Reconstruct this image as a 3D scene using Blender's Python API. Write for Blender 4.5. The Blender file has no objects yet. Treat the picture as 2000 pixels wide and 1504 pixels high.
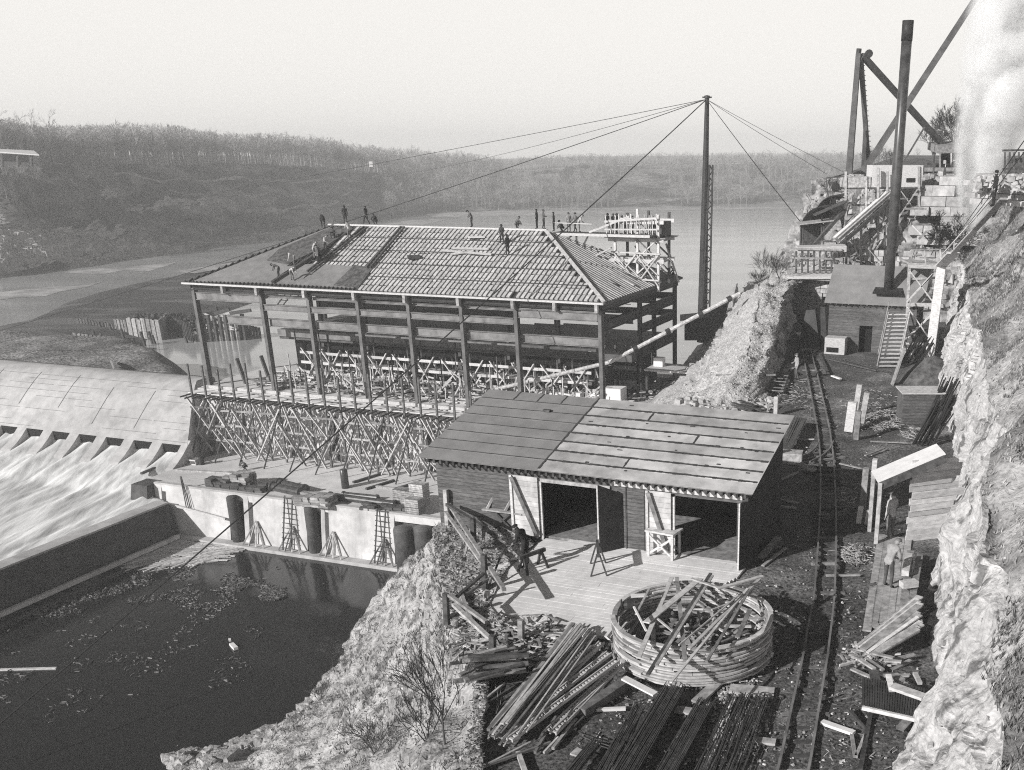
SKY_LOW, SKY_HIGH, SUN_E, EXPO, HAZE, STEAM_D = 10.8, 0.35, 5.0, 0.0, 0.0007, 4.0
import bpy, math, random
from mathutils import Vector, Matrix, noise
rnd = random.Random(7)
V = Vector
rad = math.radians
# ---------------------------------------------------------------- camera
sc = bpy.context.scene
CAM = V((0, 0, 14.0)); FPX = 1975.0; TH = 0.372; CX = 1326.0; CY = 1067.0
cd = bpy.data.cameras.new('camera'); cam = bpy.data.objects.new('camera', cd)
sc.collection.objects.link(cam); sc.camera = cam
cam.location = CAM; cam.rotation_euler = (math.pi/2 - TH, 0, 0)
cd.sensor_width = 36.0; cd.lens = FPX*36.0/2000.0
cd.shift_x = -(CX-1000.0)/2000.0; cd.shift_y = (CY-752.0)/2000.0
cd.clip_start = 0.5; cd.clip_end = 9000
# ---------------------------------------------------------------- sky and sun
SUN_AZ = rad(50); SUN_EL = rad(25)       # shadows run 50 degrees right of the view axis
w = bpy.data.worlds.new('World'); sc.world = w; w.use_nodes = True
nt = w.node_tree; nt.nodes.clear()
sky = nt.nodes.new('ShaderNodeTexSky'); sky.sky_type = 'NISHITA'; sky.sun_disc = False
sky.sun_elevation = SUN_EL; sky.sun_rotation = math.pi + SUN_AZ
sky.air_density = 1.0; sky.dust_density = 2.0
bw = nt.nodes.new('ShaderNodeRGBToBW'); bg = nt.nodes.new('ShaderNodeBackground'); wo = nt.nodes.new('ShaderNodeOutputWorld')
tc = nt.nodes.new('ShaderNodeTexCoord'); sp = nt.nodes.new('ShaderNodeSeparateXYZ')
mr = nt.nodes.new('ShaderNodeMapRange'); mr.inputs[1].default_value = 0.15; mr.inputs[2].default_value = 0.42
mr.inputs[3].default_value = SKY_LOW; mr.inputs[4].default_value = SKY_HIGH; mr.interpolation_type = 'SMOOTHSTEP'
mix = nt.nodes.new('ShaderNodeMixRGB'); mix.blend_type = 'MIX'; mix.inputs[0].default_value = 0.82
tint = nt.nodes.new('ShaderNodeMixRGB'); tint.blend_type = 'MULTIPLY'; tint.inputs[0].default_value = 1.0
tint.inputs[2].default_value = (1.0, 0.978, 0.94, 1)
K = nt.links.new
K(sky.outputs[0], bw.inputs[0]); K(tc.outputs['Generated'], sp.inputs[0]); K(sp.outputs[2], mr.inputs[0])
K(bw.outputs[0], mix.inputs[1]); K(mr.outputs[0], mix.inputs[2]); K(mix.outputs[0], tint.inputs[1])
K(tint.outputs[0], bg.inputs[0]); bg.inputs[1].default_value = 0.1; K(bg.outputs[0], wo.inputs[0])
sl = bpy.data.lights.new('sun', 'SUN'); so = bpy.data.objects.new('sun', sl); sc.collection.objects.link(so)
sl.energy = SUN_E; sl.angle = rad(0.5); sl.color = (1.0, 0.99, 0.975)
so.rotation_euler = V((math.sin(SUN_AZ)*math.cos(SUN_EL), math.cos(SUN_AZ)*math.cos(SUN_EL), -math.sin(SUN_EL))).to_track_quat('-Z', 'Y').to_euler()
so.location = (-60, -60, 60)
sc.view_settings.view_transform = 'Standard'; sc.view_settings.look = 'None'
sc.view_settings.exposure = EXPO; sc.view_settings.gamma = 1.0
sc.cycles.use_denoising = False      # the leftover grain suits the plate
sc.render.engine = 'CYCLES'
sc.cycles.filter_width = 1.1; sc.cycles.max_bounces = 10; sc.cycles.diffuse_bounces = 2; sc.cycles.glossy_bounces = 2
sc.cycles.volume_bounces = 8; sc.cycles.transparent_max_bounces = 8
# ---------------------------------------------------------------- from the photograph's measurements to places
def ray(u, v):
    a = (u-CX)/FPX; b = (v-CY)/FPX
    return V((a, math.cos(TH)-b*math.sin(TH), -math.sin(TH)-b*math.cos(TH)))
def G(u, v, z=0.0):
    d = ray(u, v); return CAM + d*((z-CAM.z)/d.z)
def D(u, v, y):
    d = ray(u, v); return CAM + d*(y/d.y)
def RP(u, v, p, n):
    d = ray(u, v); n = V(n); return CAM + d*((V(p)-CAM).dot(n)/d.dot(n))
YAW = -0.333
LL = V((math.cos(YAW), math.sin(YAW), 0)); WW = V((-math.sin(YAW), math.cos(YAW), 0)); ZZ = V((0, 0, 1))
PA = V((-47.5, 101.5, 0))
def P(a, b, z): return PA + LL*a + WW*b + ZZ*z
def ab(p): q = V(p)-PA; return q.dot(LL), q.dot(WW)
# ---------------------------------------------------------------- mesh helpers
col = sc.collection
class MB:
    def __init__(s): s.v = []; s.f = []; s.m = []; s.mi = 0
    def poly(s, pts):
        n = len(s.v); s.v += [V(p) for p in pts]; s.f.append(list(range(n, n+len(pts)))); s.m.append(s.mi); return s
    def hexa(s, b, t):
        n = len(s.v); s.v += [V(p) for p in b] + [V(p) for p in t]
        for q in ((3, 2, 1, 0), (4, 5, 6, 7), (0, 1, 5, 4), (1, 2, 6, 5), (2, 3, 7, 6), (3, 0, 4, 7)):
            s.f.append([n+i for i in q]); s.m.append(s.mi)
        return s
    def obox(s, o, ex, ey, ez):           # o = low corner, three edge vectors
        o, ex, ey, ez = V(o), V(ex), V(ey), V(ez)
        return s.hexa([o, o+ex, o+ex+ey, o+ey], [o+ez, o+ex+ez, o+ex+ey+ez, o+ey+ez])
    def box(s, c, x, y, z, yaw=0.0, x2=None):
        ax = V((math.cos(yaw), math.sin(yaw), 0)); ay = V((-math.sin(yaw), math.cos(yaw), 0))
        return s.obox(V(c)-ax*x/2-ay*y/2, ax*x, ay*y, ZZ*z)
    def beam(s, p, q, w, h=None, up=None, t=1.0):   # rectangular bar from p to q
        p, q = V(p), V(q); h = w if h is None else h; d = (q-p)
        if d.length < 1e-6: return s
        d.normalize(); up = V(up) if up is not None else (ZZ if abs(d.z) < .97 else WW)
        sd = d.cross(up).normalized(); uu = sd.cross(d).normalized()
        a, b = sd*w/2, uu*h/2
        return s.hexa([p-a-b, p+a-b, p+a+b, p-a+b], [q-a*t-b*t, q+a*t-b*t, q+a*t+b*t, q-a*t+b*t])
    def tube(s, p, q, r, r2=None, n=6, cap=True):
        p, q = V(p), V(q); r2 = r if r2 is None else r2; d = (q-p)
        if d.length < 1e-6: return s
        d.normalize(); a = d.orthogonal().normalized(); b = d.cross(a)
        k = len(s.v)
        for c, rr in ((p, r), (q, r2)):
            for i in range(n):
                t = 2*math.pi*i/n; s.v.append(c+(a*math.cos(t)+b*math.sin(t))*rr)
        for i in range(n):
            j = (i+1) % n; s.f.append([k+i, k+j, k+n+j, k+n+i]); s.m.append(s.mi)
        if cap:
            s.f.append([k+n-1-i for i in range(n)]); s.m.append(s.mi)
            s.f.append([k+n+i for i in range(n)]); s.m.append(s.mi)
        return s
    def path(s, pts, r, n=5):
        for i in range(len(pts)-1): s.tube(pts[i], pts[i+1], r, n=n)
        return s
    def lathe(s, c, prof, n=16, axis=None):
        c = V(c); k = len(s.v); az = V(axis).normalized() if axis is not None else ZZ
        a = az.orthogonal().normalized(); b = az.cross(a)
        for r, z in prof:
            for i in range(n):
                t = 2*math.pi*i/n; s.v.append(c+az*z+(a*math.cos(t)+b*math.sin(t))*r)
        for j in range(len(prof)-1):
            for i in range(n):
                i2 = (i+1) % n; s.f.append([k+j*n+i, k+j*n+i2, k+(j+1)*n+i2, k+(j+1)*n+i]); s.m.append(s.mi)
        s.f.append([k+n-1-i for i in range(n)]); s.m.append(s.mi)
        s.f.append([k+(len(prof)-1)*n+i for i in range(n)]); s.m.append(s.mi)
        return s
    def rock(s, c, r, rg=None, flat=.7):
        rg = rg or rnd; c = V(c); k = len(s.v)
        sx, sy, sz = r*rg.uniform(.6, 1.2), r*rg.uniform(.6, 1.2), r*rg.uniform(.45, 1)*flat; a = rg.uniform(0, 6.28)
        for (x, y, z) in ((-1, -1, -1), (1, -1, -1), (1, 1, -1), (-1, 1, -1), (-.7, -.7, 1), (.7, -.7, 1), (.7, .7, 1), (-.7, .7, 1)):
            x = x*sx*rg.uniform(.6, 1.1); y = y*sy*rg.uniform(.6, 1.1); z = z*sz*rg.uniform(.6, 1.1)
            s.v.append(c+V((x*math.cos(a)-y*math.sin(a), x*math.sin(a)+y*math.cos(a), z)))
        for q in ((3, 2, 1, 0), (4, 5, 6, 7), (0, 1, 5, 4), (1, 2, 6, 5), (2, 3, 7, 6), (3, 0, 4, 7)):
            s.f.append([k+i for i in q]); s.m.append(s.mi)
        return s
    def build(s, name, mat, parent=None, smooth=False):
        me = bpy.data.meshes.new(name); off = parent.location if parent is not None else V((0, 0, 0))
        if parent is not None and parent.parent is not None: off = off + parent.parent.location
        me.from_pydata([tuple(p-off) for p in s.v], [], s.f)
        mats = mat if isinstance(mat, (list, tuple)) else [mat]
        for m in mats: me.materials.append(m)
        if len(mats) > 1:
            me.polygons.foreach_set('material_index', s.m)
        if smooth: me.polygons.foreach_set('use_smooth', [True]*len(me.polygons))
        me.update()
        o = bpy.data.objects.new(name, me); col.objects.link(o)
        if parent is not None: o.parent = parent
        return o
def tag(o, label=None, cat=None, group=None, kind=None):
    if label: o['label'] = label
    if cat: o['category'] = cat
    if group: o['group'] = group
    if kind: o['kind'] = kind
    return o
def struct(o): o['kind'] = 'structure'; return o
def thing(name, label, cat, loc=(0, 0, 0), group=None):
    o = bpy.data.objects.new(name, None); col.objects.link(o); o.location = V(loc); o.empty_display_size = .3
    return tag(o, label, cat, group)
def one(mb, name, mat, label, cat, group=None, smooth=False, kind=None):   # a thing that is one mesh
    n = len(mb.v); c = sum(mb.v, V((0, 0, 0)))/n; c.z = min(p.z for p in mb.v)
    mb.v = [p-c for p in mb.v]; o = mb.build(name, mat, None, smooth); o.location = c
    return tag(o, label, cat, group, kind)
def dup(root, loc, rz=None, label=None, group=None, scale=None):
    r = root.copy(); col.objects.link(r); r.location = V(loc)
    if rz is not None: r.rotation_euler = (r.rotation_euler[0], r.rotation_euler[1], rz)
    if scale is not None: r.scale = (scale,)*3
    if label: r['label'] = label
    if group: r['group'] = group
    for ch in list(root.children):
        c = ch.copy(); col.objects.link(c); c.parent = r
        for g in list(ch.children):
            d = g.copy(); col.objects.link(d); d.parent = c
    return r
def lerp(a, b, t): return a+(b-a)*t
def resample(pts, n):
    pts = [V(p) for p in pts]; L = [0]
    for i in range(1, len(pts)): L.append(L[-1]+(pts[i]-pts[i-1]).length)
    out = []; j = 0
    for i in range(n):
        t = L[-1]*i/(n-1)
        while j < len(pts)-2 and L[j+1] < t: j += 1
        k = (t-L[j])/max(1e-9, L[j+1]-L[j]); out.append(pts[j].lerp(pts[j+1], min(1, k)))
    return out
def fnoise(p, o=4): return noise.fractal(p, 1.0, 2.0, o)
def loft(lines, nu, nv, amp=.3, fr=.4, strat=1.0, seed=0, rs=True, edge=True, ridge=0.0):
    """rows of points between guide lines, roughened along the surface normal"""
    R = [resample(l, nu) if rs else [V(p) for p in l] for l in lines]; rows = []
    if not rs: nu = len(R[0])
    segs = len(R)-1; per = max(1, nv//segs)
    for k in range(segs):
        for j in range(per):
            t = j/per; rows.append([R[k][i].lerp(R[k+1][i], t) for i in range(nu)])
    rows.append(R[-1]); H = len(rows); out = []
    for j in range(H):
        rr = []
        for i in range(nu):
            p = rows[j][i]
            du = rows[j][min(nu-1, i+1)]-rows[j][max(0, i-1)]; dv = rows[min(H-1, j+1)][i]-rows[max(0, j-1)][i]
            n = du.cross(dv)
            n = n.normalized() if n.length > 1e-9 else ZZ
            if n.z < 0: n = -n
            q = V((p.x*fr, p.y*fr, p.z*fr*strat+seed*17.3))
            a = amp*fnoise(q, 5)
            if ridge: a += ridge*(abs(noise.noise(q*3.1+V((5, 5, 5))))-.3)
            if edge and (j == 0 or j == H-1): a *= .3
            rr.append(p+n*a)
        out.append(rr)
    return out
def grid(rows, name, mat, smooth=True):
    mb = MB(); nu = len(rows[0])
    for r in rows: mb.v += r
    for j in range(len(rows)-1):
        for i in range(nu-1):
            mb.f.append([j*nu+i, j*nu+i+1, (j+1)*nu+i+1, (j+1)*nu+i]); mb.m.append(0)
    return mb.build(name, mat, None, smooth)
def on(rows, rg=None, u0=0, u1=1, v0=0, v1=1):   # a random point on a loft and its slope direction
    rg = rg or rnd; H = len(rows)-1; W_ = len(rows[0])-1
    x = lerp(u0, u1, rg.random())*W_; y = lerp(v0, v1, rg.random())*H
    i = min(W_-1, int(x)); j = min(H-1, int(y)); fx, fy = x-i, y-j
    a = rows[j][i].lerp(rows[j][i+1], fx); b = rows[j+1][i].lerp(rows[j+1][i+1], fx)
    return a.lerp(b, fy)
# ---------------------------------------------------------------- materials
def mat(name, v, var=.25, sc_=2.0, rough=.9, bump=.0, stretch=None, spec=.25, isl=0., obr=0., big=None, metal=0., v2=None, mask=None, bsc=None, tintc=(1.0, .985, .985), crack=None):
    m = bpy.data.materials.new(name); m.use_nodes = True; t = m.node_tree; N = t.nodes; L = t.links.new
    bs = N['Principled BSDF']; bs.inputs['Roughness'].default_value = rough; bs.inputs['Metallic'].default_value = metal
    bs.inputs['Specular IOR Level'].default_value = spec
    tcn = N.new('ShaderNodeTexCoord'); mp = N.new('ShaderNodeMapping'); L(tcn.outputs['Object'], mp.inputs[0])
    if stretch: mp.inputs['Scale'].default_value = stretch
    no = N.new('ShaderNodeTexNoise'); no.inputs['Scale'].default_value = sc_; no.inputs['Detail'].default_value = 9; no.inputs['Roughness'].default_value = .65
    L(mp.outputs[0], no.inputs[0])
    r = N.new('ShaderNodeMapRange'); r.inputs[1].default_value = .37; r.inputs[2].default_value = .63
    r.inputs[3].default_value = max(0, v*(1-var)); r.inputs[4].default_value = v*(1+var); L(no.outputs[0], r.inputs[0]); cur = r.outputs[0]
    def mul(a, b):
        q = N.new('ShaderNodeMath'); q.operation = 'MULTIPLY'; L(a, q.inputs[0]); L(b, q.inputs[1]); return q.outputs[0]
    def mrng(src, a, b, c, d):
        q = N.new('ShaderNodeMapRange'); q.inputs[1].default_value = a; q.inputs[2].default_value = b; q.inputs[3].default_value = c; q.inputs[4].default_value = d; L(src, q.inputs[0]); return q.outputs[0]
    if v2 is not None:      # patches of a second value: mask = (scale, lo, hi)
        n2 = N.new('ShaderNodeTexNoise'); n2.inputs['Scale'].default_value = mask[0]; n2.inputs['Detail'].default_value = 8; n2.inputs['Roughness'].default_value = .6
        if len(mask) > 3:
            mp2 = N.new('ShaderNodeMapping'); mp2.inputs['Scale'].default_value = mask[3]; L(tcn.outputs['Object'], mp2.inputs[0]); L(mp2.outputs[0], n2.inputs[0])
        else: L(tcn.outputs['Object'], n2.inputs[0])
        f = mrng(n2.outputs[0], mask[1], mask[2], 0, 1)
        c2 = mrng(no.outputs[0], .37, .63, v2*(1-var), v2*(1+var))
        mx = N.new('ShaderNodeMix'); L(f, mx.inputs[0]); L(cur, mx.inputs[2]); L(c2, mx.inputs[3]); cur = mx.outputs[0]
    if big:
        n3 = N.new('ShaderNodeTexNoise'); n3.inputs['Scale'].default_value = big[0]; n3.inputs['Detail'].default_value = 3; L(tcn.outputs['Object'], n3.inputs[0])
        cur = mul(cur, mrng(n3.outputs[0], .3, .7, 1-big[1], 1+big[1]))
    if crack:
        vo = N.new('ShaderNodeTexVoronoi'); vo.feature = 'DISTANCE_TO_EDGE'; vo.inputs['Scale'].default_value = crack[0]
        mpc = N.new('ShaderNodeMapping'); mpc.inputs['Scale'].default_value = crack[2]; L(tcn.outputs['Object'], mpc.inputs[0])
        wn = N.new('ShaderNodeMix'); wn.data_type = 'VECTOR'; wn.inputs[0].default_value = .16; L(mpc.outputs[0], wn.inputs[4]); L(no.outputs['Color'], wn.inputs[5]); L(wn.outputs[1], vo.inputs['Vector'])
        cur = mul(cur, mrng(vo.outputs['Distance'], 0, crack[1], .55, 1))
    if isl:
        ge = N.new('ShaderNodeNewGeometry'); cur = mul(cur, mrng(ge.outputs['Random Per Island'], 0, 1, 1-isl, 1+isl))
    if obr:
        oi = N.new('ShaderNodeObjectInfo'); cur = mul(cur, mrng(oi.outputs['Random'], 0, 1, 1-obr, 1+obr))
    cb = N.new('ShaderNodeCombineColor')
    for i in range(3):
        q = N.new('ShaderNodeMath'); q.operation = 'MULTIPLY'; q.inputs[1].default_value = tintc[i]; L(cur, q.inputs[0]); L(q.outputs[0], cb.inputs[i])
    L(cb.outputs[0], bs.inputs['Base Color'])
    if bump:
        bn = N.new('ShaderNodeBump'); bn.inputs['Strength'].default_value = 1.0; bn.inputs['Distance'].default_value = bump
        if bsc:
            nb = N.new('ShaderNodeTexNoise'); nb.inputs['Scale'].default_value = bsc; nb.inputs['Detail'].default_value = 6; L(mp.outputs[0], nb.inputs[0]); L(nb.outputs[0], bn.inputs['Height'])
        else: L(no.outputs[0], bn.inputs['Height'])
        L(bn.outputs[0], bs.inputs['Normal'])
    return m
M = {}
M['steel'] = mat('steel', .09, .35, 1.2, .6, isl=.2)
M['steel_dark'] = mat('steel_dark', .035, .4, 1.5, .55)
M['steel_mid'] = mat('steel_mid', .2, .3, 1.0, .6, isl=.12)
M['steel_col'] = mat('steel_col', .14, .3, 1.0, .6)
M['iron_pipe'] = mat('iron_pipe', .06, .4, 2, .35, spec=.5)
M['wood_new'] = mat('wood_new', .55, .22, 5, .85, isl=.3, obr=.15, stretch=(1, 1, 3))
M['wood'] = mat('wood', .34, .35, 4, .9, isl=.42, obr=.25)
M['wood_old'] = mat('wood_old', .2, .4, 4, .9, isl=.45, obr=.3)
M['wood_post'] = mat('wood_post', .13, .4, 4, .9)
M['wood_dark'] = mat('wood_dark', .075, .45, 4, .9, isl=.4, obr=.2)
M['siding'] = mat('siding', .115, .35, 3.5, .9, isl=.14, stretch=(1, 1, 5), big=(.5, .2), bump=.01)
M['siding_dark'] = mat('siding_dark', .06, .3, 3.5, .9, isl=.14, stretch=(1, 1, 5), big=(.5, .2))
M['siding_light'] = mat('siding_light', .52, .2, 3.0, .9, isl=.15, big=(.6, .15))
M['tar_grey'] = mat('tar_grey', .24, .12, 1.2, .85, isl=.07, big=(.35, .1), bump=.015, bsc=1.3)
M['tar_light'] = mat('tar_light', .47, .16, 1.4, .85, isl=.17, big=(.35, .16), v2=.32, mask=(.55, .52, .7), bump=.015, bsc=1.5)
M['tar_seam'] = mat('tar_seam', .06, .3, 3, .7)
M['plankdeck'] = mat('plankdeck', .8, .08, 3, .9, isl=.04, big=(.4, .12))
M['concrete'] = mat('concrete', .46, .14, .8, .9, big=(.12, .14), v2=.33, mask=(.5, .54, .74, (1, 1, .35)), bump=.02)
M['concrete_wall'] = mat('concrete_wall', .6, .15, 1.0, .9, big=(.2, .12), v2=.36, mask=(.35, .5, .72, (1.4, 1.4, .22)))
M['concrete_deck'] = mat('concrete_deck', .66, .1, 1.0, .95, big=(.15, .15), v2=.42, mask=(.5, .58, .75))
M['form_joint'] = mat('form_joint', .16, .3, 2, .9)
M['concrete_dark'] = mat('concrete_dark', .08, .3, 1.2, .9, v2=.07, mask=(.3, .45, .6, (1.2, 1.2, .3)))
M['gravel'] = mat('gravel', .27, .75, 3.2, 1, bump=.15, v2=.14, mask=(.12, .45, .62))
M['gravel_dark'] = mat('gravel_dark', .06, .5, 5, 1, bump=.1, v2=.15, mask=(.06, .5, .62, (1, 2.5, 1)))
M['cinder'] = mat('cinder', .115, .75, 10, 1, bump=.06, v2=.28, mask=(.35, .52, .7), big=(.25, .3))
M['dirt'] = mat('dirt', .3, .35, 3, 1, bump=.12, v2=.13, mask=(.28, .5, .62))
M['bank'] = mat('bank', .42, .25, 5, 1, bump=.12, v2=.15, mask=(.9, .5, .62), bsc=9, big=(.12, .3))
M['mound'] = mat('mound', .48, .35, 5, 1, bump=.12, v2=.3, mask=(.45, .55, .72), bsc=9)
M['rock'] = mat('rock', .38, .3, 3.0, .95, bump=.12, isl=.15, v2=.28, mask=(.6, .56, .75), bsc=5)
M['cliff'] = mat('cliff', .52, .22, 4.0, .95, bump=.09, v2=.17, mask=(1.1, .54, .62, (1.2, 1.5, .4)), bsc=5, stretch=(1, 1, 1.6), big=(.25, .2))
M['slope'] = mat('slope', .42, .25, 5.0, .95, bump=.12, v2=.17, mask=(.35, .45, .6), bsc=8, big=(.1, .2))
M['backcliff'] = mat('backcliff', .4, .3, 1.5, .95, bump=.3, v2=.1, mask=(.25, .42, .6, (1, 1, 2.5)), bsc=2)
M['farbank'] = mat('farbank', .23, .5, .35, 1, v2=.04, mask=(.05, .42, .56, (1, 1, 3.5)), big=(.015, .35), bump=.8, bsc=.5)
M['sand'] = mat('sand', .34, .4, .15, 1)
M['far_light'] = mat('far_light', .38, .3, .2, 1)
M['grass'] = mat('grass', .17, .4, 3, 1, isl=.6)
M['grass_light'] = mat('grass_light', .36, .3, 3, 1, isl=.5)
M['stone'] = mat('stone', .42, .25, 2, .95, isl=.2, bump=.04)
M['stone_dim'] = mat('stone_dim', .34, .25, 2, .95, isl=.35, bump=.05)
M['bark'] = mat('bark', .09, .3, 5, .95)
M['twig'] = mat('twig', .11, .3, 5, .95)
M['bark_hazed'] = mat('bark_hazed', .46, .3, 5, .95, obr=.2)  # distant bark lightened in its colour to stand in for haze
M['bark_slope'] = mat('bark_slope', .27, .3, 5, .95)
M['chips'] = mat('chips', .34, .3, 5, .95, isl=.7)
M['flotsam'] = mat('flotsam', .34, .3, 5, .95, isl=.75)
M['flotsam_dark'] = mat('flotsam_dark', .15, .4, 5, .95, isl=.8)
M['white_board'] = mat('white_board', .78, .08, 3, .9)
M['tile'] = mat('tile', .5, .18, 3, .9, isl=.16)
M['rib'] = mat('rib', .06, .3, 3, .9)
M['felt'] = mat('felt', .22, .15, 1.5, .95, big=(.25, .14))
M['cinder_fill'] = mat('cinder_fill', .1, .5, 2.5, 1, bump=.12)
M['rebar'] = mat('rebar', .07, .4, 6, .6, spec=.4, isl=.45)
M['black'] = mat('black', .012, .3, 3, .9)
M['cable'] = mat('cable', .03, .2, 3, .6)
M['skin'] = mat('skin', .35, .1, 4, .7)
M['cloth_dark'] = mat('cloth_dark', .028, .4, 6, .95, obr=.3)
M['cloth_mid'] = mat('cloth_mid', .13, .3, 6, .95, obr=.3)
M['cloth_light'] = mat('cloth_light', .42, .2, 6, .95, obr=.2)
def water(name, v, rough, sx, sy, bump, rot=0.0, foam=None, spec=.5):
    m = bpy.data.materials.new(name); m.use_nodes = True; t = m.node_tree; N = t.nodes; L = t.links.new
    bs = N['Principled BSDF']; bs.inputs['Roughness'].default_value = rough; bs.inputs['Specular IOR Level'].default_value = spec; bs.inputs['IOR'].default_value = 1.33
    tcn = N.new('ShaderNodeTexCoord'); mp = N.new('ShaderNodeMapping'); L(tcn.outputs['Object'], mp.inputs[0])
    mp.inputs['Scale'].default_value = (sx, sy, 1); mp.inputs['Rotation'].default_value = (0, 0, rot)
    no = N.new('ShaderNodeTexNoise'); no.inputs['Scale'].default_value = 1; no.inputs['Detail'].default_value = 7; L(mp.outputs[0], no.inputs[0])
    bn = N.new('ShaderNodeBump'); bn.inputs['Distance'].default_value = bump; bn.inputs['Strength'].default_value = 1; L(no.outputs[0], bn.inputs['Height']); L(bn.outputs[0], bs.inputs['Normal'])
    if foam:
        r = N.new('ShaderNodeMapRange'); r.inputs[1].default_value = foam[0]; r.inputs[2].default_value = foam[1]; r.inputs[3].default_value = foam[2]; r.inputs[4].default_value = foam[3]
        L(no.outputs[0], r.inputs[0]); cb = N.new('ShaderNodeCombineColor')
        for i in range(3): L(r.outputs[0], cb.inputs[i])
        L(cb.outputs[0], bs.inputs['Base Color'])
    else: bs.inputs['Base Color'].default_value = (v, v, v, 1)
    return m
M['river'] = water('river', .16, .12, .02, .07, .12, foam=(.35, .65, .32, .46))
M['basin'] = water('basin', .02, .1, 1.1, .5, .02)
M['rapid'] = water('rapid', .7, .7, 1.1, .16, .12, rot=-YAW, foam=(.34, .7, .95, .42), spec=.2)
# ================================================================ THE SETTING
RZ = -14.0; BZ = -18.5; DK = -14.0; FZ = -8.0     # river, basin, apron deck, powerhouse floor levels
# river above the dam, as one sheet
struct(MB().poly([P(-850, .5, RZ), P(60, .5, RZ), (900, 84, RZ), (2600, 2600, RZ), (-2600, 2600, RZ)]).build('river', M['river']))
struct(MB().poly([(-1740, -130, -24), (1740, -130, -24), (1740, 1740, -24), (-1740, 1740, -24)]).build('ground', M['dirt']))
# basin water in front of the gate wall
struct(MB().poly([P(6.0, -95, BZ), P(90, -95, BZ), P(90, -12, BZ), P(6.0, -12, BZ), P(6.0, -30, BZ)]).build('basin_water', M['basin']))
# ---- far bank: stations (u, shore v, then (v, extra distance) ... up to the plateau behind the wood)
ST = [(-420, 575, [(500, 12), (430, 25), (335, 42), (322, 60)]),
      (-150, 558, [(490, 12), (410, 26), (334, 42), (322, 60)]),
      (0, 548, [(505, 8), (470, 18), (425, 30), (335, 46), (320, 64)]),
      (80, 533, [(497, 8), (460, 18), (415, 32), (330, 50), (320, 66)]),
      (160, 520, [(492, 9), (455, 20), (410, 34), (330, 54), (319, 70)]),
      (240, 508, [(487, 10), (445, 24), (395, 40), (336, 60), (320, 74)]),
      (330, 492, [(478, 12), (440, 26), (384, 44), (350, 66), (321, 80)]),
      (420, 480, [(468, 12), (436, 28), (383, 46), (352, 72), (321, 86)]),
      (520, 466, [(450, 14), (420, 34), (380, 56), (350, 80), (322, 96)]),
      (620, 452, [(438, 14), (412, 40), (378, 64), (350, 92), (328, 108)]),
      (700, 442, [(428, 16), (404, 44), (374, 70), (350, 100), (336, 118)]),
      (780, 424, [(412, 18), (396, 46), (368, 76), (352, 100), (344, 120)]),
      (880, 415, [(408, 20), (392, 48), (372, 78), (358, 100), (346, 124)]),
      (1000, 411, [(404, 20), (390, 50), (370, 84), (350, 110), (334, 140)]),
      (1150, 408, [(402, 20), (386, 50), (362, 90), (340, 120), (324, 160)]),
      (1320, 403, [(397, 20), (380, 50), (352, 90), (334, 130), (320, 170)]),
      (1480, 400, [(394, 20), (376, 50), (348, 90), (330, 130), (318, 170)]),
      (1640, 397, [(391, 20), (372, 50), (344, 90), (328, 130), (317, 170)]),
      (1850, 395, [(388, 20), (370, 50), (342, 90), (326, 130), (316, 170)]),
      (2200, 393, [(386, 20), (368, 50), (340, 90), (326, 130), (316, 170)])]
lines = [[] for _ in range(7)]
for (u, vs, pr) in ST:
    pr = list(pr)
    if len(pr) == 4: pr = [(lerp(vs, pr[0][0], .5), pr[0][1]*.5)] + pr
    g = G(u, vs, RZ); y0 = g.y
    lines[0].append(g-ZZ*.6-V((0, 3, 0)))
    z1 = None
    for k, (v_, dy) in enumerate(pr): lines[k+1].append(D(u, v_, y0+dy))
    last = D(u, pr[-1][0], y0+pr[-1][1]); lines[6].append(V((last.x*2.4, last.y*2.4, last.z+1.5)))
def pieces(rows_from, rows_to):
    return lines[rows_from:rows_to+1]
def dens(l):      # stations stay stations, with straight fills between them
    out = []
    for i in range(len(l)-1):
        for k in range(14): out.append(l[i].lerp(l[i+1], k/14))
    return out+[l[-1]]
FB = loft([dens(l) for l in lines[0:6]], 0, 60, 2.4, .035, 1.6, 3, rs=False, ridge=2.0)
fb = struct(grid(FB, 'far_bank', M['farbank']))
FP = loft([dens(l) for l in lines[5:7]], 0, 4, 0, rs=False)
struct(grid(FP, 'far_plateau', M['farbank']))
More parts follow.
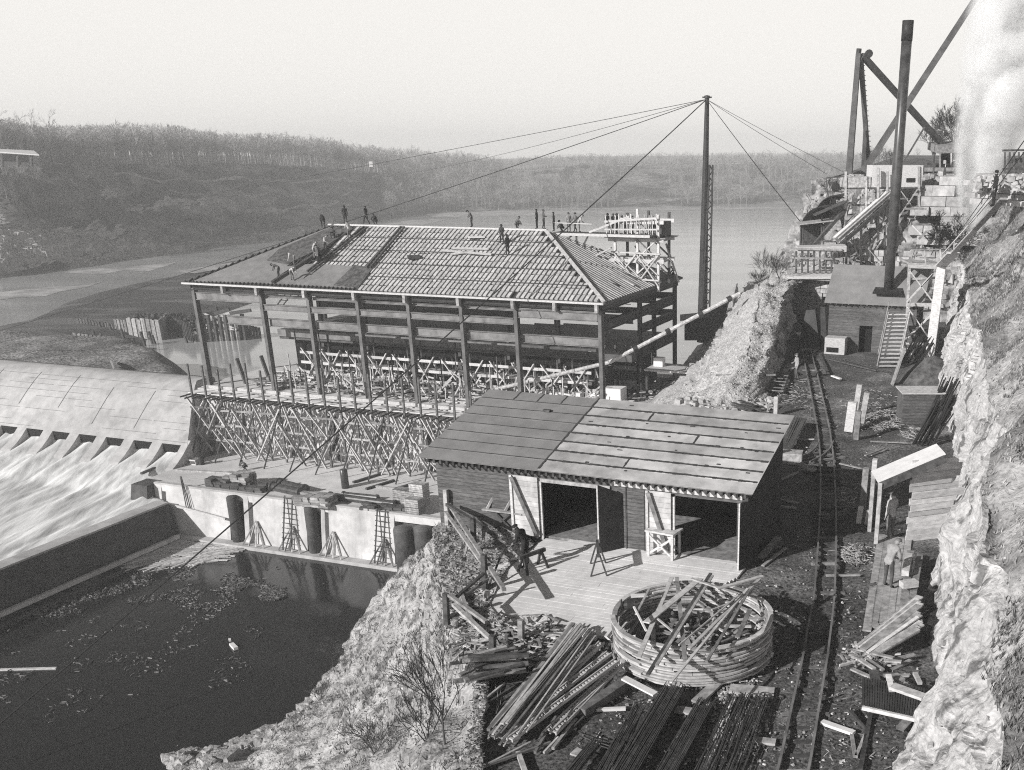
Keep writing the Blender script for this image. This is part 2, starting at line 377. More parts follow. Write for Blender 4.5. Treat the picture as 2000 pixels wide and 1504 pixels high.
# pale clay scars and rubble low on the far bank
def ufrac(u):
    for i in range(len(ST)-1):
        if ST[i][0] <= u <= ST[i+1][0]: return (i+(u-ST[i][0])/(ST[i+1][0]-ST[i][0]))/(len(ST)-1)
    return 0
def drape(regs, name, m, label, seed, smin=.5, smax=2.0, lift=.35):
    rg = random.Random(seed); mb = MB(); H = len(FB)-1; Wm = len(FB[0])-1
    for (ua, ub, va, vb, n) in regs:
        for k in range(n):
            t = rg.random(); e = rg.gauss(0, .33); e = max(-1, min(1, e)); x = ufrac(lerp(ua, ub, t))*Wm; y = (lerp(va, vb, .5)+e*(vb-va)*.5*(math.sin(math.pi*t)**.4)+.012*noise.noise(V((t*9, seed, va*9))))*H
            i = min(Wm-1, int(x)); j = max(0, min(H-1, int(y))); fx, fy = x-i, max(0, min(1, y-j)); a = FB[j][i].lerp(FB[j][i+1], fx); b = FB[j+1][i].lerp(FB[j+1][i+1], fx); p = a.lerp(b, fy)
            du = (FB[j][i+1]-FB[j][i]).normalized(); dv = (b-a).normalized(); nn = du.cross(dv); nn = nn if nn.z > 0 else -nn; s = rg.uniform(smin, smax)*(p.y/300)
            p = p+nn*lift; mb.poly([p-du*s*rg.uniform(.7, 1.6)-dv*s*.5*rg.uniform(.4, 1), p+du*s*rg.uniform(.7, 1.6)-dv*s*.5*rg.uniform(.4, 1), p+du*s*rg.uniform(.5, 1.4)+dv*s*.6*rg.uniform(.4, 1), p-du*s*rg.uniform(.5, 1.4)+dv*s*.6*rg.uniform(.4, 1)])
    return tag(mb.build(name, m), label, 'earth', kind='stuff')
drape([(225, 480, .775, .80, 260), (330, 760, .595, .615, 520), (480, 700, .78, .795, 260), (250, 330, .50, .60, 60), (330, 420, .50, .58, 50), (110, 200, .36, .52, 110), (175, 240, .33, .44, 70), (60, 130, .40, .47, 50), (-20, 20, .45, .75, 140), (720, 800, .82, .95, 260), (195, 230, .62, .7, 60), (480, 560, .4, .5, 90), (560, 720, .44, .48, 160), (-40, 320, .08, .3, 900), (250, 640, .02, .12, 900)], 'bare_earth', M['far_light'], 'pale bare clay and worn ledges on the far bank', 3)
r_ = random.Random(5); mb = MB()
for k in range(2600):
    u0 = r_.random(); p = on(FB, r_, ufrac(-60), ufrac(lerp(60, 330, u0)), .18, lerp(.5, .25, u0)); mb.rock(p, r_.uniform(.4, 1.5), r_)
for k in range(900):
    p = on(FB, r_, ufrac(150), ufrac(640), .02, .16); mb.rock(p, r_.uniform(.3, 1.1), r_, .4)
tag(mb.build('shore_rubble', M['stone_dim']), 'broken rock strewn along the foot of the far bank', 'rubble', kind='stuff')
# ---- low bars and gravel in the river: one heightfield
def inpoly(x, y, pg):
    c = False; n = len(pg); dm = 1e9
    for i in range(n):
        x1, y1 = pg[i]; x2, y2 = pg[(i+1) % n]
        if (y1 > y) != (y2 > y) and x < (x2-x1)*(y-y1)/(y2-y1)+x1: c = not c
        dx, dy = x2-x1, y2-y1; t = max(0, min(1, ((x-x1)*dx+(y-y1)*dy)/(dx*dx+dy*dy+1e-9)))
        dm = min(dm, math.hypot(x-x1-t*dx, y-y1-t*dy))
    return dm if c else -dm
def field(name, pts, z, step, height, ramp, m, ns=.6, nf=.08, base=None):
    pg = [tuple(G(u, v, z)[:2]) for u, v in pts]
    x0 = min(p[0] for p in pg)-ramp*1.7; x1 = max(p[0] for p in pg)+ramp*1.7; y0 = min(p[1] for p in pg)-ramp*1.7; y1 = max(p[1] for p in pg)+ramp*1.7
    nx = int((x1-x0)/step)+1; ny = int((y1-y0)/step)+1; mb = MB(); idx = {}
    for j in range(ny):
        for i in range(nx):
            x = x0+i*step; y = y0+j*step; d = inpoly(x, y, pg)+ns*3*noise.noise(V((x*nf, y*nf, 3)))
            t = max(-1, min(1, d/ramp)); h = (1-(1-max(0, t))**2)*height if t > 0 else t*1.5
            h += ns*fnoise(V((x*nf*2, y*nf*2, 9)))*max(0, t)
            if d > -ramp*1.6: idx[(i, j)] = len(mb.v); mb.v.append(V((x, y, RZ+h)))
    for j in range(ny-1):
        for i in range(nx-1):
            q = [(i, j), (i+1, j), (i+1, j+1), (i, j+1)]
            if all(k in idx for k in q): mb.f.append([idx[k] for k in q]); mb.m.append(0)
    return mb.build(name, m, None, True)
struct(field('sand_bar', [(-200, 700), (-60, 650), (60, 626), (130, 592), (200, 570), (290, 548), (350, 540), (430, 515), (500, 503), (560, 507), (590, 530), (560, 570), (470, 600), (400, 625), (300, 640), (270, 690), (120, 720), (-200, 740)],
             -14, 1.5, .9, 7, M['gravel_dark'], .22, .04))
struct(field('gravel_heap', [(-260, 690), (-120, 640), (0, 638), (70, 644), (130, 650), (200, 655), (270, 655), (330, 668), (375, 686), (410, 716), (425, 745), (400, 762), (-260, 740)],
             -9.5, .8, 5.5, 6, M['gravel'], .5, .12))
struct(field('gravel_dump', [(75, 668), (120, 658), (200, 657), (200, 680), (130, 686), (85, 682)], -9, .6, 5.4, 3, M['gravel_dark'], .3, .2))
# pale shallows streaks
for k, (pl, z) in enumerate([([(812, 414), (960, 411), (1240, 412), (1260, 416), (1000, 422), (850, 424)], -13.97), ([(1100, 408), (1400, 405), (1560, 404), (1580, 407), (1300, 411)], -13.97), ([(700, 446), (800, 430), (880, 427), (820, 440), (740, 450)], -13.97), ([(120, 532), (180, 525), (250, 521), (345, 512), (330, 518), (290, 530), (240, 528), (200, 536), (150, 534)], -13.96), ([(340, 530), (470, 510), (520, 503), (460, 520), (380, 534)], -12.9), ([(-40, 575), (40, 566), (100, 560), (150, 559), (200, 550), (170, 561), (120, 569), (90, 578), (30, 582), (-40, 590)], -13.96)]):
    struct(MB().poly([G(u, v, z) for u, v in pl]).build('sand_spit', M['sand']))
def S0_(a, b): return V((-10.07+.939*a+.345*b, 37.88-.345*a+.939*b, .04))
# ---- yard shelf (z = 0) and the bank down to the basin
yl = [G(880, 1560), G(905, 1504), G(930, 1420), G(938, 1330), G(905, 1270), G(880, 1210), G(868, 1160), G(858, 1090), G(846, 1040), P(56.5, -43, 0), P(56.6, -38, 0), P(60, -33.5, 0), P(63, -30, 0), G(1500, 792), G(1522, 720), G(1540, 655), G(1550, 600), V((7.5, 100, 0))]
yr = [G(1800, 1560)+V((2, 0, 0)), G(1900, 1400), G(1900, 1200), G(1900, 1000), G(1920, 850), G(1900, 740), G(1920, 640), V((32, 100, 0))]
YD = loft([yl, yr], 150, 70, .1, .5, 1, 2, edge=False, ridge=.05)
struct(grid(YD, 'yard_ground', M['cinder']))
bk3 = [p+V((.4, .2, 0)) for p in yl[:9]]+[P(56.7, -43, 0), P(56.8, -38.5, 0)]
bk2 = [G(700, 1600, -7), G(740, 1504, -7), G(770, 1420, -7), G(790, 1330, -7), G(790, 1250, -7), G(800, 1190, -6.5), G(812, 1140, -6), G(822, 1105, -6), G(834, 1070, -6), P(53, -40, -5), P(52, -35, -5)]
bk1 = [G(430, 1640, -15), G(520, 1540, -15), G(600, 1450, -15), G(652, 1372, -15), G(690, 1290, -15), G(720, 1225, -15), G(752, 1165, -15), G(780, 1128, -14), G(800, 1100, -13.5), P(45, -25, -14), P(48, -20, -14)]
bk0 = [G(150, 1640, -18.7), G(290, 1510, -18.7), G(420, 1452, -18.7), G(585, 1405, -18.7), G(640, 1330, -18.7), G(690, 1235, -18.7), G(745, 1165, -18.7), G(775, 1118, -18.7), P(32.5, -15, -18.7), P(36, -14.5, -18.7), P(40, -14, -18.7)]
bkb = [p+V((-3, .5, -2)) for p in bk0]
bk4 = [G(930, 1560, .07), G(945, 1504, .07), G(940, 1420, .07), G(958, 1330, .07), G(1000, 1275, .07), G(985, 1228, .05), G(955, 1185, .05), G(990, 1115, .05), G(1045, 1068, .05), S0_(1, .4), S0_(2, 1)]
for p in bk3: p.z += .12
BK = loft([bkb, bk0, bk1, bk2, bk3], 190, 130, .6, .3, 1.3, 4, ridge=.5)
for p in bk3: p.z += .08
for p in bk4: p.z += .12
BP = loft([[p-V((.5, 0, .1)) for p in bk3], bk4], 120, 20, .14, 1.1, 1, 5, ridge=.12)
struct(grid(BP, 'rubble_apron', M['bank']))
struct(grid(BK, 'river_bank', M['bank']))
# bank behind the shed falling to the powerhouse floor
b1 = [P(38, -14.5, DK), P(44, -9, DK), P(47, -4, -10), P(50, 4, FZ), P(52, 12, FZ), P(54, 22, -10), V((4, 128, -13.5))]
b2 = [P(52, -37, -2), P(57, -26, -3), P(57, -16, -3.5), P(56, -8, -3), P(56, 4, -3), P(58, 14, -3), V((7, 118, -5))]
b3 = [P(57, -38, 0), P(61, -31, .1), P(63, -20, .1), P(63, -10, .1), P(63, 2, .1), V((9, 95, .2)), V((10, 105, .3))]
BB = loft([b1, b2, b3], 70, 40, .6, .3, 1, 6, ridge=.5)
struct(grid(BB, 'rubble_bank', M['bank']))
# pale mound of spoil beside the track
m0 = [G(1250, 800, -6), G(1312, 745, -7.5), G(1350, 690, -8), G(1385, 650, -9), G(1418, 590, -10), G(1440, 552, -12), V((9, 132, -12))]
m1 = [G(1330, 796, -1), G(1385, 700, -1.2), G(1412, 645, -1), G(1435, 600, -.5), G(1452, 566, .5), G(1462, 552, .5), V((11, 112, .5))]
m2 = [G(1400, 790, .3), D(1450, 700, 66), D(1468, 640, 72), D(1475, 590, 79), D(1490, 562, 85), D(1515, 548, 90), V((14, 100, 4))]
m25 = [G(1450, 794, .25), D(1500, 700, 66), D(1518, 640, 72.5), D(1530, 590, 79), D(1540, 560, 84), D(1555, 552, 89), V((16, 100, 4))]
m3 = [G(1490, 798, .0), G(1524, 722, 0), G(1541, 662, -.1), G(1553, 610, -.1), G(1562, 580, -.1), G(1585, 562, -.1), V((17.5, 96, -.1))]
MD = loft([m0, m1, m2, m25, m3], 80, 48, .5, .45, 1, 8, ridge=.5)
struct(grid(MD, 'spoil_mound', M['mound']))
r_ = random.Random(11); mb = MB()
for k in range(5000): mb.rock(on(MD, r_, 0, .95, .1, 1), r_.uniform(.02, .11), r_)
for k in range(170): mb.rock(G(r_.uniform(1325, 1520), r_.uniform(778, 800), .1), r_.uniform(.08, .3), r_)
for k in range(1500): mb.rock(on(BB, r_, .25, 1, .1, .9), r_.uniform(.05, .25), r_)
tag(mb.build('loose_stone', M['stone']), 'pale loose stones over the spoil mound beside the track', 'rubble', kind='stuff')
mb = MB()
for k in range(4200):
    p = on(BK, r_, 0, .95, .2, .98); mb.rock(p+ZZ*.0, (.02+.12*r_.random()**2.2)*(2.2 if r_.random() < .06 else 1), r_)
for k in range(500):
    p = on(BK, r_, .02, .42, .2, .36); mb.rock(p+ZZ*.05, r_.uniform(.15, .75)*r_.random()**.5, r_, .5)
for k in range(2200):
    p = on(BP, r_, 0, 1, 0, .95); mb.rock(p, .02+.12*r_.random()**2.5, r_)
tag(mb.build('bank_stones', M['rock']), 'angular pale stones and slabs lying on the river bank', 'rubble', kind='stuff')
mb = MB()
for k in range(15000):
    p = on(BK, r_, 0, .97, .25, 1) if k % 4 else on(BP, r_)
    a = r_.uniform(0, 6.28); d = V((math.cos(a), math.sin(a), r_.uniform(-.2, .6)))*(.04+.25*r_.random()**3); mb.beam(p-d*.5, p+d*.5+ZZ*.03, .02, .015)
tag(mb.build('dead_twigs', M['twig']), 'dead twigs and leaf litter strewn over the river bank', 'twigs', kind='stuff')
# ---- right-hand cliff and slope
cb = [V((7.5, -16, -.3)), V((6.2, -2, -.3)), V((4.6, 8, -.3)), V((3.9, 14.5, -.3)), V((4.9, 18.5, -.3)), V((5.3, 21.0, -.3)), V((6.9, 23.4, -.3)), V((7.3, 25.4, -.3)), V((7.6, 28.0, -.3)), V((8.2, 30.6, -.3)), V((9.6, 34.0, -.3)), V((10.8, 37.4, -.3)), V((12.1, 42.5, -.3)), V((13.6, 48.5, -.3)), V((14.5, 53, -.3)), V((14.9, 58, -.3)), V((16.4, 64, -.3)), V((18.2, 70, -.3)), V((20.5, 78, -.3)), V((22.5, 86, -.3)), V((24.5, 96, -.3))]
def sh(dx, z, nx=0): return [V((p.x+dx*(1 if i > 1 else .6), p.y+nx, z)) for i, p in enumerate(cb)]
c1 = [V((p.x+.7+.5*math.sin(i*1.7), p.y, 2.6+.6*math.sin(i*2.1)-(1.6 if i < 3 else 0))) for i, p in enumerate(cb, -3)]
c2 = [V((p.x+1.5+.5*math.sin(i*1.1), p.y, 4.6+.8*math.sin(i*1.3)-(2.6 if i < 3 else 0))) for i, p in enumerate(cb, -3)]
c3 = [V((p.x+4.6-(.02*(p.y-40) if p.y > 40 else 0), p.y, 7.6-(2.6 if i < 6 else 0))) for i, p in enumerate(cb)]
c4 = [V((p.x+9.0-(.05*(p.y-40) if p.y > 40 else 0), p.y, 12.2-(2 if i < 6 else 0))) for i, p in enumerate(cb)]
CF = loft([cb, c1, c2], 520, 100, .34, .4, 1.5, 12, ridge=.15)
def cellh(q):
    p = noise.voronoi(q)[1][0]; return (math.sin(p.x*12.9+p.y*78.2+p.z*37.7)*43758.5) % 1.0
for r0 in CF[1:-1]:
    for i in range(len(r0)):
        q = r0[i]; w_ = V((fnoise(q*1.1, 3), fnoise(q*1.1+V((7, 0, 0)), 3), 0))*.25
        r0[i] = q+V((.34*(cellh(V((q.x*.55, q.y*.6, q.z*1.0))+w_)-.5)+.07*(cellh(V((q.x*1.6, q.y*1.7, q.z*2.4))+w_)-.5), 0, 0))
c2r = CF[-1]
SLP = loft([c2r, resample(c3, 520), resample(c4, 520)], 520, 70, .5, .25, 1, 13, rs=False, ridge=.35)
SLP[0] = c2r
struct(grid(CF, 'cliff', M['cliff'], False)); struct(grid(SLP, 'hill_slope', M['slope']))
top = SLP[-1]
struct(grid([top, [V((p.x+60, p.y, 13.0)) for p in top]], 'plateau_near', M['slope']))
mb = MB(); r_ = random.Random(21)
for k in range(900):
    p = on(CF, r_, 0, 1, .05, 1); mb.rock(p-V((-.03,0,.02)), r_.uniform(.03, .14), r_, 1)
for k in range(900):
    p = on(SLP, r_, 0, 1, 0, .9); mb.rock(p, r_.uniform(.02, .08)*(2.2 if r_.random() < .06 else 1), r_)
tag(mb.build('cliff_stones', M['rock']), 'pale stones loose on the steep grassy slope at right', 'rubble', kind='stuff')
# dry grass and weeds
def tufts(rows, n, rg, u0, u1, v0, v1, hh, name, m, label, thr=None, nb=4):
    mb = MB()
    for k in range(n):
        p = on(rows, rg, u0, u1, v0, v1)
        if thr is not None and noise.noise(p*.27) < thr: continue
        for b in range(nb):
            a = rg.uniform(0, 6.28); h = rg.uniform(.5, 1)*hh; ln = rg.uniform(.2, .8)*h; wd = .012+.02*rg.random()
            d = V((math.cos(a), math.sin(a), 0)); s_ = V((-d.y, d.x, 0))*wd; q = p+V((rg.uniform(-.1, .1), rg.uniform(-.1, .1), -.02))
            mb.poly([q-s_, q+s_, q+d*ln+ZZ*h])
    return tag(mb.build(name, m), label, 'grass', kind='stuff')
tufts(SLP, 24000, random.Random(31), 0, 1, 0, 1, .26, 'dry_grass', M['grass'], 'dark dry weeds matted over the slope at right', -.02, 4)
tufts(SLP, 9000, random.Random(32), 0, 1, 0, 1, .2, 'pale_grass', M['grass_light'], 'bleached dry grass on the slope at right', None, 4)
tufts(BK, 7000, random.Random(33), 0, 1, .3, 1, .35, 'bank_grass', M['grass'], 'dark dead weeds on the river bank below the shed', .03, 4)
tufts(MD, 1500, random.Random(34), .2, .9, .72, .95, .4, 'mound_weeds', M['grass'], 'dark weeds on the shaded edge of the spoil mound', 0, 4)
# ---- back cliff behind the boiler house and the plateau on top
q0 = [V((9, 104, -.5)), V((13, 97, -.5)), V((16, 92, -.5)), V((20, 90, -.5)), V((24, 90, -.5)), V((29, 91, -.5)), V((36, 92, -.5))]
q1 = [V((9.5, 106, 3.5)), V((13, 98, 3.8)), V((16.3, 93, 4)), V((20, 91.3, 4.2)), V((24, 91.3, 4)), V((29, 92.3, 4.5)), V((36, 93, 5))]
q2 = [V((11, 112, 4.2)), V((14, 103, 4.2)), V((18, 96, 4.4)), V((21, 94, 4.6)), V((25, 94, 5)), V((30, 94.5, 6)), V((36, 95, 7))]
q3 = [V((13, 116, 8)), V((16, 109, 9)), V((19.5, 102, 9.5)), V((22, 98.5, 10)), V((26, 97.5, 10)), V((31, 97, 11)), V((36, 96.5, 11.5))]
q4 = [V((15, 120, 11)), V((18, 113, 11.8)), V((21, 105, 12)), V((24, 101, 12)), V((28, 100, 12)), V((32, 99, 12.2)), V((38, 97.5, 12.4))]
BC = loft([q0, q1, q2, q3, q4], 90, 60, .5, .4, 2.5, 15, ridge=.9)
struct(grid(BC, 'back_cliff', M['backcliff']))
struct(grid([[V((p.x, p.y, p.z-.3)) for p in BC[-1]], [V((p.x*1.6+30, p.y*2.2, 13.2)) for p in BC[-1]]], 'plateau', M['cinder']))
# the river side of that headland
h0 = [V((9, 104, -14.3)), V((8, 112, -14.3)), V((10, 124, -14.3)), V((22, 150, -14.3)), V((60, 220, -14.3)), V((140, 330, -14.3))]
h1 = [V((11, 104, -6)), V((11, 113, -6)), V((14, 125, -7)), V((27, 150, -7)), V((68, 220, -7)), V((155, 330, -7))]
h2 = [V((10.5, 106, 3.2)), V((12.5, 114, 5)), V((17, 124, 8)), V((32, 150, 10)), V((78, 220, 12)), V((175, 330, 12))]
h3 = [V((15, 106.5, 4.2)), V((17, 119, 11.5)), V((24, 128, 12.5)), V((42, 150, 13)), V((95, 220, 13.2)), V((200, 330, 13))]
HD = loft([h0, h1, h2, h3], 80, 36, 1.0, .2, 1.5, 17, ridge=1.0)
struct(grid(HD, 'headland', M['backcliff']))
mb = MB(); r_ = random.Random(77)
for k in range(2400):
    p = on(BC, r_, .05, .9, .1, 1); mb.rock(p, .05+.4*r_.random()**2, r_, 1)
for k in range(700):
    p = on(HD, r_, 0, .35, .4, 1); mb.rock(p, .05+.4*r_.random()**2, r_, 1)
tag(mb.build('cliff_debris', M['stone_dim']), 'broken stone scattered over the cliff behind the boiler house', 'rubble', kind='stuff')
# ---- tailrace rapids below the dam, ridged along the flow
rows = []; nB = 120; nA = 300
for j in range(nB+1):
    t = (j/nB)**1.25; b = lerp(-6.9, -48, t); rr = []
    for i in range(nA+1):
        a = lerp(-72, 5.9, (i/nA)**.85)
        if a > 2.75 and b > -13.6: rr.append(P(a, b, -15.5)); continue
        d = -b-7.0; z = -13.1-1.9*max(0, min(1, d/7))**.8-1.9*min(1, max(0, d-5)/26)
        ph = ((a+.27+60*3.51) % 3.51)/3.51        # one jet per sluice
        jet = math.exp(-((ph-.33+.04*math.sin(b*.35))/.24)**2)
        fade = max(0, 1-d/22)
        z += .55*(jet-.5)*fade*min(1, d/2+.2) + .16*noise.noise(V((a*1.6, b*.13, 1))) + .45*max(0, min(1, (d-16)/14))*abs(fnoise(V((a*.8, b*.6, 4)), 4))
        rr.append(P(a, b, z))
    rows.append(rr)
struct(grid(rows, 'rapids', M['rapid']))

mb = MB(); r_ = random.Random(61)
for (u, v, r) in ((8, 1040, .7), (30, 1022, .5), (52, 1035, .6), (76, 1012, .35), (170, 997, .5), (183, 992, .3), (128, 1010, .3), (14, 1068, .5), (95, 1052, .4), (40, 1060, .45), (108, 1018, .3)):
    mb.rock(G(u, v, -16.6), r, r_, 1.0)
tag(mb.build('rapid_rocks', M['steel_dark']), 'dark wet rocks breaking the foam of the rapids at the left edge', 'rocks', kind='stuff')
# ================================================================ DAM
t = thing('dam', 'pale curved concrete spillway dam with a row of dark sluice openings at its foot', 'dam', P(0, 0, DK))
A0 = -70.0
prof = [(2.2, -13), (1.6, -7.6), (0.4, -7.42), (-.8, -7.5), (-1.6, -7.8), (-2.6, -8.45), (-3.8, -9.4), (-5.0, -10.45), (-6.1, -11.45), (-7.1, -12.3)]
def aend(b): return -.9+max(0, min(1, (-.8-b)/6.3))*3.7
mb = MB(); nA_ = 70
for k in range(nA_+1):
    for b, z in prof: mb.v.append(P(lerp(A0, aend(b), (k/nA_)**.9), b, z))
for k in range(nA_):
    for j in range(len(prof)-1):
        q = k*len(prof)+j; mb.f.append([q, q+1, q+len(prof)+1, q+len(prof)]); mb.m.append(0)
mb.build('spillway_face', M['concrete'], t, True)
mb = MB(); mb.poly([P(aend(b), b, z) for b, z in prof]+[P(2.8, -7.1, -18), P(-.9, 2.2, -18)]); mb.build('end_face', M['concrete_wall'], t)
HS, HWd = 3.51, 2.3
for k in range(19):
    a = -.27-HS*k                      # left edge of an opening
    m = MB(); m.obox(P(a-.02, -7.06, -17), LL*(HWd+.04), WW*.5, ZZ*4.66); m.build('sluice_shade_block', M['black'], t)  # solid black block painted as the darkness inside the sluice
for k in range(20):
    a = -.27-HS*k+HWd; w_ = HS-HWd
    if k == 0: w_ = .8
    m = MB()
    pts = [(-6.6, -11.9), (-7.12, -12.34), (-7.8, -12.95), (-8.6, -13.55), (-9.3, -13.95), (-9.7, -14.3), (-9.7, -17.5), (-6.6, -17.5)]
    L0 = [P(a, b, z) for b, z in pts]; L1 = [P(a+w_, b, z) for b, z in pts]
    m.poly(L0); m.poly(L1[::-1])
    for j in range(len(pts)): j2 = (j+1) % len(pts); m.poly([L0[j2], L0[j], L1[j], L1[j2]])
    m.build('pier', M['concrete'], t)
m = MB()                                   # form-board joints, thin and broken
for j in range(4, 9):
    (b0, z0), (b1, z1) = prof[j], prof[j+1]
    for f in (.25, .75):
        b, z = lerp(b0, b1, f), lerp(z0, z1, f)
        a = A0
        while a < aend(b)-.5:
            ln = rnd.uniform(2, 8); e = min(a+ln, aend(b)-.1)
            if rnd.random() < .62: m.beam(P(a, b, z+.012), P(e, b, z+.012), .035, .02)
            a = e+rnd.uniform(0, 1)
for i in range(11):
    a = -4.6-5.4*i; j0 = rnd.choice([4, 5, 6])
    for j in range(j0, min(9, j0+3)):
        m.beam(P(a, prof[j][0]-.01, prof[j][1]+.012), P(a, prof[j+1][0]-.01, prof[j+1][1]+.012), .06, .02)
m.build('form_joint', M['form_joint'], t)
# ================================================================ GATE WALL AND APRON
t = thing('gate_wall', 'long pale concrete wall with dark gate slots between basin and apron deck', 'wall', P(20, -15, BZ))
GB = -13.4
m = MB()                                     # deck slab
m.hexa([P(2.8, GB, DK-.6), P(38, GB, DK-.6), P(44, -2.0, DK-.6), P(2.8, -2.0, DK-.6)], [P(2.8, GB, DK), P(38, GB, DK), P(44, -2.0, DK), P(2.8, -2.0, DK)])
m.build('apron_deck', M['concrete_deck'], t)
m = MB(); m.obox(P(2.8, -13, -18.4), LL*.6, WW*11, ZZ*3.8); m.build('apron_side', M['concrete_dark'], t)
m = MB(); slots = [(5.4, 5.9), (12.9, 14.5), (15.0, 15.5), (21.1, 22.6), (23.0, 23.4), (29.9, 37.5)]
def wallseg(x0, x1, mm):
    mm.hexa([P(x0, GB-.75, BZ-1), P(x1, GB-.75, BZ-1), P(x1, GB+1.2, BZ-1), P(x0, GB+1.2, BZ-1)], [P(x0, GB, DK-.004), P(x1, GB, DK-.004), P(x1, GB+1.2, DK-.004), P(x0, GB+1.2, DK-.004)])
x = 4.6
for s0, s1 in slots+[(38, 38)]:
    wallseg(x, s0, m); x = s1
m.build('wall', M['concrete_wall'], t)
m = MB(); m.obox(P(5.5, GB-1.5, BZ-1), LL*30, WW*.9, ZZ*1.3); m.build('ledge', M['concrete'], t)
for s0, s1 in slots[:5]:
    m = MB(); m.obox(P(s0-.05, GB+.35, BZ-1), LL*(s1-s0+.1), WW*.44, ZZ*(DK-BZ+.6)); m.build('gate_slot', M['concrete_dark'], t)
m = MB(); m.obox(P(29.9, GB+.6, BZ-1), LL*7, WW*.4, ZZ*(DK-BZ+.6)); m.build('gate_slot', M['siding'], t)
for s in (13.7, 21.85):
    m = MB(); m.lathe(P(s, GB-.45, BZ-1.5), [(.55, 0), (.5, 5.85), (.42, 5.95)], 18); m.build('guide_column', M['concrete_dark'], t, True)
m = MB(); m.hexa([P(2.6, GB-2.2, BZ-1), P(5.0, GB-2.2, BZ-1), P(5.0, GB+1, BZ-1), P(2.6, GB+1, BZ-1)], [P(2.8, GB-.8, DK+.02), P(4.6, GB-.8, DK+.02), P(4.6, GB+1, DK+.02), P(2.8, GB+1, DK+.02)])
m.build('end_pier', M['concrete_dark'], t)
m = MB(); m.obox(P(4.6, GB+.0, DK+.01), LL*33, WW*.45, ZZ*.16); m.build('coping', M['concrete'], t)
# tall cylindrical forms at the right end
for (a, b, r) in ((31.4, GB-1.1, .8), (32.9, GB-.5, .75)):
    m = MB(); m.lathe(P(a, b, BZ), [(r, 0), (r, 3.7), (r*.93, 3.9), (.1, 4.0)], 22)
    one(m, 'standpipe', M['steel'], 'dark upright cylindrical tank at the right end of the gate wall' if r > .77 else 'second dark upright tank behind the first, against the spoil bank', 'tank', smooth=True)
# retaining wall running toward the viewer
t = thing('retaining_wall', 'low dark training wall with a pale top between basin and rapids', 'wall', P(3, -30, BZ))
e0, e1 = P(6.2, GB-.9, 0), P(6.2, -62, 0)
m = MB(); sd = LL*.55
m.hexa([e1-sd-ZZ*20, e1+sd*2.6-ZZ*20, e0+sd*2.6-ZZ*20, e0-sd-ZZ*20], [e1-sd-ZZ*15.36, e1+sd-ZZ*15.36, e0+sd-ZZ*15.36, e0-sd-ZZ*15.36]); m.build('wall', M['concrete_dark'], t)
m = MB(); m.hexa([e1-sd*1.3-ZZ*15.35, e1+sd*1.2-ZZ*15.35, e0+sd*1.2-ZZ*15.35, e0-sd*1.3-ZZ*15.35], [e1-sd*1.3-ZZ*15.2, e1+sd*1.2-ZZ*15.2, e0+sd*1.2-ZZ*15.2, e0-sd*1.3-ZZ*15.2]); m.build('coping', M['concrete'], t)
m = MB(); m.beam(P(8.0, -15, -18.1), P(8.0, -60, -18.1), .3, .35); m.build('water_ledge', M['concrete_wall'], t)
# ladders and tripod braces on the gate wall
def ladder(p, q, w_, nm, label, m_, n=None, rungw=.07, group=None, wd=None):
    p, q = V(p), V(q); d = q-p; n = n or int(d.length/.42); sd = wd if wd is not None else LL
    mb = MB(); sd = V(sd).normalized()*w_/2
    mb.beam(p-sd, q-sd, .08, .1); mb.beam(p+sd, q+sd, .08, .1)
    for k in range(n):
        c = p.lerp(q, (k+.5)/n); mb.beam(c-sd*1.35, c+sd*1.35, rungw, .05)
    return one(mb, nm, m_, label, 'ladder', group)
ladder(P(19.5, GB-1.3, BZ+.4), P(19.5, GB-.1, DK+.5), .8, 'ladder', 'timber ladder on the gate wall, left of the round guide column', M['wood_dark'])
ladder(P(28.8, GB-1.3, BZ+.4), P(28.8, GB-.1, DK+.4), .8, 'ladder', 'timber ladder on the gate wall, nearest the upright tanks', M['wood_dark'])
for k, a in enumerate((15.9, 19.7, 23.9, 29.0)):
    mb = MB()
    for s in (-1.3, -.5, .4, 1.4): mb.beam(P(a+s*.85, GB-1.3, BZ+.3), P(a, GB-.45, BZ+2.4), .12, .12)
    one(mb, 'timber_brace', M['wood'], ['splayed timber braces on the ledge right of the first guide column', 'splayed timber braces at the foot of the left ladder', 'splayed timber braces right of the second guide column', 'splayed timber braces at the foot of the right ladder'][k], 'brace')
mb = MB(); mb.beam(P(5.0, GB-.5, BZ+3.1), P(12.8, GB-.7, BZ+2.3), .14, .2)
one(mb, 'timber_waler', M['wood_new'], 'long pale timber fixed across the left bay of the gate wall', 'timber')
mb = MB()
for k in range(3): mb.beam(P(8.4+.25*k, GB-.5, BZ+2.7), P(8.0+.05*k, GB-.15, DK+1.1), .06)
one(mb, 'leaning_pole', M['wood_dark'], 'three thin dark poles leaning on the left bay of the gate wall', 'poles')
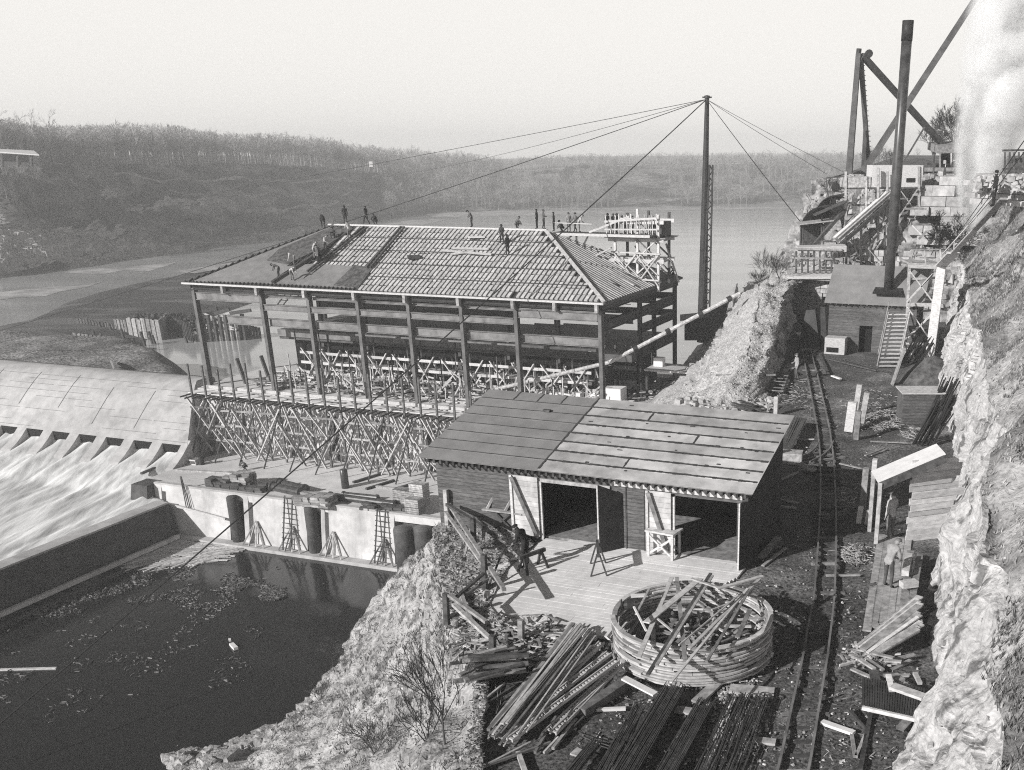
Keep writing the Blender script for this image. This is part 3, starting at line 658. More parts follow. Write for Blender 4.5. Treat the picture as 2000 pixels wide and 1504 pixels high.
# goods on the apron deck
def tube_thing(u, v, u2, v2, r, label, z=DK, nm='steel_pipe', m_=None, group=None):
    mb = MB(); p = G(u, v, z+r)+ZZ*0; q = G(u2, v2, z+r); d = (q-p).normalized()
    mb.tube(p, q, r, n=14); mb.lathe(p-d*.02, [(r*1.25, 0), (r*1.25, .18)], 14, d); mb.lathe(q-d*.18, [(r*1.25, 0), (r*1.25, .2), (r*.8, .2), (r*.8, .05)], 14, d)
    return one(mb, nm, m_ or M['iron_pipe'], label, 'pipe', group, smooth=False)
tube_thing(545, 943, 596, 956, .38, 'flanged dark pipe on the deck, the back one of the pipes beside the slab stack')
tube_thing(532, 950, 588, 962, .38, 'flanged dark pipe on the deck, the front one of the pipes beside the slab stack')
tube_thing(644, 968, 772, 985, .3, 'long slender pipe lying along the edge of the gate wall')
tube_thing(670, 965, 738, 972, .22, 'short slender pipe behind the long pipe at the wall edge')
for (u, v, h, r, lb) in ((675, 953, 1.7, .33, 'dark cylinder standing upright alone on the concrete deck'), (671, 951, 1.35, .12, 'thin dark post beside the upright cylinder on the deck')):
    mb = MB(); mb.lathe(G(u, v, DK), [(r, 0), (r, h), (r*.8, h+.05)], 14); one(mb, 'upright_cylinder', M['iron_pipe'], lb, 'pipe', smooth=True)
def stack(c, yaw_, nx, ny, nz, bx, by, bz, rg, j=.06, gap=.03):
    mb = MB(); ax = V((math.cos(yaw_), math.sin(yaw_), 0)); ay = V((-math.sin(yaw_), math.cos(yaw_), 0))
    for k in range(nz):
        for i in range(nx):
            for q in range(ny):
                if k == nz-1 and rg.random() < .3: continue
                mb.box(V(c)+ax*(i-(nx-1)/2)*bx+ay*(q-(ny-1)/2)*by+ZZ*k*bz, bx-gap+rg.uniform(-j, j)*.3, by-gap, bz-.02, yaw_+rg.uniform(-j, j))
    return mb
r_ = random.Random(41)
for k, (u, v, nx, ny, nz, lb) in enumerate(((432, 952, 3, 2, 4, 'stack of dark slabs at the left of the heap on the deck edge'), (470, 950, 3, 3, 6, 'tall heap of grey slabs on the deck edge above the first gate slot'), (488, 957, 4, 2, 3, 'low heap of dark slabs right of the tall heap'),
                                      (617, 985, 4, 3, 4, 'pile of blocks on top of the round guide column'), (757, 996, 6, 2, 2, 'untidy dark pile of blocks above the right ladder'))):
    one(stack(G(u, v, DK+.02), YAW+.1, nx, ny, nz, .8, .55, .22, r_, .35), 'slab_pile', M['stone_dim'] if k in (1, 3) else M['steel'], lb, 'pile')
for k, (u, v, nz, lb) in enumerate(((788, 985, 2, 'wooden crate stack at the shed end of the gate wall, left one'), (803, 988, 2, 'wooden crate stack at the shed end, middle one'), (822, 990, 3, 'wooden crate stack at the shed end, tallest and rightmost'), (812, 1004, 2, 'front wooden crate stack beside the upright tanks'))):
    t = thing('crate_stack', lb, 'crates', G(u, v, DK))
    for z in range(nz):
        c = G(u, v, DK+.03)+ZZ*z*.72; m = MB()
        for s in (-1, 1):
            for q in range(4): m.box(c+WW*s*.5+ZZ*(.02+q*.17), 1.3, .04, .14, YAW)
            for q in range(4): m.box(c+LL*s*.64+ZZ*(.02+q*.17), .04, .98, .14, YAW)
        for q in range(3): m.box(c+WW*(q-1)*.3+ZZ*.64, 1.3, .16, .04, YAW)
        m.build('crate', M['wood'], t)
for (u, v) in ((375, 905),):
    t = thing('low_rack', 'low white timber rack with a dark drum on the deck near the dam', 'rack', G(u, v, DK)); m = MB(); c = G(u, v, DK)
    for s in (-.4, .4): m.box(c+WW*s, 1.7, .06, .1, YAW); m.box(c+WW*s+ZZ*.4, 1.7, .06, .1, YAW)
    for s in (-.8, -.3, .2, .8): m.box(c+LL*s, .06, .8, .5, YAW)
    m.build('frame', M['wood_new'], t); m = MB(); m.lathe(c+LL*1.2, [(.25, 0), (.25, .8), (.05, .82)], 12); m.build('drum', M['steel_dark'], t)
for (u, v, u2, v2, lb) in ((690, 942, 745, 925, 'dark timber lying on the deck in front of the scaffold, left one'), (715, 955, 770, 938, 'dark timber lying on the deck in front of the scaffold, middle one'), (772, 955, 822, 940, 'dark timber lying on the deck in front of the scaffold, right one'), (735, 950, 838, 962, 'thin pale plank lying on the deck by the shed corner'), (345, 918, 465, 925, 'grey timber kerb lying near the deck edge by the slab heap'), (276, 925, 372, 884, 'long dark rail timber along the deck edge above the rapids')):
    one(MB().beam(G(u, v, DK+.1), G(u2, v2, DK+.1), .25, .18), 'deck_timber', M['wood_dark'] if 'dark' in lb else M['wood'], lb, 'timber')
# driftwood raft and flotsam in the basin
r_ = random.Random(51)
raft = [tuple(G(u, v, BZ)[:2]) for u, v in ((240, 1088), (330, 1042), (410, 1044), (478, 1062), (420, 1095), (350, 1110), (275, 1106))]
def flo(n, pg, l0, l1, name, lb, ang=None, w0=.06, w1=.2):
    mb = MB(); xs = [p[0] for p in pg]; ys = [p[1] for p in pg]; c = 0
    while c < n:
        x = r_.uniform(min(xs), max(xs)); y = r_.uniform(min(ys), max(ys))
        if inpoly(x, y, pg) < 0 and r_.random() > .04: continue
        if 'raft' not in name and noise.noise(V((x*.35, y*.35, 2))) < .02+.1*r_.random(): continue
        c += 1; a = (ang if ang is not None else r_.uniform(0, 3.14))+r_.gauss(0, .35); d = V((math.cos(a), math.sin(a), 0))*r_.uniform(l0, l1)/2; z = BZ+r_.uniform(-.01, .12)
        mb.beam(V((x, y, z))-d, V((x, y, z+r_.uniform(-.03, .03)))+d, r_.uniform(w0, w1), r_.uniform(.04, .1))
    return tag(mb.build(name, M['wood_new' if 'raft' in name else 'flotsam_dark']), lb, 'driftwood', kind='stuff')
flo(900, raft, .8, 3.4, 'driftwood_raft', 'thick mat of floating boards and driftwood in the basin corner', YAW+.9, .08, .28)
def pg_(l): return [tuple(G(u, v, BZ)[:2]) for u, v in l]
flo(1800, pg_([(150, 1130), (330, 1100), (420, 1120), (470, 1110), (590, 1175), (560, 1215), (420, 1190), (250, 1190), (60, 1210)]), .04, .32, 'flotsam', 'scattered sticks and scum floating on the dark basin', None, .015, .05)
flo(1200, pg_([(455, 1125), (530, 1150), (590, 1180), (560, 1205), (500, 1195), (440, 1160)]), .06, .5, 'flotsam_patch', 'dense patch of floating sticks in the middle of the basin', None, .015, .05)
flo(500, pg_([(0, 1230), (300, 1120), (520, 1230), (480, 1330), (100, 1420), (0, 1380)]), .05, .35, 'stray_flotsam', 'stray twigs floating thinly over the near basin', None, .02, .05)
one(MB().beam(G(0, 1308, BZ+.05), G(110, 1305, BZ+.05), .2, .1), 'floating_plank', M['wood_new'], 'single long plank afloat at the left edge of the basin', 'plank')
mb = MB(); mb.beam(G(452, 1258, BZ+.05), G(461, 1267, BZ+.15), .3, .2); mb.box(G(449, 1251, BZ), .15, .4, .1, .5)
one(mb, 'floating_box', M['white_board'], 'small white box floating alone in the dark basin', 'box')
# ================================================================ POWERHOUSE FRAME
PL, PW, EZ, RH = 43.2, 19.1, 2.1, 4.87
HW = PW/2
CA = [0, 7.99, 13.43, 18.87, 24.31, 29.75, 35.2, 43.2]
ph = thing('steel_frame_building', 'large steel powerhouse frame with a half-covered hipped roof beyond the dam', 'building', P(0, 0, FZ))
def icol(a, b, z0, z1, w_=.42):
    m = MB(); d = w_
    m.beam(P(a, b-d/2, z0), P(a, b-d/2, z1), .32, .05, up=WW); m.beam(P(a, b+d/2, z0), P(a, b+d/2, z1), .32, .05, up=WW)
    m.beam(P(a, b, z0), P(a, b, z1), .1, d-.06, up=WW); return m
for a in CA: icol(a, 0, FZ, EZ-.5, .5).build('column', M['steel_col'], ph)
for b in (9.2, 13, PW): icol(PL, b, FZ, EZ-.5).build('column', M['steel_dark'], ph)
for a in CA[:-1]: icol(a, PW, FZ, EZ-.5).build('column', M['steel_dark'], ph)
for a in CA[1:-1]: icol(a, 8.2, FZ, 1.0, .36).build('column', M['steel'], ph)
icol(0, 9.2, FZ, EZ-.5).build('column', M['steel'], ph)
def girder(a0, b0, a1, b1, z0, z1, m_, name='girder', fl=.34):
    p, q = P(a0, b0, 0), P(a1, b1, 0); m = MB(); zc = (z0+z1)/2; up = ZZ
    m.beam(p+ZZ*zc, q+ZZ*zc, .06, z1-z0-.08); m.beam(p+ZZ*z1, q+ZZ*z1, fl, .05); m.beam(p+ZZ*z0, q+ZZ*z0, fl, .05)
    m.build(name, m_, ph)
girder(-.3, -.15, PL+.3, -.15, 1.45, 1.98, M['steel_dark'], 'eave_beam', .3)
girder(PL+.15, -.3, PL+.15, PW+.3, 1.35, 1.98, M['steel_dark'], 'eave_beam', .3)
girder(-.15, -.3, -.15, PW+.3, 1.35, 1.98, M['steel_dark'], 'eave_beam', .3)
girder(-.3, PW+.15, PL+.3, PW+.15, 1.35, 1.98, M['steel_dark'], 'eave_beam', .3)
m = MB(); m.beam(P(-.7, -.68, EZ-.02), P(PL+.6, -.68, EZ-.02), .28, .16); m.build('gutter', M['wood_new'], ph)
m = MB(); m.beam(P(PL+.6, -.6, EZ-.04), P(PL+.6, PW+.5, EZ-.04), .2, .2); m.build('gutter', M['wood_dark'], ph)
for a in (4, 8, 13.4, 18.9, 24.3, 29.8, 35.2, 39.2, 43.1):
    m = MB(); m.obox(P(a-.14, -.75, 1.3), LL*.28, WW*.35, ZZ*.75); m.build('bracket', M['wood'], ph)
for i in (0, 6): girder(CA[i]+.25, -.1, CA[i+1]-.25, -.1, .5, 1.2, M['steel_mid'])
for i in range(1, 6): girder(CA[i]+.25, -.1, CA[i+1]-.25, -.1, -.15, .38, M['steel_mid']); girder(CA[i]+.25, .25, CA[i+1]-.25, .25, 1.0, 1.22, M['steel_mid'])
for i in range(0, 7): girder(CA[i]+.25 if i else 3.2, .35, CA[i+1]-.25, .35, -1.75, -1.02, M['steel_mid'])
for i in range(7):
    girder(CA[i]+.2, PW, CA[i+1]-.2, PW, .0, .6, M['steel_dark']); girder(CA[i]+.2, PW, CA[i+1]-.2, PW, -1.7, -1.1, M['steel_dark'])
girder(PL, .3, PL, PW, -.4, .4, M['steel_dark']); girder(PL, 9.2, PL, PW, -1.9, -1.2, M['steel_dark'])
girder(8.2, 8.2, PL-.3, 8.2, -.9, -.2, M['steel']); girder(13, 13.5, PL-.3, 13.5, .3, .9, M['steel'])
for i, a in enumerate(CA):           # roof trusses under the deck
    m = MB(); h = RH if 1 < i < 7 else RH*.6
    hw = HW if 0 < i < 7 else 0
    if hw:
        m.beam(P(a, .2, 1.5), P(a, PW-.2, 1.5), .16, .2); m.beam(P(a, .2, 1.7), P(a, HW, 1.4+RH), .14, .2); m.beam(P(a, PW-.2, 1.7), P(a, HW, 1.4+RH), .14, .2)
        for k in range(1, 6):
            for s in (0, 1):
                b = HW*k/6; z = 1.6+RH*k/6; bb = b if s == 0 else PW-b; b2 = HW*(k-1)/6; b2 = b2 if s == 0 else PW-b2
                m.beam(P(a, bb, 1.5), P(a, bb, z), .08); m.beam(P(a, b2, 1.5), P(a, bb, z), .08)
        m.build('roof_truss', M['steel_dark'], ph)
# deck: hollow tiles laid between dark ribs that run down the slope
def rf(a, s):      # front slope: s = 0 eave .. 1 ridge (plan distance fraction)
    return P(a, -.55+(HW+.55)*s, EZ+.05+RH*s)
nF = (LL*0+ZZ*(HW+.55)-WW*RH).normalized()
ext = .6
def alo(s): return -ext+(HW+ext)*s
def ahi(s): return PL+ext-(HW+ext)*s
m = MB(); m.poly([rf(alo(0), 0), rf(ahi(0), 0), rf(ahi(1), 1), rf(alo(1), 1)])
q = [P(PL-alo(0), 0, 0)]
def rb(a, s): return P(a, PW+.55-(HW+.55)*s, EZ+.05+RH*s)
m.poly([rb(alo(0), 0), rb(alo(1), 1), rb(ahi(1), 1), rb(ahi(0), 0)])
m.build('roof_deck', M['steel_dark'], ph)
m = MB(); m.poly([rf(alo(0), 0), rf(alo(1), 1), rb(alo(0), 0)]); m.build('roof_deck', M['felt'], ph)
m = MB(); m.poly([rf(ahi(0), 0), rb(ahi(0), 0), rf(ahi(1), 1)]); m.build('roof_deck', M['steel_dark'], ph)
rg = random.Random(61); m = MB(); rib = MB(); ns = 12; pa = .46
def sof(p): x, y = ab(p); return x, (y+.55)/(HW+.55)
_p = [sof(RP(u, v, rf(0, 0), nF)) for u, v in ((612, 515), (690, 446), (728, 520), (702, 560))]
def _ln(p, q): k_ = (q[0]-p[0])/(q[1]-p[1]); return p[0]-k_*p[1], p[0]-k_*p[1]+k_
CVL = _ln(_p[0], _p[1])+_ln(_p[3], _p[2]); CVS = _p[2][1]
def cover(a, s):    # where tiles are already covered or not yet laid
    return a < (CVL[0]+(CVL[1]-CVL[0])*s if s > CVS else CVL[2]+(CVL[3]-CVL[2])*s)
na = int(PL/pa)
for i in range(-2, na+3):
    a = i*pa
    for k in range(ns):
        s0, s1 = k/ns, (k+1)/ns; sm = (s0+s1)/2
        if a < alo(sm)+.1 or a+pa > ahi(sm)-.1 or cover(a, sm): continue
        if rg.random() < .003: continue
        e = .02+rg.uniform(0, .02)
        o = rf(a+.07, s0+.006)+nF*.03
        m.obox(o, LL*(pa-.16), rf(a, s1-.008-rg.uniform(0, .012))-rf(a, s0), nF*(.07+rg.uniform(0, .03)))
m.build('roof_tiles', M['tile'], ph)
for i in range(-2, na+3):
    a = i*pa; s1 = min(1, (a+ext)/(HW+ext), (PL+ext-a)/(HW+ext))
    if s1 <= 0: continue
    rib.beam(rf(a, 0)+nF*.08, rf(a, s1)+nF*.08, .06, .12, up=nF)
rib.build('roof_ribs', M['steel'], ph)
for s in (.2, .4, .6, .8):
    m = MB(); m.beam(rf(alo(s)+6 if s > .3 else 19, s)+nF*.14, rf(ahi(s)-.2, s)+nF*.14, .09, .05, up=nF); m.build('purlin_line', M['rib'], ph)
# right hip: pale ribs over a dark void
nH = (ZZ*(HW+.55)+LL*RH).normalized()
m = MB(); N_ = 34
for k in range(N_):
    t_ = (k+.5)/N_; b = lerp(-.4, PW+.4, t_); s1 = 1-abs(b-HW)/(HW+.55)
    if b > 13.5: continue
    p = P(PL+ext, b, EZ+.05); q = P(PL+ext-(HW+ext)*s1, b, EZ+.05+RH*s1); m.beam(p+nH*.07, q+nH*.07, .2, .07, up=nH)
m.build('hip_ribs', M['tile'], ph)
m = MB(); m.beam(rf(ahi(0), 0)+nF*.1, rf(ahi(1), 1)+nF*.15, .3, .12, up=nF); m.build('hip_rafter', M['tile'], ph)
m = MB(); m.beam(rf(alo(1)-.2, 1)+ZZ*.12, rf(ahi(1)+.2, 1)+ZZ*.12, .45, .14); m.build('ridge_cap', M['wood_new'], ph)
m = MB(); m.beam(rf(alo(1), 1)-ZZ*.18-WW*.2, rf(ahi(1), 1)-ZZ*.18-WW*.2, .2, .35); m.build('ridge_beam', M['rib'], ph)
# felt and fill already laid at the left end
def roofpt(u, v, h=.16): return RP(u, v, rf(0, 0)+nF*h, nF)
def sheet(px, h, name, m_, sub=1):
    m = MB(); top = [roofpt(u, v, h) for u, v in px]; bot = [p-nF*(h-.02) for p in top]; n = len(top); m.poly(top[::-1])
    for i in range(n): j = (i+1) % n; m.poly([top[i], top[j], bot[j], bot[i]])
    return m.build(name, m_, ph)
sheet([(379, 548), (500, 551), (690, 561), (720, 523), (655, 517), (610, 515), (560, 520), (577, 503), (640, 447), (649, 441)], .15, 'roof_covering', M['felt'])
sheet([(651, 557), (700, 561), (728, 523), (692, 517)], .19, 'roof_fill', M['cinder_fill'])
sheet([(521, 508), (560, 516), (640, 478), (690, 446), (652, 443), (640, 446), (545, 486)], .19, 'roof_fill', M['cinder_fill'])
for (u, v, u2, v2, w_) in ((711, 443, 600, 530, .5), (783, 443, 716, 522, .5), (530, 551, 640, 480, .16)):
    m = MB(); p, q = roofpt(u, v, .34), roofpt(u2, v2, .34); sd = LL*w_*.8
    m.beam(p, q, .14, .2, up=nF); m.beam(p+sd, q+sd, .12, .16, up=nF)
    for k in range(14): c = p.lerp(q, k/14); m.beam(c, c+sd, .1, .08, up=nF)
    m.build('roof_runner', M['wood_dark'], ph)
# floors inside
m = MB(); m.obox(P(3, 7.5, -4.4), LL*40, WW*11.5, ZZ*1.0); m.build('floor_slab', M['steel'], ph)
m = MB(); m.obox(P(3, 7.3, -4.1), LL*28, WW*.2, ZZ*.72); m.build('slab_edge', M['steel_mid'], ph)
m = MB(); m.obox(P(4, 8.6, FZ), LL*39, WW*.2, ZZ*3.6); m.build('slab_shade_sheet', M['black'], ph)  # added black sheet, painted as the shade under the floor slab
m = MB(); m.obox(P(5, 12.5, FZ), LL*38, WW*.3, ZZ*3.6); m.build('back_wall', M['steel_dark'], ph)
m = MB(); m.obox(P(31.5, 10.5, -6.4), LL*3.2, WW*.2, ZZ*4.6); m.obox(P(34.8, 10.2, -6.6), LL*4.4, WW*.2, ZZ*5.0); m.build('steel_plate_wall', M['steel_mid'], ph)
m = MB(); m.obox(P(-.9, -1.6, DK-.5), LL*46, WW*1.2, ZZ*(FZ-DK+.5-.02)); m.build('basement_wall', M['concrete_wall'], ph)
for a in (4.2, 9.8, 15.2, 20.6, 26, 31.4):
    m = MB(); m.obox(P(a, -1.75, DK), LL*.9, WW*.2, ZZ*4.4); m.build('recess_shade_strip', M['concrete_dark'], ph)  # dark strip on the wall face, painted as the shade of a recess
m = MB(); m.obox(P(-.8, -1.0, FZ-.6), LL*46, WW*21, ZZ*.6); m.build('ground_floor', M['concrete_deck'], ph)
# clutter of timber and blocks on the powerhouse floor
r_ = random.Random(71); mb = MB()
for k in range(900):
    a, b = r_.uniform(4, 44), r_.uniform(.8, 7.2); c = P(a, b, FZ+r_.uniform(.02, .5)); t_ = r_.choice([0, 0, math.pi/2, r_.uniform(0, 3)])+YAW; d = V((math.cos(t_), math.sin(t_), r_.uniform(-.15, .15)))*r_.uniform(.3, 1.6)
    mb.beam(c-d, c+d, r_.uniform(.08, .25), r_.uniform(.05, .2))
tag(mb.build('loose_timber', M['flotsam']), 'scattered offcuts and boards over the powerhouse floor', 'timber', kind='stuff')
for k in range(26):
    a = 35.2+k*.36+r_.uniform(-.05, .05); b = 3.2+.9*(k % 2)+r_.uniform(-.1, .1)
    one(MB().box(P(a, b, FZ+.02), .5, .8, r_.uniform(.7, 1.4), YAW), 'concrete_block', M['white_board'], 'small white concrete block standing in the row inside the right bays of the frame', 'block', 'white blocks in the right bays')
one(MB().box(P(42.6, 4.2, FZ+.02), 1.7, 1.5, 1.9, YAW), 'concrete_block', M['white_board'], 'largest white concrete block, just behind the right corner column', 'block')
mb = MB()
for k in range(520):
    a, b = r_.uniform(7, 41), r_.uniform(1.0, 7.0); z = FZ+r_.uniform(0, 1.6)
    if k % 3 == 0: mb.beam(P(a, b, FZ), P(a+r_.uniform(-.2, .2), b, z+r_.uniform(.4, 2.0)), .08)
    else: x = r_.uniform(-1.8, 1.8); mb.beam(P(a, b, z), P(a+x, b+r_.uniform(-.8, .8), z+r_.choice([0, 0, .1, 1.3])), .07, .14)
tag(mb.build('timber_tangle', M['wood_new']), 'tangle of pale props and braces low inside the frame', 'timber', kind='stuff')
mb = MB()
for k in range(150):
    a, b = r_.uniform(8, 42), r_.uniform(1.5, 9); z = r_.uniform(.7, 1.3); x = r_.uniform(.5, 1.8); mb.beam(P(a, b, z), P(a+x, b+r_.uniform(-.5, .5), z+r_.uniform(-.1, .1)), .1, .06)
for k in range(40):
    a = 8+k*.85; mb.beam(P(a, 1.5, 1.28), P(a, 8.5, 1.28), .14, .1)
tag(mb.build('roof_form_timber', M['wood']), 'pale boards and joists standing in for slanting glints under the powerhouse roof', 'timber', kind='stuff')  # pale pieces added as the slanting glints of light under the roof
# timber trestles in the middle bays: posts, rails and crosses
for i in range(6):
    a0, a1 = 8.6+5.35*i, 8.6+5.35*i+4.6
    t = thing('timber_trestle', ['cross-braced timber trestle inside the second bay from the left', 'cross-braced timber trestle inside the third bay from the left', 'cross-braced timber trestle inside the fourth bay from the left', 'cross-braced timber trestle inside the fifth bay from the left', 'cross-braced timber trestle inside the sixth bay from the left', 'cross-braced timber trestle behind the shed roof in the seventh bay'][i], 'trestle', P(a0, 4.6, FZ), 'timber trestles inside the frame')
    for k in range(4):
        a = lerp(a0, a1, k/3)
        for b in (4.2, 6.0): MB().beam(P(a, b, FZ), P(a, b, -4.6+(1.6 if k in (1, 2) and b < 5 else 0)), .13).build('post', M['wood_dark'], t)
    for z in (-4.9, -5.9, -6.9):
        MB().beam(P(a0-.4, 4.1, z), P(a1+.4, 4.1, z-.02), .1, .26).build('rail', M['wood_new'], t)
    MB().beam(P(a0, 5.1, -5.95), P(a1, 5.1, -5.95), 1.6, .1).build('platform', M['wood'], t)
    for (x0, x1) in ((0, .55), (.5, 1)):
        MB().beam(P(lerp(a0, a1, x0), 3.95, FZ+.3), P(lerp(a0, a1, x1), 3.95, -4.4), .09, .2, up=WW).build('brace', M['wood_new'], t)
        MB().beam(P(lerp(a0, a1, x0), 3.85, -4.4), P(lerp(a0, a1, x1), 3.85, FZ+.3), .09, .2, up=WW).build('brace', M['wood_new'], t)
mb = MB()
for k in range(60):
    a = 9+k*.55; 
    if r_.random() < .75: mb.beam(P(a, 8.5, -3.4), P(a+r_.uniform(-.1, .1), 8.5, -3.4+r_.uniform(.3, .8)), .14)
mb.beam(P(12, 8.4, -2.8), P(33, 8.4, -2.85), .1, .1); tag(mb.build('rail_stubs', M['wood_new']), 'row of short pale timber stubs along the raised floor slab', 'timber', kind='stuff')
ladder(P(3.0, 8.0, -1.2), P(4.0, 10.5, 1.3), .75, 'ladder', 'light ladder rising above the girder in the far left bay of the frame', M['wood_new'], 6, .22)
# fine dark standards poking up around the floor
for k, (a, z) in enumerate([(6.2, -.5), (9.3, -2), (12.1, -1.5), (15.3, -4), (17.2, -5.2), (20.2, -3), (21.9, -5), (25.6, -3.4), (27.2, -4.4), (28.4, -2.2), (31.6, -3.6), (33.9, -4.8), (37.2, -5.3), (39.4, -4.6)]):
    one(MB().beam(P(a, 2.4, FZ), P(a+.1, 2.2, z), .09), 'standard_pole', M['wood_dark'], 'thin dark upright pole standing inside the front row of columns', 'pole', 'upright poles inside the frame')
# ================================================================ TIMBER SCAFFOLD
sc_t = thing('timber_scaffold', 'dense pole scaffold against the pale wall below the powerhouse', 'scaffold', P(15, -3, DK))
r_ = random.Random(81); xs = [1.2+1.72*i for i in range(19)]
for i, a in enumerate(xs):
    MB().beam(P(a, -3.9, DK), P(a+r_.uniform(-.1, .1), -3.75, FZ+r_.uniform(2.4, 3.5)), .16).build('post', M['wood_post'], sc_t)
    if i % 1 == 0: MB().beam(P(a+.6, -2.3, DK), P(a+.6, -2.3, FZ-.1), .14).build('post', M['wood_new'], sc_t)
for i, a in enumerate([2.2+2.9*k for k in range(11)]):
    MB().tube(P(a, -6.4, DK), P(a+.7, -3.9, FZ-r_.uniform(.1, 2.2)), .07, n=5).build('raking_prop', M['wood_dark'], sc_t)
for z in (-9.3, -10.9, -12.4):
    for i in range(0, 18, 2):
        MB().beam(P(xs[i]-.3, -3.98, z+r_.uniform(-.15, .15)), P(xs[min(18, i+2)]+.3, -3.98, z+r_.uniform(-.15, .15)), .07, .18).build('ledger', M['wood' if i % 4 else 'wood_old'], sc_t)
nb = 0; ex = MB()
for i in range(18):
    for (z0, z1) in ((DK+.1, -11.2), (-11.4, FZ-.3)):
        for s in (0, 1):
            if r_.random() < .12: continue
            x0, x1 = (xs[i], xs[i+1]) if s == 0 else (xs[i+1], xs[i]); x0 += r_.uniform(-.4, .4); x1 += r_.uniform(-.4, .4); b = -4.05 if s else -3.8
            m = MB().beam(P(x0, b, z0+r_.uniform(0, .4)), P(x1+.5*r_.choice((-1, 1)), b, z1+r_.uniform(-.2, .3)), .08, .2, up=WW)
            if nb < 66: m.build('brace', M['wood_new'] if s else M['wood'], sc_t); nb += 1
for i in range(13):
    a0 = 1.4+i*2.35; s_ = 1 if i % 3 else -1
    MB().beam(P(a0+(0 if s_ > 0 else 3.3), -4.15, FZ-.2-r_.uniform(0, 1)), P(a0+(3.3 if s_ > 0 else 0), -4.4, DK+.05), .1, .22, up=WW).build('brace', M['wood_new' if i % 2 else 'wood'], sc_t)
for i in range(19):     # inner braces and putlogs
    a = xs[i]
    for z in (DK+.2, -12.2, -10.3):
        ex.beam(P(a, -3.9, z), P(a+.1, -1.9, z+1.9), .08, .16); ex.beam(P(a+.9, -2.2, z), P(a+.2+r_.uniform(-1, 1), -2.2, z+2.1), .08, .16)
        ex.beam(P(a+.4+r_.uniform(-.3, .3), -3.1, z), P(a+.9+r_.uniform(-.9, .9), -2.8, z+2.3), .06, .1)
ex.build('inner_braces', M['wood_new'], sc_t)['kind'] = 'stuff'
for i in range(44):
    a = .6+i*.74; m = MB().beam(P(a, -4.7-r_.uniform(0, .4), FZ-.22+r_.uniform(-.05, .05)), P(a+r_.uniform(-.25, .25), -1.7, FZ-.16), .09, .13); m.build('putlog', M['wood_dark'], sc_t)
for k in range(3):
    MB().beam(P(.4, -2.2-k*.52, FZ-.05), P(32.5, -2.2-k*.52, FZ-.05), .5, .06).build('platform_board', M['plankdeck'], sc_t)
MB().beam(P(1.0, -1.2, FZ+.12), P(34, -1.2, FZ+.12), .25, .28).build('edge_beam', M['wood_new'], sc_t)
for k in range(24):
    a = r_.uniform(1, 31); b = r_.uniform(-3.3, -2.1); one(MB().beam(P(a, b, FZ+.03), P(a+r_.uniform(.8, 2), b+r_.uniform(-.4, .4), FZ+.05), .2, .05), 'scaffold_board', M['wood_old'], 'loose grey board lying on the scaffold platform', 'board', 'loose boards on the scaffold platform')
mb = MB(); p, q = G(352, 817, -10.6), G(405, 803, -10.6)
mb.tube(p, q, .42, n=14); one(mb, 'outlet_pipe', M['steel_dark'], 'short fat dark pipe sticking out at the left end of the scaffold', 'pipe')
for (u, v, a, b) in ((395, 745, 3.1, 1.5), (440, 740, 4.4, 3.5)):
    one(MB().beam(P(a, b, FZ), P(a-1.1, b+.5, -5.6), .3), 'leaning_baulk', M['wood_dark'], 'short dark baulk leaning by the left corner column, %s one' % ('nearer' if b < 2 else 'farther'), 'timber')
# ================================================================ TOWER SCAFFOLD ON THE ROOF
t = thing('roof_scaffold_tower', 'rough timber scaffold tower standing over the far right corner of the roof', 'scaffold', P(41, 14, EZ))
r_ = random.Random(91); fa, fb_ = (39.9, 42.1, 44.2), (11.6, 14.6)
for a in fa:
    for b in fb_: MB().beam(P(a, b, EZ+max(-.9, (PL-a)*.45)), P(a+r_.uniform(-.1, .1), b, 8.6+r_.uniform(-.2, .6)), .22).build('post', M['wood_new'] if b < 12 else M['wood_dark'], t)
for z in (4.4, 6.3, 7.9):
    for b in fb_: MB().beam(P(39.2, b-.1, z), P(44.8, b-.1, z+.02), .12, .34).build('ledger', M['wood_new'], t)
    for a in fa: MB().beam(P(a, 11.2, z-.1), P(a, 15.2, z-.1), .08, .18).build('ledger', M['wood'], t)
for k in range(18):
    a0, a1 = r_.choice([(39.9, 42.1), (42.1, 44.2), (42.1, 39.9), (44.2, 42.1)]); z = r_.choice([2.7, 3.2, 4.6, 6.3]); b = r_.choice([11.45, 14.8])
    MB().beam(P(a0, b, z), P(a1, b, z+1.8), .1, .26, up=WW).build('brace', M['wood'] if k % 2 else M['wood_new'], t)
MB().obox(P(38.9, 11.3, 6.45), LL*6.1, WW*3.8, ZZ*.08).build('platform', M['wood'], t)
m = MB()
for k in range(13): m.beam(P(39.2+k*.42, 11.2, 6.8), P(39.2+k*.42+r_.uniform(-.15, .15), 11.2, 8.5+r_.uniform(-.1, .2)), .07)
m.beam(P(39.0, 11.2, 7.9), P(44.2, 11.2, 8.3), .1, .18); m.beam(P(39.0, 11.2, 7.2), P(44.2, 11.2, 7.3), .08, .14); m.beam(P(37.4, 11.2, 6.9), P(41.5, 11.2, 8.4), .08, .18); m.build('guard_rail', M['wood_new'], t)
MB().obox(P(43.6, 12.2, 6.55), LL*1.1, WW*1.6, ZZ*1.4).build('hopper', M['wood_dark'], t)
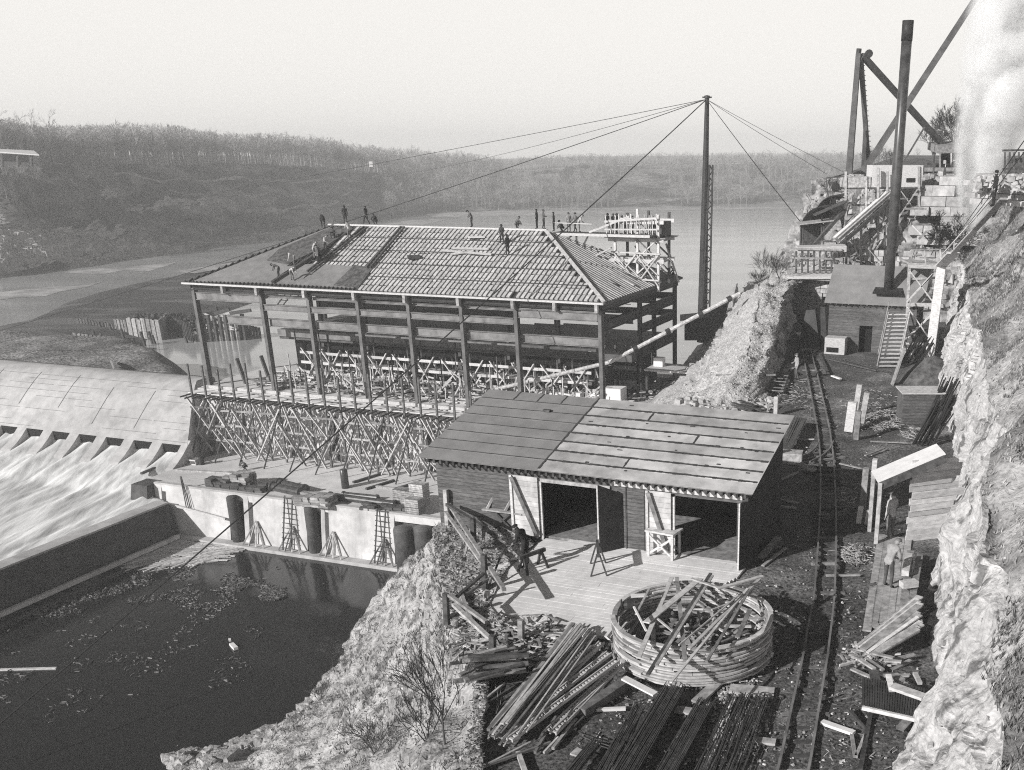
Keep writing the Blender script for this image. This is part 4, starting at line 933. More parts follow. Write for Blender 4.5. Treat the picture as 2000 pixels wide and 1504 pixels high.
for (x0, z0, x1, z1, b) in ((39.8, 2.4, 42.2, 5.2, 11.4), (42.2, 2.4, 39.8, 5.2, 11.35), (42.2, 2.4, 44.3, 5.0, 11.4), (44.3, 2.2, 42.2, 5.0, 11.35), (40.2, 2.8, 44.4, 2.7, 11.3), (39.6, 5.2, 44.5, 5.1, 11.3), (38.6, 4.6, 41, 2.6, 13), (41.2, 5.6, 43.8, 2.2, 13.4), (43.9, 5.8, 45.2, 2.2, 14.6), (38.9, 3.8, 43.5, 4.3, 14.7)):
    MB().beam(P(x0, b, z0), P(x1, b, z1), .12, .3, up=WW).build('brace', M['wood_new' if b < 12 else 'wood'], t)
t = thing('roof_walkway', 'level timber runway from the ridge end to the roof scaffold tower', 'walkway', P(36, 11, EZ+3))
MB().obox(P(33.9, 10.6, 6.75), LL*10.2, WW*1.7, ZZ*.1).build('deck', M['wood_dark'], t)
MB().beam(P(33.9, 10.5, 6.72), P(43.8, 10.5, 6.72), .08, .24).build('stringer', M['wood_new'], t)
for a, z in ((34.6, 5.6), (36.3, 4.6)):
    MB().beam(P(a, 10.7, z), P(a, 10.7, 6.6), .14).build('post', M['wood_dark'], t); MB().beam(P(a, 10.7, z), P(a+1.2, 10.7, 6.6), .08, .14).build('brace', M['wood_dark'], t)
MB().beam(P(34, 10.5, 7.75), P(38, 10.5, 7.7), .05, .08).build('hand_rail', M['wood_new'], t)
for k, (a0, b0, z0, a1, b1, z1, w_, mt) in enumerate(((35.3, 8.9, 5.6, 42.6, 5.5, 2.8, .5, 'wood_dark'), (35.8, 9.4, 5.6, 43.2, 8.0, 2.6, .3, 'wood_new'), (36.2, 9.9, 5.4, 42.5, 10.4, 2.9, .4, 'wood_dark'), (37.6, 10.6, 4.5, 39.8, 10.8, 5.6, .4, 'wood_new'), (38.2, 11, 3.4, 43.6, 13.2, 2.7, .3, 'wood'), (40.6, 10.8, 3.0, 43.2, 11.8, 2.6, .25, 'wood_new'))):
    one(MB().beam(P(a0, b0, z0), P(a1, b1, z1), w_, .12), 'roof_plank', M[mt], ['wide dark plank lying down the right hip near its front edge', 'pale plank lying down the right hip beside the wide dark plank', 'dark plank lying down the middle of the right hip', 'short pale plank slanting up to the roof tower', 'grey plank at the foot of the roof tower', 'short pale plank at the back of the right hip'][k], 'plank')
for k, (u, v, u2, v2) in enumerate(((865, 489, 960, 497), (885, 485, 955, 486), (880, 497, 925, 490))):
    one(MB().beam(roofpt(u, v, .3), roofpt(u2, v2, .3), .22, .1, up=nF), 'roof_plank', M['wood_new'], 'loose pale plank among the three on the middle of the tiled roof', 'plank', 'planks on the tiled roof')
m = MB(); m.box(roofpt(808, 505, .2), 1.1, .8, .3, .4); one(m, 'material_heap', M['wood_dark'], 'small dark heap of material on the left middle of the tiled roof', 'heap')
m = MB(); m.box(roofpt(930, 464, .2), 1.6, 1.0, .12, .2); one(m, 'canvas_sheet', M['white_board'], 'pale crumpled sheet near the ridge of the tiled roof', 'sheet')
# long pole flume through the frame
t = thing('pole_boom', 'long slim pole slanting up from the frame to the spoil mound', 'boom', P(31, 2, -7))
pq = [P(30.5, 2, -6.9), P(43.4, 1.2, -3.2), D(1445, 573, 90)]
MB().path(pq, .17, 8).build('pole', M['wood'], t)
for f in (.2, .45, .7, .92):
    c = pq[1].lerp(pq[2], f); MB().lathe(c, [(.26, -.2), (.26, .2)], 8, pq[2]-pq[1]).build('collar', M['steel_dark'], t)
# ================================================================ cribs and trestle behind the dam
def sheetpile(px, z0, h, name, label, m_, ts=.5):
    pts = [G(u, v, z0) for u, v in px]; mb = MB()
    for i in range(len(pts)-1):
        p, q = pts[i], pts[i+1]; n = max(2, int((q-p).length/.45))
        for k in range(n):
            a, b = p.lerp(q, k/n), p.lerp(q, (k+.99)/n); hh = h+rnd.uniform(-.15, .1); d = (q-p).normalized().cross(ZZ)*(.12 if k % 2 else 0)
            mb.beam(a+d-ZZ*1+ZZ*(hh+1)/2, b+d-ZZ*1+ZZ*(hh+1)/2, .15, hh+1)
    return one(mb, name, m_, label, 'cofferdam')
sheetpile([(153, 640), (228, 652)], -14, 1.7, 'plank_cofferdam', 'dark low plank wall at the left end of the cofferdam', M['wood_dark'])
sheetpile([(228, 652), (256, 657)], -14, 2.5, 'plank_cofferdam', 'short pale plank wall in the middle of the cofferdam', M['wood_old'])
sheetpile([(254, 660), (318, 664), (330, 650)], -14, 3.2, 'plank_cofferdam', 'tallest grey plank crib of the cofferdam, beside the open water', M['wood'])
sheetpile([(145, 664), (250, 675)], -13, 1.1, 'plank_cofferdam', 'half-buried pale plank row in front of the cofferdam', M['wood_old'])
sheetpile([(320, 640), (378, 668)], -14, 2.8, 'plank_cofferdam', 'dark plank wall behind the tall crib', M['wood_dark'])
mb = MB(); c = G(345, 650, -14)
for k in range(260): mb.rock(c+V((rnd.uniform(-7, 6), rnd.uniform(-3, 4), 1.6+rnd.uniform(-1.3, 1.3))), rnd.uniform(.2, .6))
tag(mb.build('crib_fill', M['steel_dark']), 'dark broken stone filling the cofferdam crib', 'rubble', kind='stuff')
for k, (u, v, h) in enumerate(((202, 650, 2.6), (222, 654, 2.6), (246, 668, 3), (285, 676, 3.2), (300, 672, 2.8), (326, 642, 3.4), (270, 688, 3), (305, 672, 2), (368, 670, 1.5), (205, 668, 2), (190, 664, 2))):
    p = G(u, v, -14); one(MB().beam(p-ZZ, p+ZZ*h*.7+V((-.4, 0, 0)), .3), 'mooring_pile', M['wood_dark'], 'dark stubby timber pile standing along the cofferdam', 'pile', 'timber piles along the cofferdam')
t = thing('pile_trestle', 'broken timber pile trestle with crossed braces in the river behind the frame', 'trestle', G(430, 660, RZ))
for k in range(9):
    u = 392+k*11; p = G(u, 668-k*.5, RZ); q = p+ZZ*(3.5+.3*(k % 3)); MB().beam(p-ZZ, q, .45).build('pile', M['wood_dark'], t)
cpt = lambda u, v: D(u, v, G(430, 664, RZ).y-.6)
for (u, v, u2, v2) in ((392, 608, 460, 643), (448, 610, 392, 641), (392, 640, 462, 643)): MB().beam(cpt(u, v), cpt(u2, v2), .3, .3).build('brace', M['wood_new'], t)
for (u, v, u2, v2) in ((393, 609, 424, 602), (420, 612, 448, 604), (450, 612, 490, 606)): MB().beam(cpt(u, v), cpt(u2, v2), .5, .5).build('cap', M['wood_dark'], t)
for k in range(8):
    u = 468+k*5.5; p = G(u, 664-k*1.5, RZ); one(MB().beam(p-ZZ, p+ZZ*(2.9-.25*k), .4), 'mooring_pile', M['wood_dark'], 'tilted dark pile at the right end of the pile trestle', 'pile', 'piles right of the trestle')
mb = MB(); mb.hexa([G(214, 705, -8.4), G(221, 721, -8.1), G(224, 719, -8.1), G(217, 703, -8.4)], [G(214, 705, -7.9), G(221, 721, -7.5), G(224, 719, -7.5), G(217, 703, -7.9)])
one(mb, 'timber_skip', M['wood'], 'small tilted timber skip on the gravel behind the dam crest', 'skip')
# ================================================================ SHED
SY = -.352; LS = V((math.cos(SY), math.sin(SY), 0)); WS = V((-math.sin(SY), math.cos(SY), 0)); S0 = V((-10.07, 37.88, 0))
def S(a, b, z): return S0+LS*a+WS*b+ZZ*z
def FW(u, v, off=0): return RP(u, v, S(0, .5-off, 0), WS)
SLn = 13.42; SB = 5.6; E0, E1 = 3.0, 4.43
sd_ = thing('wood_shed', 'long plank shed with a sloping felted roof, half dark and half pale, in the yard', 'shed', S(6.5, 2.5, 0))
def rz(b): return E0+(E1-E0)*b/SB
nS = (ZZ*SB-WS*(E1-E0)).normalized()
MB().hexa([S(0, 0, rz(0)-.08), S(SLn, 0, rz(0)-.08), S(SLn, SB, rz(SB)-.08), S(0, SB, rz(SB)-.08)], [S(0, 0, rz(0)), S(SLn, 0, rz(0)), S(SLn, SB, rz(SB)), S(0, SB, rz(SB))]).build('roof', M['wood_old'], sd_)
SM = 5.15   # split between the darker and the paler felt
NS = 8; lap = SB/NS
for (a0, a1, mt) in ((-.06, SM, 'tar_grey'), (SM, SLn+.06, 'tar_light')):
    m = MB()
    for k in range(NS):
        b0, b1 = k*lap-(.1 if k else .08), (k+1)*lap; xs_ = [a0, a1]
        if mt == 'tar_light' and k in (1, 4, 6): xs_ = [a0, lerp(a0, a1, (.42, .0, .0, .45, .62, .0, .33)[k] if k != 1 else .38), a1]
        if mt == 'tar_grey' and k == 7: xs_ = [a0, 1.5, 2.6, 3.7, a1]
        for i in range(len(xs_)-1):
            x0, x1 = xs_[i], xs_[i+1]
            hh = .012+.006*(k % 2)
            m.obox(S(x0, b0, rz(b0)+.002), LS*(x1-x0-.01), WS*(b1-b0)+ZZ*(rz(b1)-rz(b0))-nS*.006, nS*hh)
    m.build('roof_felt', M[mt], sd_)
rs_ = random.Random(3)
def seam(a0, b0, a1, b1, w_, n=24):
    m = MB()
    for i in range(n):
        t0, t1 = i/n, (i+1)/n; p = S(lerp(a0, a1, t0), lerp(b0, b1, t0), 0); q = S(lerp(a0, a1, t1), lerp(b0, b1, t1), 0)
        zb0, zb1 = rz(lerp(b0, b1, t0))+.026, rz(lerp(b0, b1, t1))+.026; ww = w_*rs_.uniform(.7, 1.35)
        j = (WS if abs(a1-a0) > abs(b1-b0) else LS)*rs_.uniform(-.012, .012)
        m.beam(p+ZZ*zb0+j, q+ZZ*zb1+j, ww, .012, up=nS)
    m.build('tar_seam', M['tar_seam'], sd_)
for k in range(1, NS): seam(SM, k*lap-.05, SLn, k*lap-.05, .1, 60); seam(0, k*lap-.05, SM, k*lap-.05, .035, 20)
seam(SM, 0, SM, SB, .07); 
for (k, f) in ((1, .38), (4, .62), (6, .33)): seam(lerp(SM, SLn, f), k*lap, lerp(SM, SLn, f), (k+1)*lap, .06, 6)
for x in (1.5, 2.6, 3.7): seam(x, 7*lap, x, SB, .05, 5)
m = MB()
for k in range(24):     # tar daubs
    a, b = rs_.uniform(SM+.3, SLn-.3), rs_.uniform(.2, SB-.3); c = S(a, b, rz(b)+.028); m.obox(c, LS*rs_.uniform(.06, .2), (WS+ZZ*(E1-E0)/SB)*rs_.uniform(.04, .09), nS*.008)
tag(m.build('tar_daubs', M['tar_seam'], sd_), kind='stuff')
m = MB()
for (u, v) in ((1060, 804),): m.obox(RP(u, v, S(0, 0, E0+.05), nS), LS*.3, WS*.18, ZZ*.08)
one(m, 'roof_brick', M['wood_dark'], 'small dark block lying on the grey part of the shed roof', 'block')
def boards(p0, ex, h, bw, mt, name, par, th=.05, off=None, skip=None, gap=.012, nrm=None):   # horizontal siding
    m = MB(); n = int(round(h/bw)); L_ = ex.length; d = ex.normalized(); nn = nrm if nrm is not None else V((d.y, -d.x, 0))
    for k in range(n):
        z0 = k*bw; x = 0
        while x < L_-.01:
            x1 = min(L_, x+rnd.uniform(2.2, 4.8)); 
            segs_ = [(x, x1)]
            if skip:
                for (s0, s1, zt) in skip:
                    if z0+bw*.5 < zt:
                        ns_ = []
                        for (q0, q1) in segs_:
                            if q1 <= s0 or q0 >= s1: ns_.append((q0, q1)); continue
                            if q0 < s0: ns_.append((q0, s0))
                            if q1 > s1: ns_.append((s1, q1))
                        segs_ = ns_
            for (q0, q1) in segs_:
                if q1-q0 > .03: m.obox(V(p0)+d*(q0+.003)+ZZ*(z0)+nn*(rnd.uniform(0, .006)), d*(q1-q0-.006), -nn*th, ZZ*(bw-gap))
            x = x1
    return m.build(name, mt, par)
d1 = (4.95, 7.75); d2 = (10.35, 12.75)
boards(S(.35, .5, -2.6), LS*12.75, 2.6, .2, M['siding'], 'front_wall', sd_, skip=[(3.2, 12.75, 9)])
boards(S(.35, .5, 0), LS*12.75, E0-.02, .15, M['siding'], 'front_wall', sd_, skip=[(d1[0]-.35, d1[1]-.35, 2.35), (d2[0]-.35, d2[1]-.35, 2.35)])
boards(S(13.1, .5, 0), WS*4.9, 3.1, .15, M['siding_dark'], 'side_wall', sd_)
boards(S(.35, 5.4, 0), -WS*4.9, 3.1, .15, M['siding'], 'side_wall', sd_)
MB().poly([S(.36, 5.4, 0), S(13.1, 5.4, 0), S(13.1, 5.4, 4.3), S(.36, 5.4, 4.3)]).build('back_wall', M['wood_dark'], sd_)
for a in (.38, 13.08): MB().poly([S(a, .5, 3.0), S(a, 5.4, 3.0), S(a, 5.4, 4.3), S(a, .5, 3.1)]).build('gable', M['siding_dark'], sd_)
MB().obox(S(5.0, .6, .02), LS*8.0, WS*4.7, ZZ*.1).build('floor', M['wood_old'], sd_)
m = MB()
for k in range(46): m.obox(S(.3+k*.285, -.02, E0-.23), LS*.09, WS*.5, ZZ*.14)
m.build('rafter_ends', M['wood_dark'], sd_)
MB().obox(S(7.9, .40, 2.55), LS*5.3, WS*.07, ZZ*.34).build('fascia', M['wood_new'], sd_)
MB().obox(S(d1[0]-.1, .42, 2.35), LS*3.0, WS*.06, ZZ*.14).build('door_header', M['wood'], sd_)
for a in (d1[0], d1[1], d2[0]): MB().obox(S(a-.05, .40, .02), LS*.11, WS*.09, ZZ*2.36).build('door_post', M['wood_new'], sd_)
for a in (8.45, 9.2): MB().obox(S(a, .43, .02), LS*.02, WS*.03, ZZ*2.6).build('panel_joint', M['wood_dark'], sd_)
MB().obox(S(13.0, .25, 0), LS*.22, WS*.22, ZZ*2.85).build('corner_post', M['siding_dark'], sd_)
# panels folded back beside the doorways, each with its diagonal
for (a0, a1) in ((3.75, 4.9), (9.35, 10.3)):
    pn = MB(); 
    for k in range(12): pn.obox(S(a0, .36, .15+k*.2), LS*(a1-a0), -WS*.05, ZZ*.19)
    pn = pn.build('door', M['siding_light'], sd_)
    MB().beam(S(a0+.1, .2, 2.5), S(a1-.1, .2, .3), .16, .06, up=WS).build('door_brace', M['wood_old'], pn)
    MB().obox(S(a0-.02, .30, .1), LS*.1, -WS*.05, ZZ*2.45).build('door_stile', M['wood_new'], pn)
# open leaves standing out into the yard
def leaf(u0, v0, u1, v1, h0, h1):
    p, q = G(u0, v0, .12), G(u1, v1, .12); m = MB(); n_ = (q-p).normalized().cross(ZZ)*.05
    m.hexa([p-n_, q-n_, q+n_, p+n_], [p-n_+ZZ*h0, q-n_+ZZ*h1, q+n_+ZZ*h1, p+n_+ZZ*h0]); d = m.build('door', M['steel_dark'], sd_)  # near-black colour carries the shade of the face turned from the sun
    MB().beam(p-(q-p).normalized()*.03, p+ZZ*h0-(q-p).normalized()*.03, .05, .1).build('door_edge', M['wood_new'], d)
leaf(1172, 1079, 1228, 1066, 2.62, 2.0)
leaf(1443, 1113, 1478, 1098, 2.5, 2.4)
# platform in front of the shed
pf = thing('plank_platform', 'broad pale plank platform in front of the shed doors', 'platform', G(1150, 1150, 0))
pg = [tuple(G(u, v, .1)[:2]) for u, v in ((1478, 1082), (1440, 1128), (1395, 1150), (1250, 1238), (1180, 1244), (1052, 1243), (985, 1222), (925, 1204), (905, 1180), (925, 1168), (960, 1110), (1040, 1070), (1065, 1052))]
m = MB(); dirn = LS; pr_ = WS; k = 0; b = -9.6
while b < .6:
    # clip each board to the outline
    hits = []
    for i in range(len(pg)):
        p, q = V((*pg[i], 0))-S0, V((*pg[(i+1) % len(pg)], 0))-S0
        b0, b1 = p.dot(WS), q.dot(WS)
        if (b0 > b+.09) != (b1 > b+.09): f = (b+.09-b0)/(b1-b0); hits.append(lerp(p.dot(LS), q.dot(LS), f))
    hits.sort()
    for i in range(0, len(hits)-1, 2):
        x = hits[i]
        while x < hits[i+1]-.05:
            e = min(hits[i+1], x+rnd.uniform(2.5, 5)); m.obox(S(x, b, .0), LS*(e-x-.008), WS*.192, ZZ*(.1+rnd.uniform(0, .008))); x = e
    b += .2
m.build('decking', M['plankdeck'], pf)
# ================================================================ YARD
def bm(u, v, z, u2, v2, z2): return G(u, v, z), G(u2, v2, z2)
def plank(u, v, z, u2, v2, z2, w_, h, mt, label, cat='plank', name='plank', group=None, dz=0):
    p, q = G(u, v, z), G(u2, v2, z2); return one(MB().beam(p, q, w_, h), name, M[mt], label, cat, group)
def sawhorse(p, q, h, label, mt='wood_dark', sp=.28):
    p, q = V(p), V(q); t = thing('sawhorse', label, 'sawhorse', (p+q)/2); d = (q-p).normalized(); s_ = d.cross(ZZ)
    MB().beam(p+ZZ*h, q+ZZ*h, .1, .13).build('beam', M[mt], t)
    for c, e in ((p, 1), (q, -1)):
        for s in (-1, 1): MB().beam(c+d*e*.12+s_*s*sp, c+d*e*.2+ZZ*(h-.02)+s_*s*.04, .05, .1, up=d).build('leg', M[mt], t)
    return t
sawhorse(G(1170, 1128, .1), G(1168, 1098, .1), .82, 'sawhorse standing alone in the middle of the platform, seen end-on')
sawhorse(G(1016, 1122, .1), G(1066, 1104, .1), .62, 'low sawhorse beside the workman at the left of the platform')
# bench with trestle frame
t = thing('work_table', 'pale open work table with crossed legs against the shed wall', 'table', G(1300, 1080, .1))
q = [G(1267, 1086, .1), G(1313, 1095, .1)]; dd = (q[1]-q[0]); dp = WS*.75
for c in (q[0], q[1], q[0]+dp, q[1]+dp): MB().beam(c, c+ZZ*.95, .09).build('leg', M['wood_new'], t)
MB().beam(q[0]+ZZ*.98+dp*.5-dd*.1, q[1]+ZZ*.98+dp*.5+dd*.1, .8, .07).build('table_top', M['wood_new'], t)
for c in (V((0, 0, 0)), dp): MB().beam(q[0]+c+ZZ*.1, q[1]+c+ZZ*.85, .05, .08).build('cross_brace', M['wood_new'], t); MB().beam(q[0]+c+ZZ*.85, q[1]+c+ZZ*.1, .05, .08).build('cross_brace', M['wood_new'], t)
# saw table with its hopper
t = thing('saw_bench', 'boxed timber bench with tilted frame arms, left of the shed doorway', 'bench', G(975, 1035, .1)); c = G(985, 1040, .1)
m = MB(); m.box(c+WS*.5, 1.35, .9, .85, SY); m.build('box', M['siding'], t)
m = MB(); m.box(c+WS*.5+ZZ*.85, 1.75, 1.25, .06, SY); m.build('bench_top', M['wood'], t)
m = MB()
for (x0, z0, x1, z1) in ((-.7, .9, -.3, 1.75), (.1, .9, .5, 1.75), (.5, 1.75, 1.0, .9)): m.beam(c+LS*x0+ZZ*z0, c+LS*x1+ZZ*z1+WS*.3, .09)
m.beam(c+LS*-.3+ZZ*1.72+WS*.3, c+LS*.9+ZZ*1.66+WS*.3, .07); m.build('frame_arms', M['wood'], t)
m = MB()
for (x0, x1) in ((-.55, .3), (.5, -.3)): m.beam(c+LS*x0-WS*.02+ZZ*.05, c+LS*x1-WS*.02+ZZ*.8, .08)
m.build('brace', M['wood_dark'], t)
m = MB(); m.box(c+LS*.95+WS*.3, .5, .6, .9, SY+.3); m.build('side_box', M['wood_dark'], t)
one(MB().box(G(938, 1078, .05), 1.5, .5, .06, SY+.1), 'board_sheet', M['white_board'], 'white board sheet lying on the ground left of the low sawhorse', 'board')
# broken handrail down the left edge
for k, (u, v, z, u2, v2, z2, w_, mt, lb) in enumerate((
    (874, 1038, .0, 868, 958, 0, 0, '', ''),
    (877, 985, 1.1, 985, 1152, .9, .13, 'wood_old', 'long grey handrail timber running down past the saw bench'),
    (870, 1000, .9, 960, 1125, .8, .12, 'wood', 'paler handrail timber just left of the long grey one'),
    (873, 985, 1.2, 945, 1030, 1.0, .14, 'wood_dark', 'dark rail timber from the tall post to the saw bench'),
    (905, 1095, 0, 925, 1010, .6, .08, 'wood', 'thin pale leaning prop left of the dark upright'),
    (887, 1170, .9, 945, 1120, .9, .1, 'wood_dark', 'dark timber slanting up to the broken rail post'),
    (912, 1160, .5, 955, 1130, .9, .09, 'wood_dark', 'second dark timber slanting below the first at the broken rail'),
    (877, 1162, 1.0, 950, 1215, .7, .12, 'wood', 'pale rail timber running down from the low corner post'),
    (885, 1180, .6, 962, 1252, .2, .13, 'wood', 'lower pale rail timber at the platform corner'),
    (897, 1150, .3, 925, 1225, .2, .12, 'wood_old', 'short grey timber crossing the lower rails'),
    (985, 1070, .9, 950, 1155, .1, .06, 'wood_dark', 'thin dark stick leaning by the end of the low sawhorse'))):
    if k == 0: continue
    plank(u, v, z, u2, v2, z2, w_, w_*.8, mt, lb, 'timber', 'rail_timber')
for k, (u, v, h, mt, lb) in enumerate(((875, 1035, 1.7, 'wood', 'tall pale post at the back corner of the shed wall'), (927, 1092, 1.6, 'wood_dark', 'dark upright post in the rubble below the saw bench'), (948, 1163, 1.5, 'wood_dark', 'dark rail post at the platform edge'), (873, 1220, 1.1, 'wood_dark', 'dark low post at the outer platform corner'), (950, 1180, .5, 'wood', 'squat grey post beside the dark rail post'), (963, 1300, 1.0, 'wood_dark', 'dark broken post between two slanting boards below the platform'), (1018, 1262, .9, 'wood_old', 'grey upright board end at the back of the steel bar heap'))):
    p = G(u, v, -.1); one(MB().beam(p, p+ZZ*h+LS*.05, .16), 'post', M[mt], lb, 'post')
# timber stack by the platform corner
r_ = random.Random(101); t = None
for k in range(22):
    u, v = r_.uniform(940, 985), r_.uniform(1268, 1320); p = G(u, v, .15+k*.035); a = SY+.75+r_.gauss(0, .25); d = V((math.cos(a), math.sin(a), 0))*r_.uniform(.5, 1.1)
    one(MB().beam(p-d, p+d, r_.uniform(.07, .18), r_.uniform(.04, .09)), 'stacked_timber', M[r_.choice(['wood_old', 'wood_dark', 'wood'])], 'short weathered timber in the jumbled stack below the platform corner', 'timber', 'jumbled timbers below the platform')
mb = MB()
for k in range(520):
    p = G(r_.uniform(890, 1090), r_.uniform(1205, 1300), .12); p.z = r_.uniform(.02, .25); a = r_.uniform(0, 3.14); d = V((math.cos(a), math.sin(a), r_.uniform(-.1, .1)))*r_.uniform(.05, .35); mb.beam(p-d, p+d, r_.uniform(.02, .09), .03)
tag(mb.build('wood_litter', M['flotsam']), 'splintered wood litter below the edge of the platform', 'litter', kind='stuff')
# slotted steel bars
def slotted(p, q, w_, nm='slotted_bar', mt='tile', rung=.5):
    m = MB(); p, q = V(p), V(q); d = (q-p); n = int(d.length/.135); s_ = d.normalized().cross(ZZ).normalized()*w_/2
    m.beam(p-s_, q-s_, .035, .09); m.beam(p+s_, q+s_, .035, .09)
    for k in range(n): c = p.lerp(q, (k+.5)/n); m.beam(c-s_, c+s_, .065, .04)
    return m
r_ = random.Random(111)
for k, (u, v, u2, v2) in enumerate(((1175, 1255, 1010, 1413), (1190, 1275, 975, 1442), (1205, 1290, 995, 1445), (1212, 1297, 1080, 1432), (1165, 1262, 1060, 1345), (1150, 1262, 960, 1440), (1205, 1305, 1070, 1428), (1140, 1275, 1000, 1400), (1120, 1290, 985, 1420))):
    z = .35+.1*(k % 3); p, q = G(u, v, z), G(u2, v2, z-.1)
    one(slotted(p, q, .17), 'slotted_bar', M['tile'] if k < 5 or k == 6 else M['steel_mid'], ['topmost slotted steel bar of the heap, its head nearest the platform', 'slotted steel bar reaching lowest left in the heap beside the round form', 'long bright slotted bar in the middle of the heap beside the round form', 'bright slotted bar nearest the round form on the right of the heap', 'short slotted bar high in the heap beside the round form', 'long slotted bar at the upper left side of the heap', 'bright slotted bar second from the round form in the heap', 'dull slotted bar half covered in the middle of the heap', 'dull slotted bar at the left under the plain bars'][k], 'bar', 'slotted bars in the heap')
for k in range(34):
    f = r_.random(); u, v = lerp(1115, 1165, f)+r_.uniform(-12, 12), lerp(1212, 1240, f)+r_.uniform(-8, 8)
    sft = r_.uniform(0, 1); u2, v2 = lerp(925, 985, f)+r_.uniform(-10, 20)+sft*50, lerp(1432, 1462, f)-sft*40; z = r_.uniform(.15, .75)
    w_ = r_.choice([.035, .04, .05, .06, .1])
    one(MB().beam(G(u, v, z), G(u2, v2, z-r_.uniform(0, .1)), w_, w_*r_.uniform(.4, .9)), 'plain_bar', M[r_.choice(['steel_mid', 'wood_new', 'wood', 'tile', 'wood_old'])], 'long plain bar lying slantwise in the heap of bars beside the round form', 'bar', 'plain bars in the heap')
for k, (u, v, u2, v2, w_, mt, lb) in enumerate(((1075, 1450, 925, 1504, .06, 'steel_mid', ''), (1040, 1448, 940, 1500, .06, 'wood', ''), (1085, 1400, 1045, 1470, .07, 'steel_mid', ''), (1125, 1405, 1080, 1462, .08, 'wood', ''), (1140, 1400, 1088, 1452, .06, 'steel', ''), (985, 1335, 930, 1380, .06, 'wood', ''), (1005, 1340, 955, 1372, .06, 'wood_dark', ''), (1090, 1440, 1062, 1470, .05, 'wood_new', ''))):
    one(MB().beam(G(u, v, .15), G(u2, v2, .12), w_, w_), 'stray_bar', M[mt], 'stray bar lying on the ground between the bar heap and the rebar bundles', 'bar', 'stray bars in the foreground')
one(MB().beam(G(1135, 1392, .2), G(1228, 1330, .2), .3, .25), 'squared_baulk', M['wood_old'], 'heavy squared baulk lying just below the round form', 'timber')
plank(1218, 1324, .45, 1280, 1356, .3, .22, .05, 'white_board', 'pale plank end sticking out under the round form')
plank(1165, 1386, .1, 1222, 1384, .1, .1, .08, 'white_board', 'short white stick lying below the heavy baulk')
plank(1120, 1467, .08, 1160, 1480, .08, .3, .05, 'wood', 'pale board scrap in the cinders near the bottom edge', 'board')
plank(1012, 1470, .1, 1030, 1520, .1, .12, .1, 'wood', 'pale notched timber at the bottom edge of the yard', 'timber')
# bundles of reinforcing rods
def bundle(u, v, u2, v2, wd, n, label, z=.22, layers=3, mt='rebar', bend=None, wig=.015):
    p, q = G(u, v, z), G(u2, v2, z); d = (q-p).normalized(); s_ = d.cross(ZZ).normalized(); m = MB()
    for l in range(layers):
        for k in range(n):
            o = s_*(wd*((k+.5+.5*(l % 2))/n-.5)+r_.uniform(-.01, .01))+ZZ*(l*.045+r_.uniform(-.006, .006)); e0 = d*r_.uniform(-.25, .25); e1 = d*r_.uniform(-.25, .25)
            mid = [p+o+e0, p.lerp(q, .35)+o+s_*r_.uniform(-wig, wig), p.lerp(q, .7)+o+s_*r_.uniform(-wig, wig), q+o+e1]
            m.path(mid, .014, 4)
            if bend: m.path([p+o+e0, p+o+e0+V(bend)], .014, 4)
    return one(m, 'rebar_bundle', M[mt], label, 'rebar')
bundle(1318, 1345, 1215, 1520, .62, 15, 'wide straight bundle of steel rods below the round form, left of the narrower one')
bundle(1378, 1375, 1290, 1530, .48, 12, 'narrower straight bundle of steel rods in the middle of the foreground')
bundle(1446, 1360, 1372, 1530, .62, 10, 'loose rusty bundle of rods over stone chips, left of the last bundle', wig=.06, layers=2)
bundle(1490, 1362, 1425, 1530, .42, 9, 'rightmost bundle of rods beside the track', wig=.05, layers=2)
bundle(1250, 1380, 1185, 1500, .3, 7, 'thin bundle of dark rods at the left of the wide bundle')
bundle(1162, 1453, 1110, 1520, .3, 8, 'small bundle of rods at the bottom edge below the bar heap')
bundle(1205, 1458, 1170, 1520, .3, 7, 'bundle of rods with bent ends at the bottom edge')
m = MB()
for k in range(8):
    o = V((.02*k, -.035*k, .02+.01*(k % 3))); m.path([G(1232, 1390, .2)+o*2, G(1210, 1440, .2)+o*2, G(1200, 1450, .2)+o*2, G(1185, 1450, .2)+o*2, G(1130, 1432, .2)+o*2], .014, 4)
one(m, 'bent_rods', M['rebar'], 'group of rods bent to a hook left of the wide bundle', 'rebar')
for (u, v, u2, v2, w_, lb) in ((1425, 1345, 1512, 1352, .45, 'pale square board under the head of the rightmost rod bundle'), (1405, 1330, 1360, 1372, .32, 'grey plank running from the round form to the narrower rod bundle'), (1470, 1445, 1515, 1450, .25, 'short grey sleeper end beside the track near the bottom edge'), (1320, 1385, 1350, 1390, .3, 'white scrap board between the straight bundles')):
    one(MB().beam(G(u, v, .1), G(u2, v2, .1), w_, .07), 'board', M['wood'], lb, 'board')
for (u, v, r0) in ((1478, 1362, .2), (1495, 1358, .16)):
    m = MB(); c = G(u, v, .3)
    for k in range(14): m.tube(c+V((math.cos(k*.449)*r0, math.sin(k*.449)*r0, 0)), c+V((math.cos((k+1)*.449)*r0, math.sin((k+1)*.449)*r0, 0)), .02, n=4)
    one(m, 'wire_coil', M['rebar'], 'small dark coil of wire on the pale square board, ' + ('larger' if r0 > .18 else 'smaller') + ' one', 'coil')
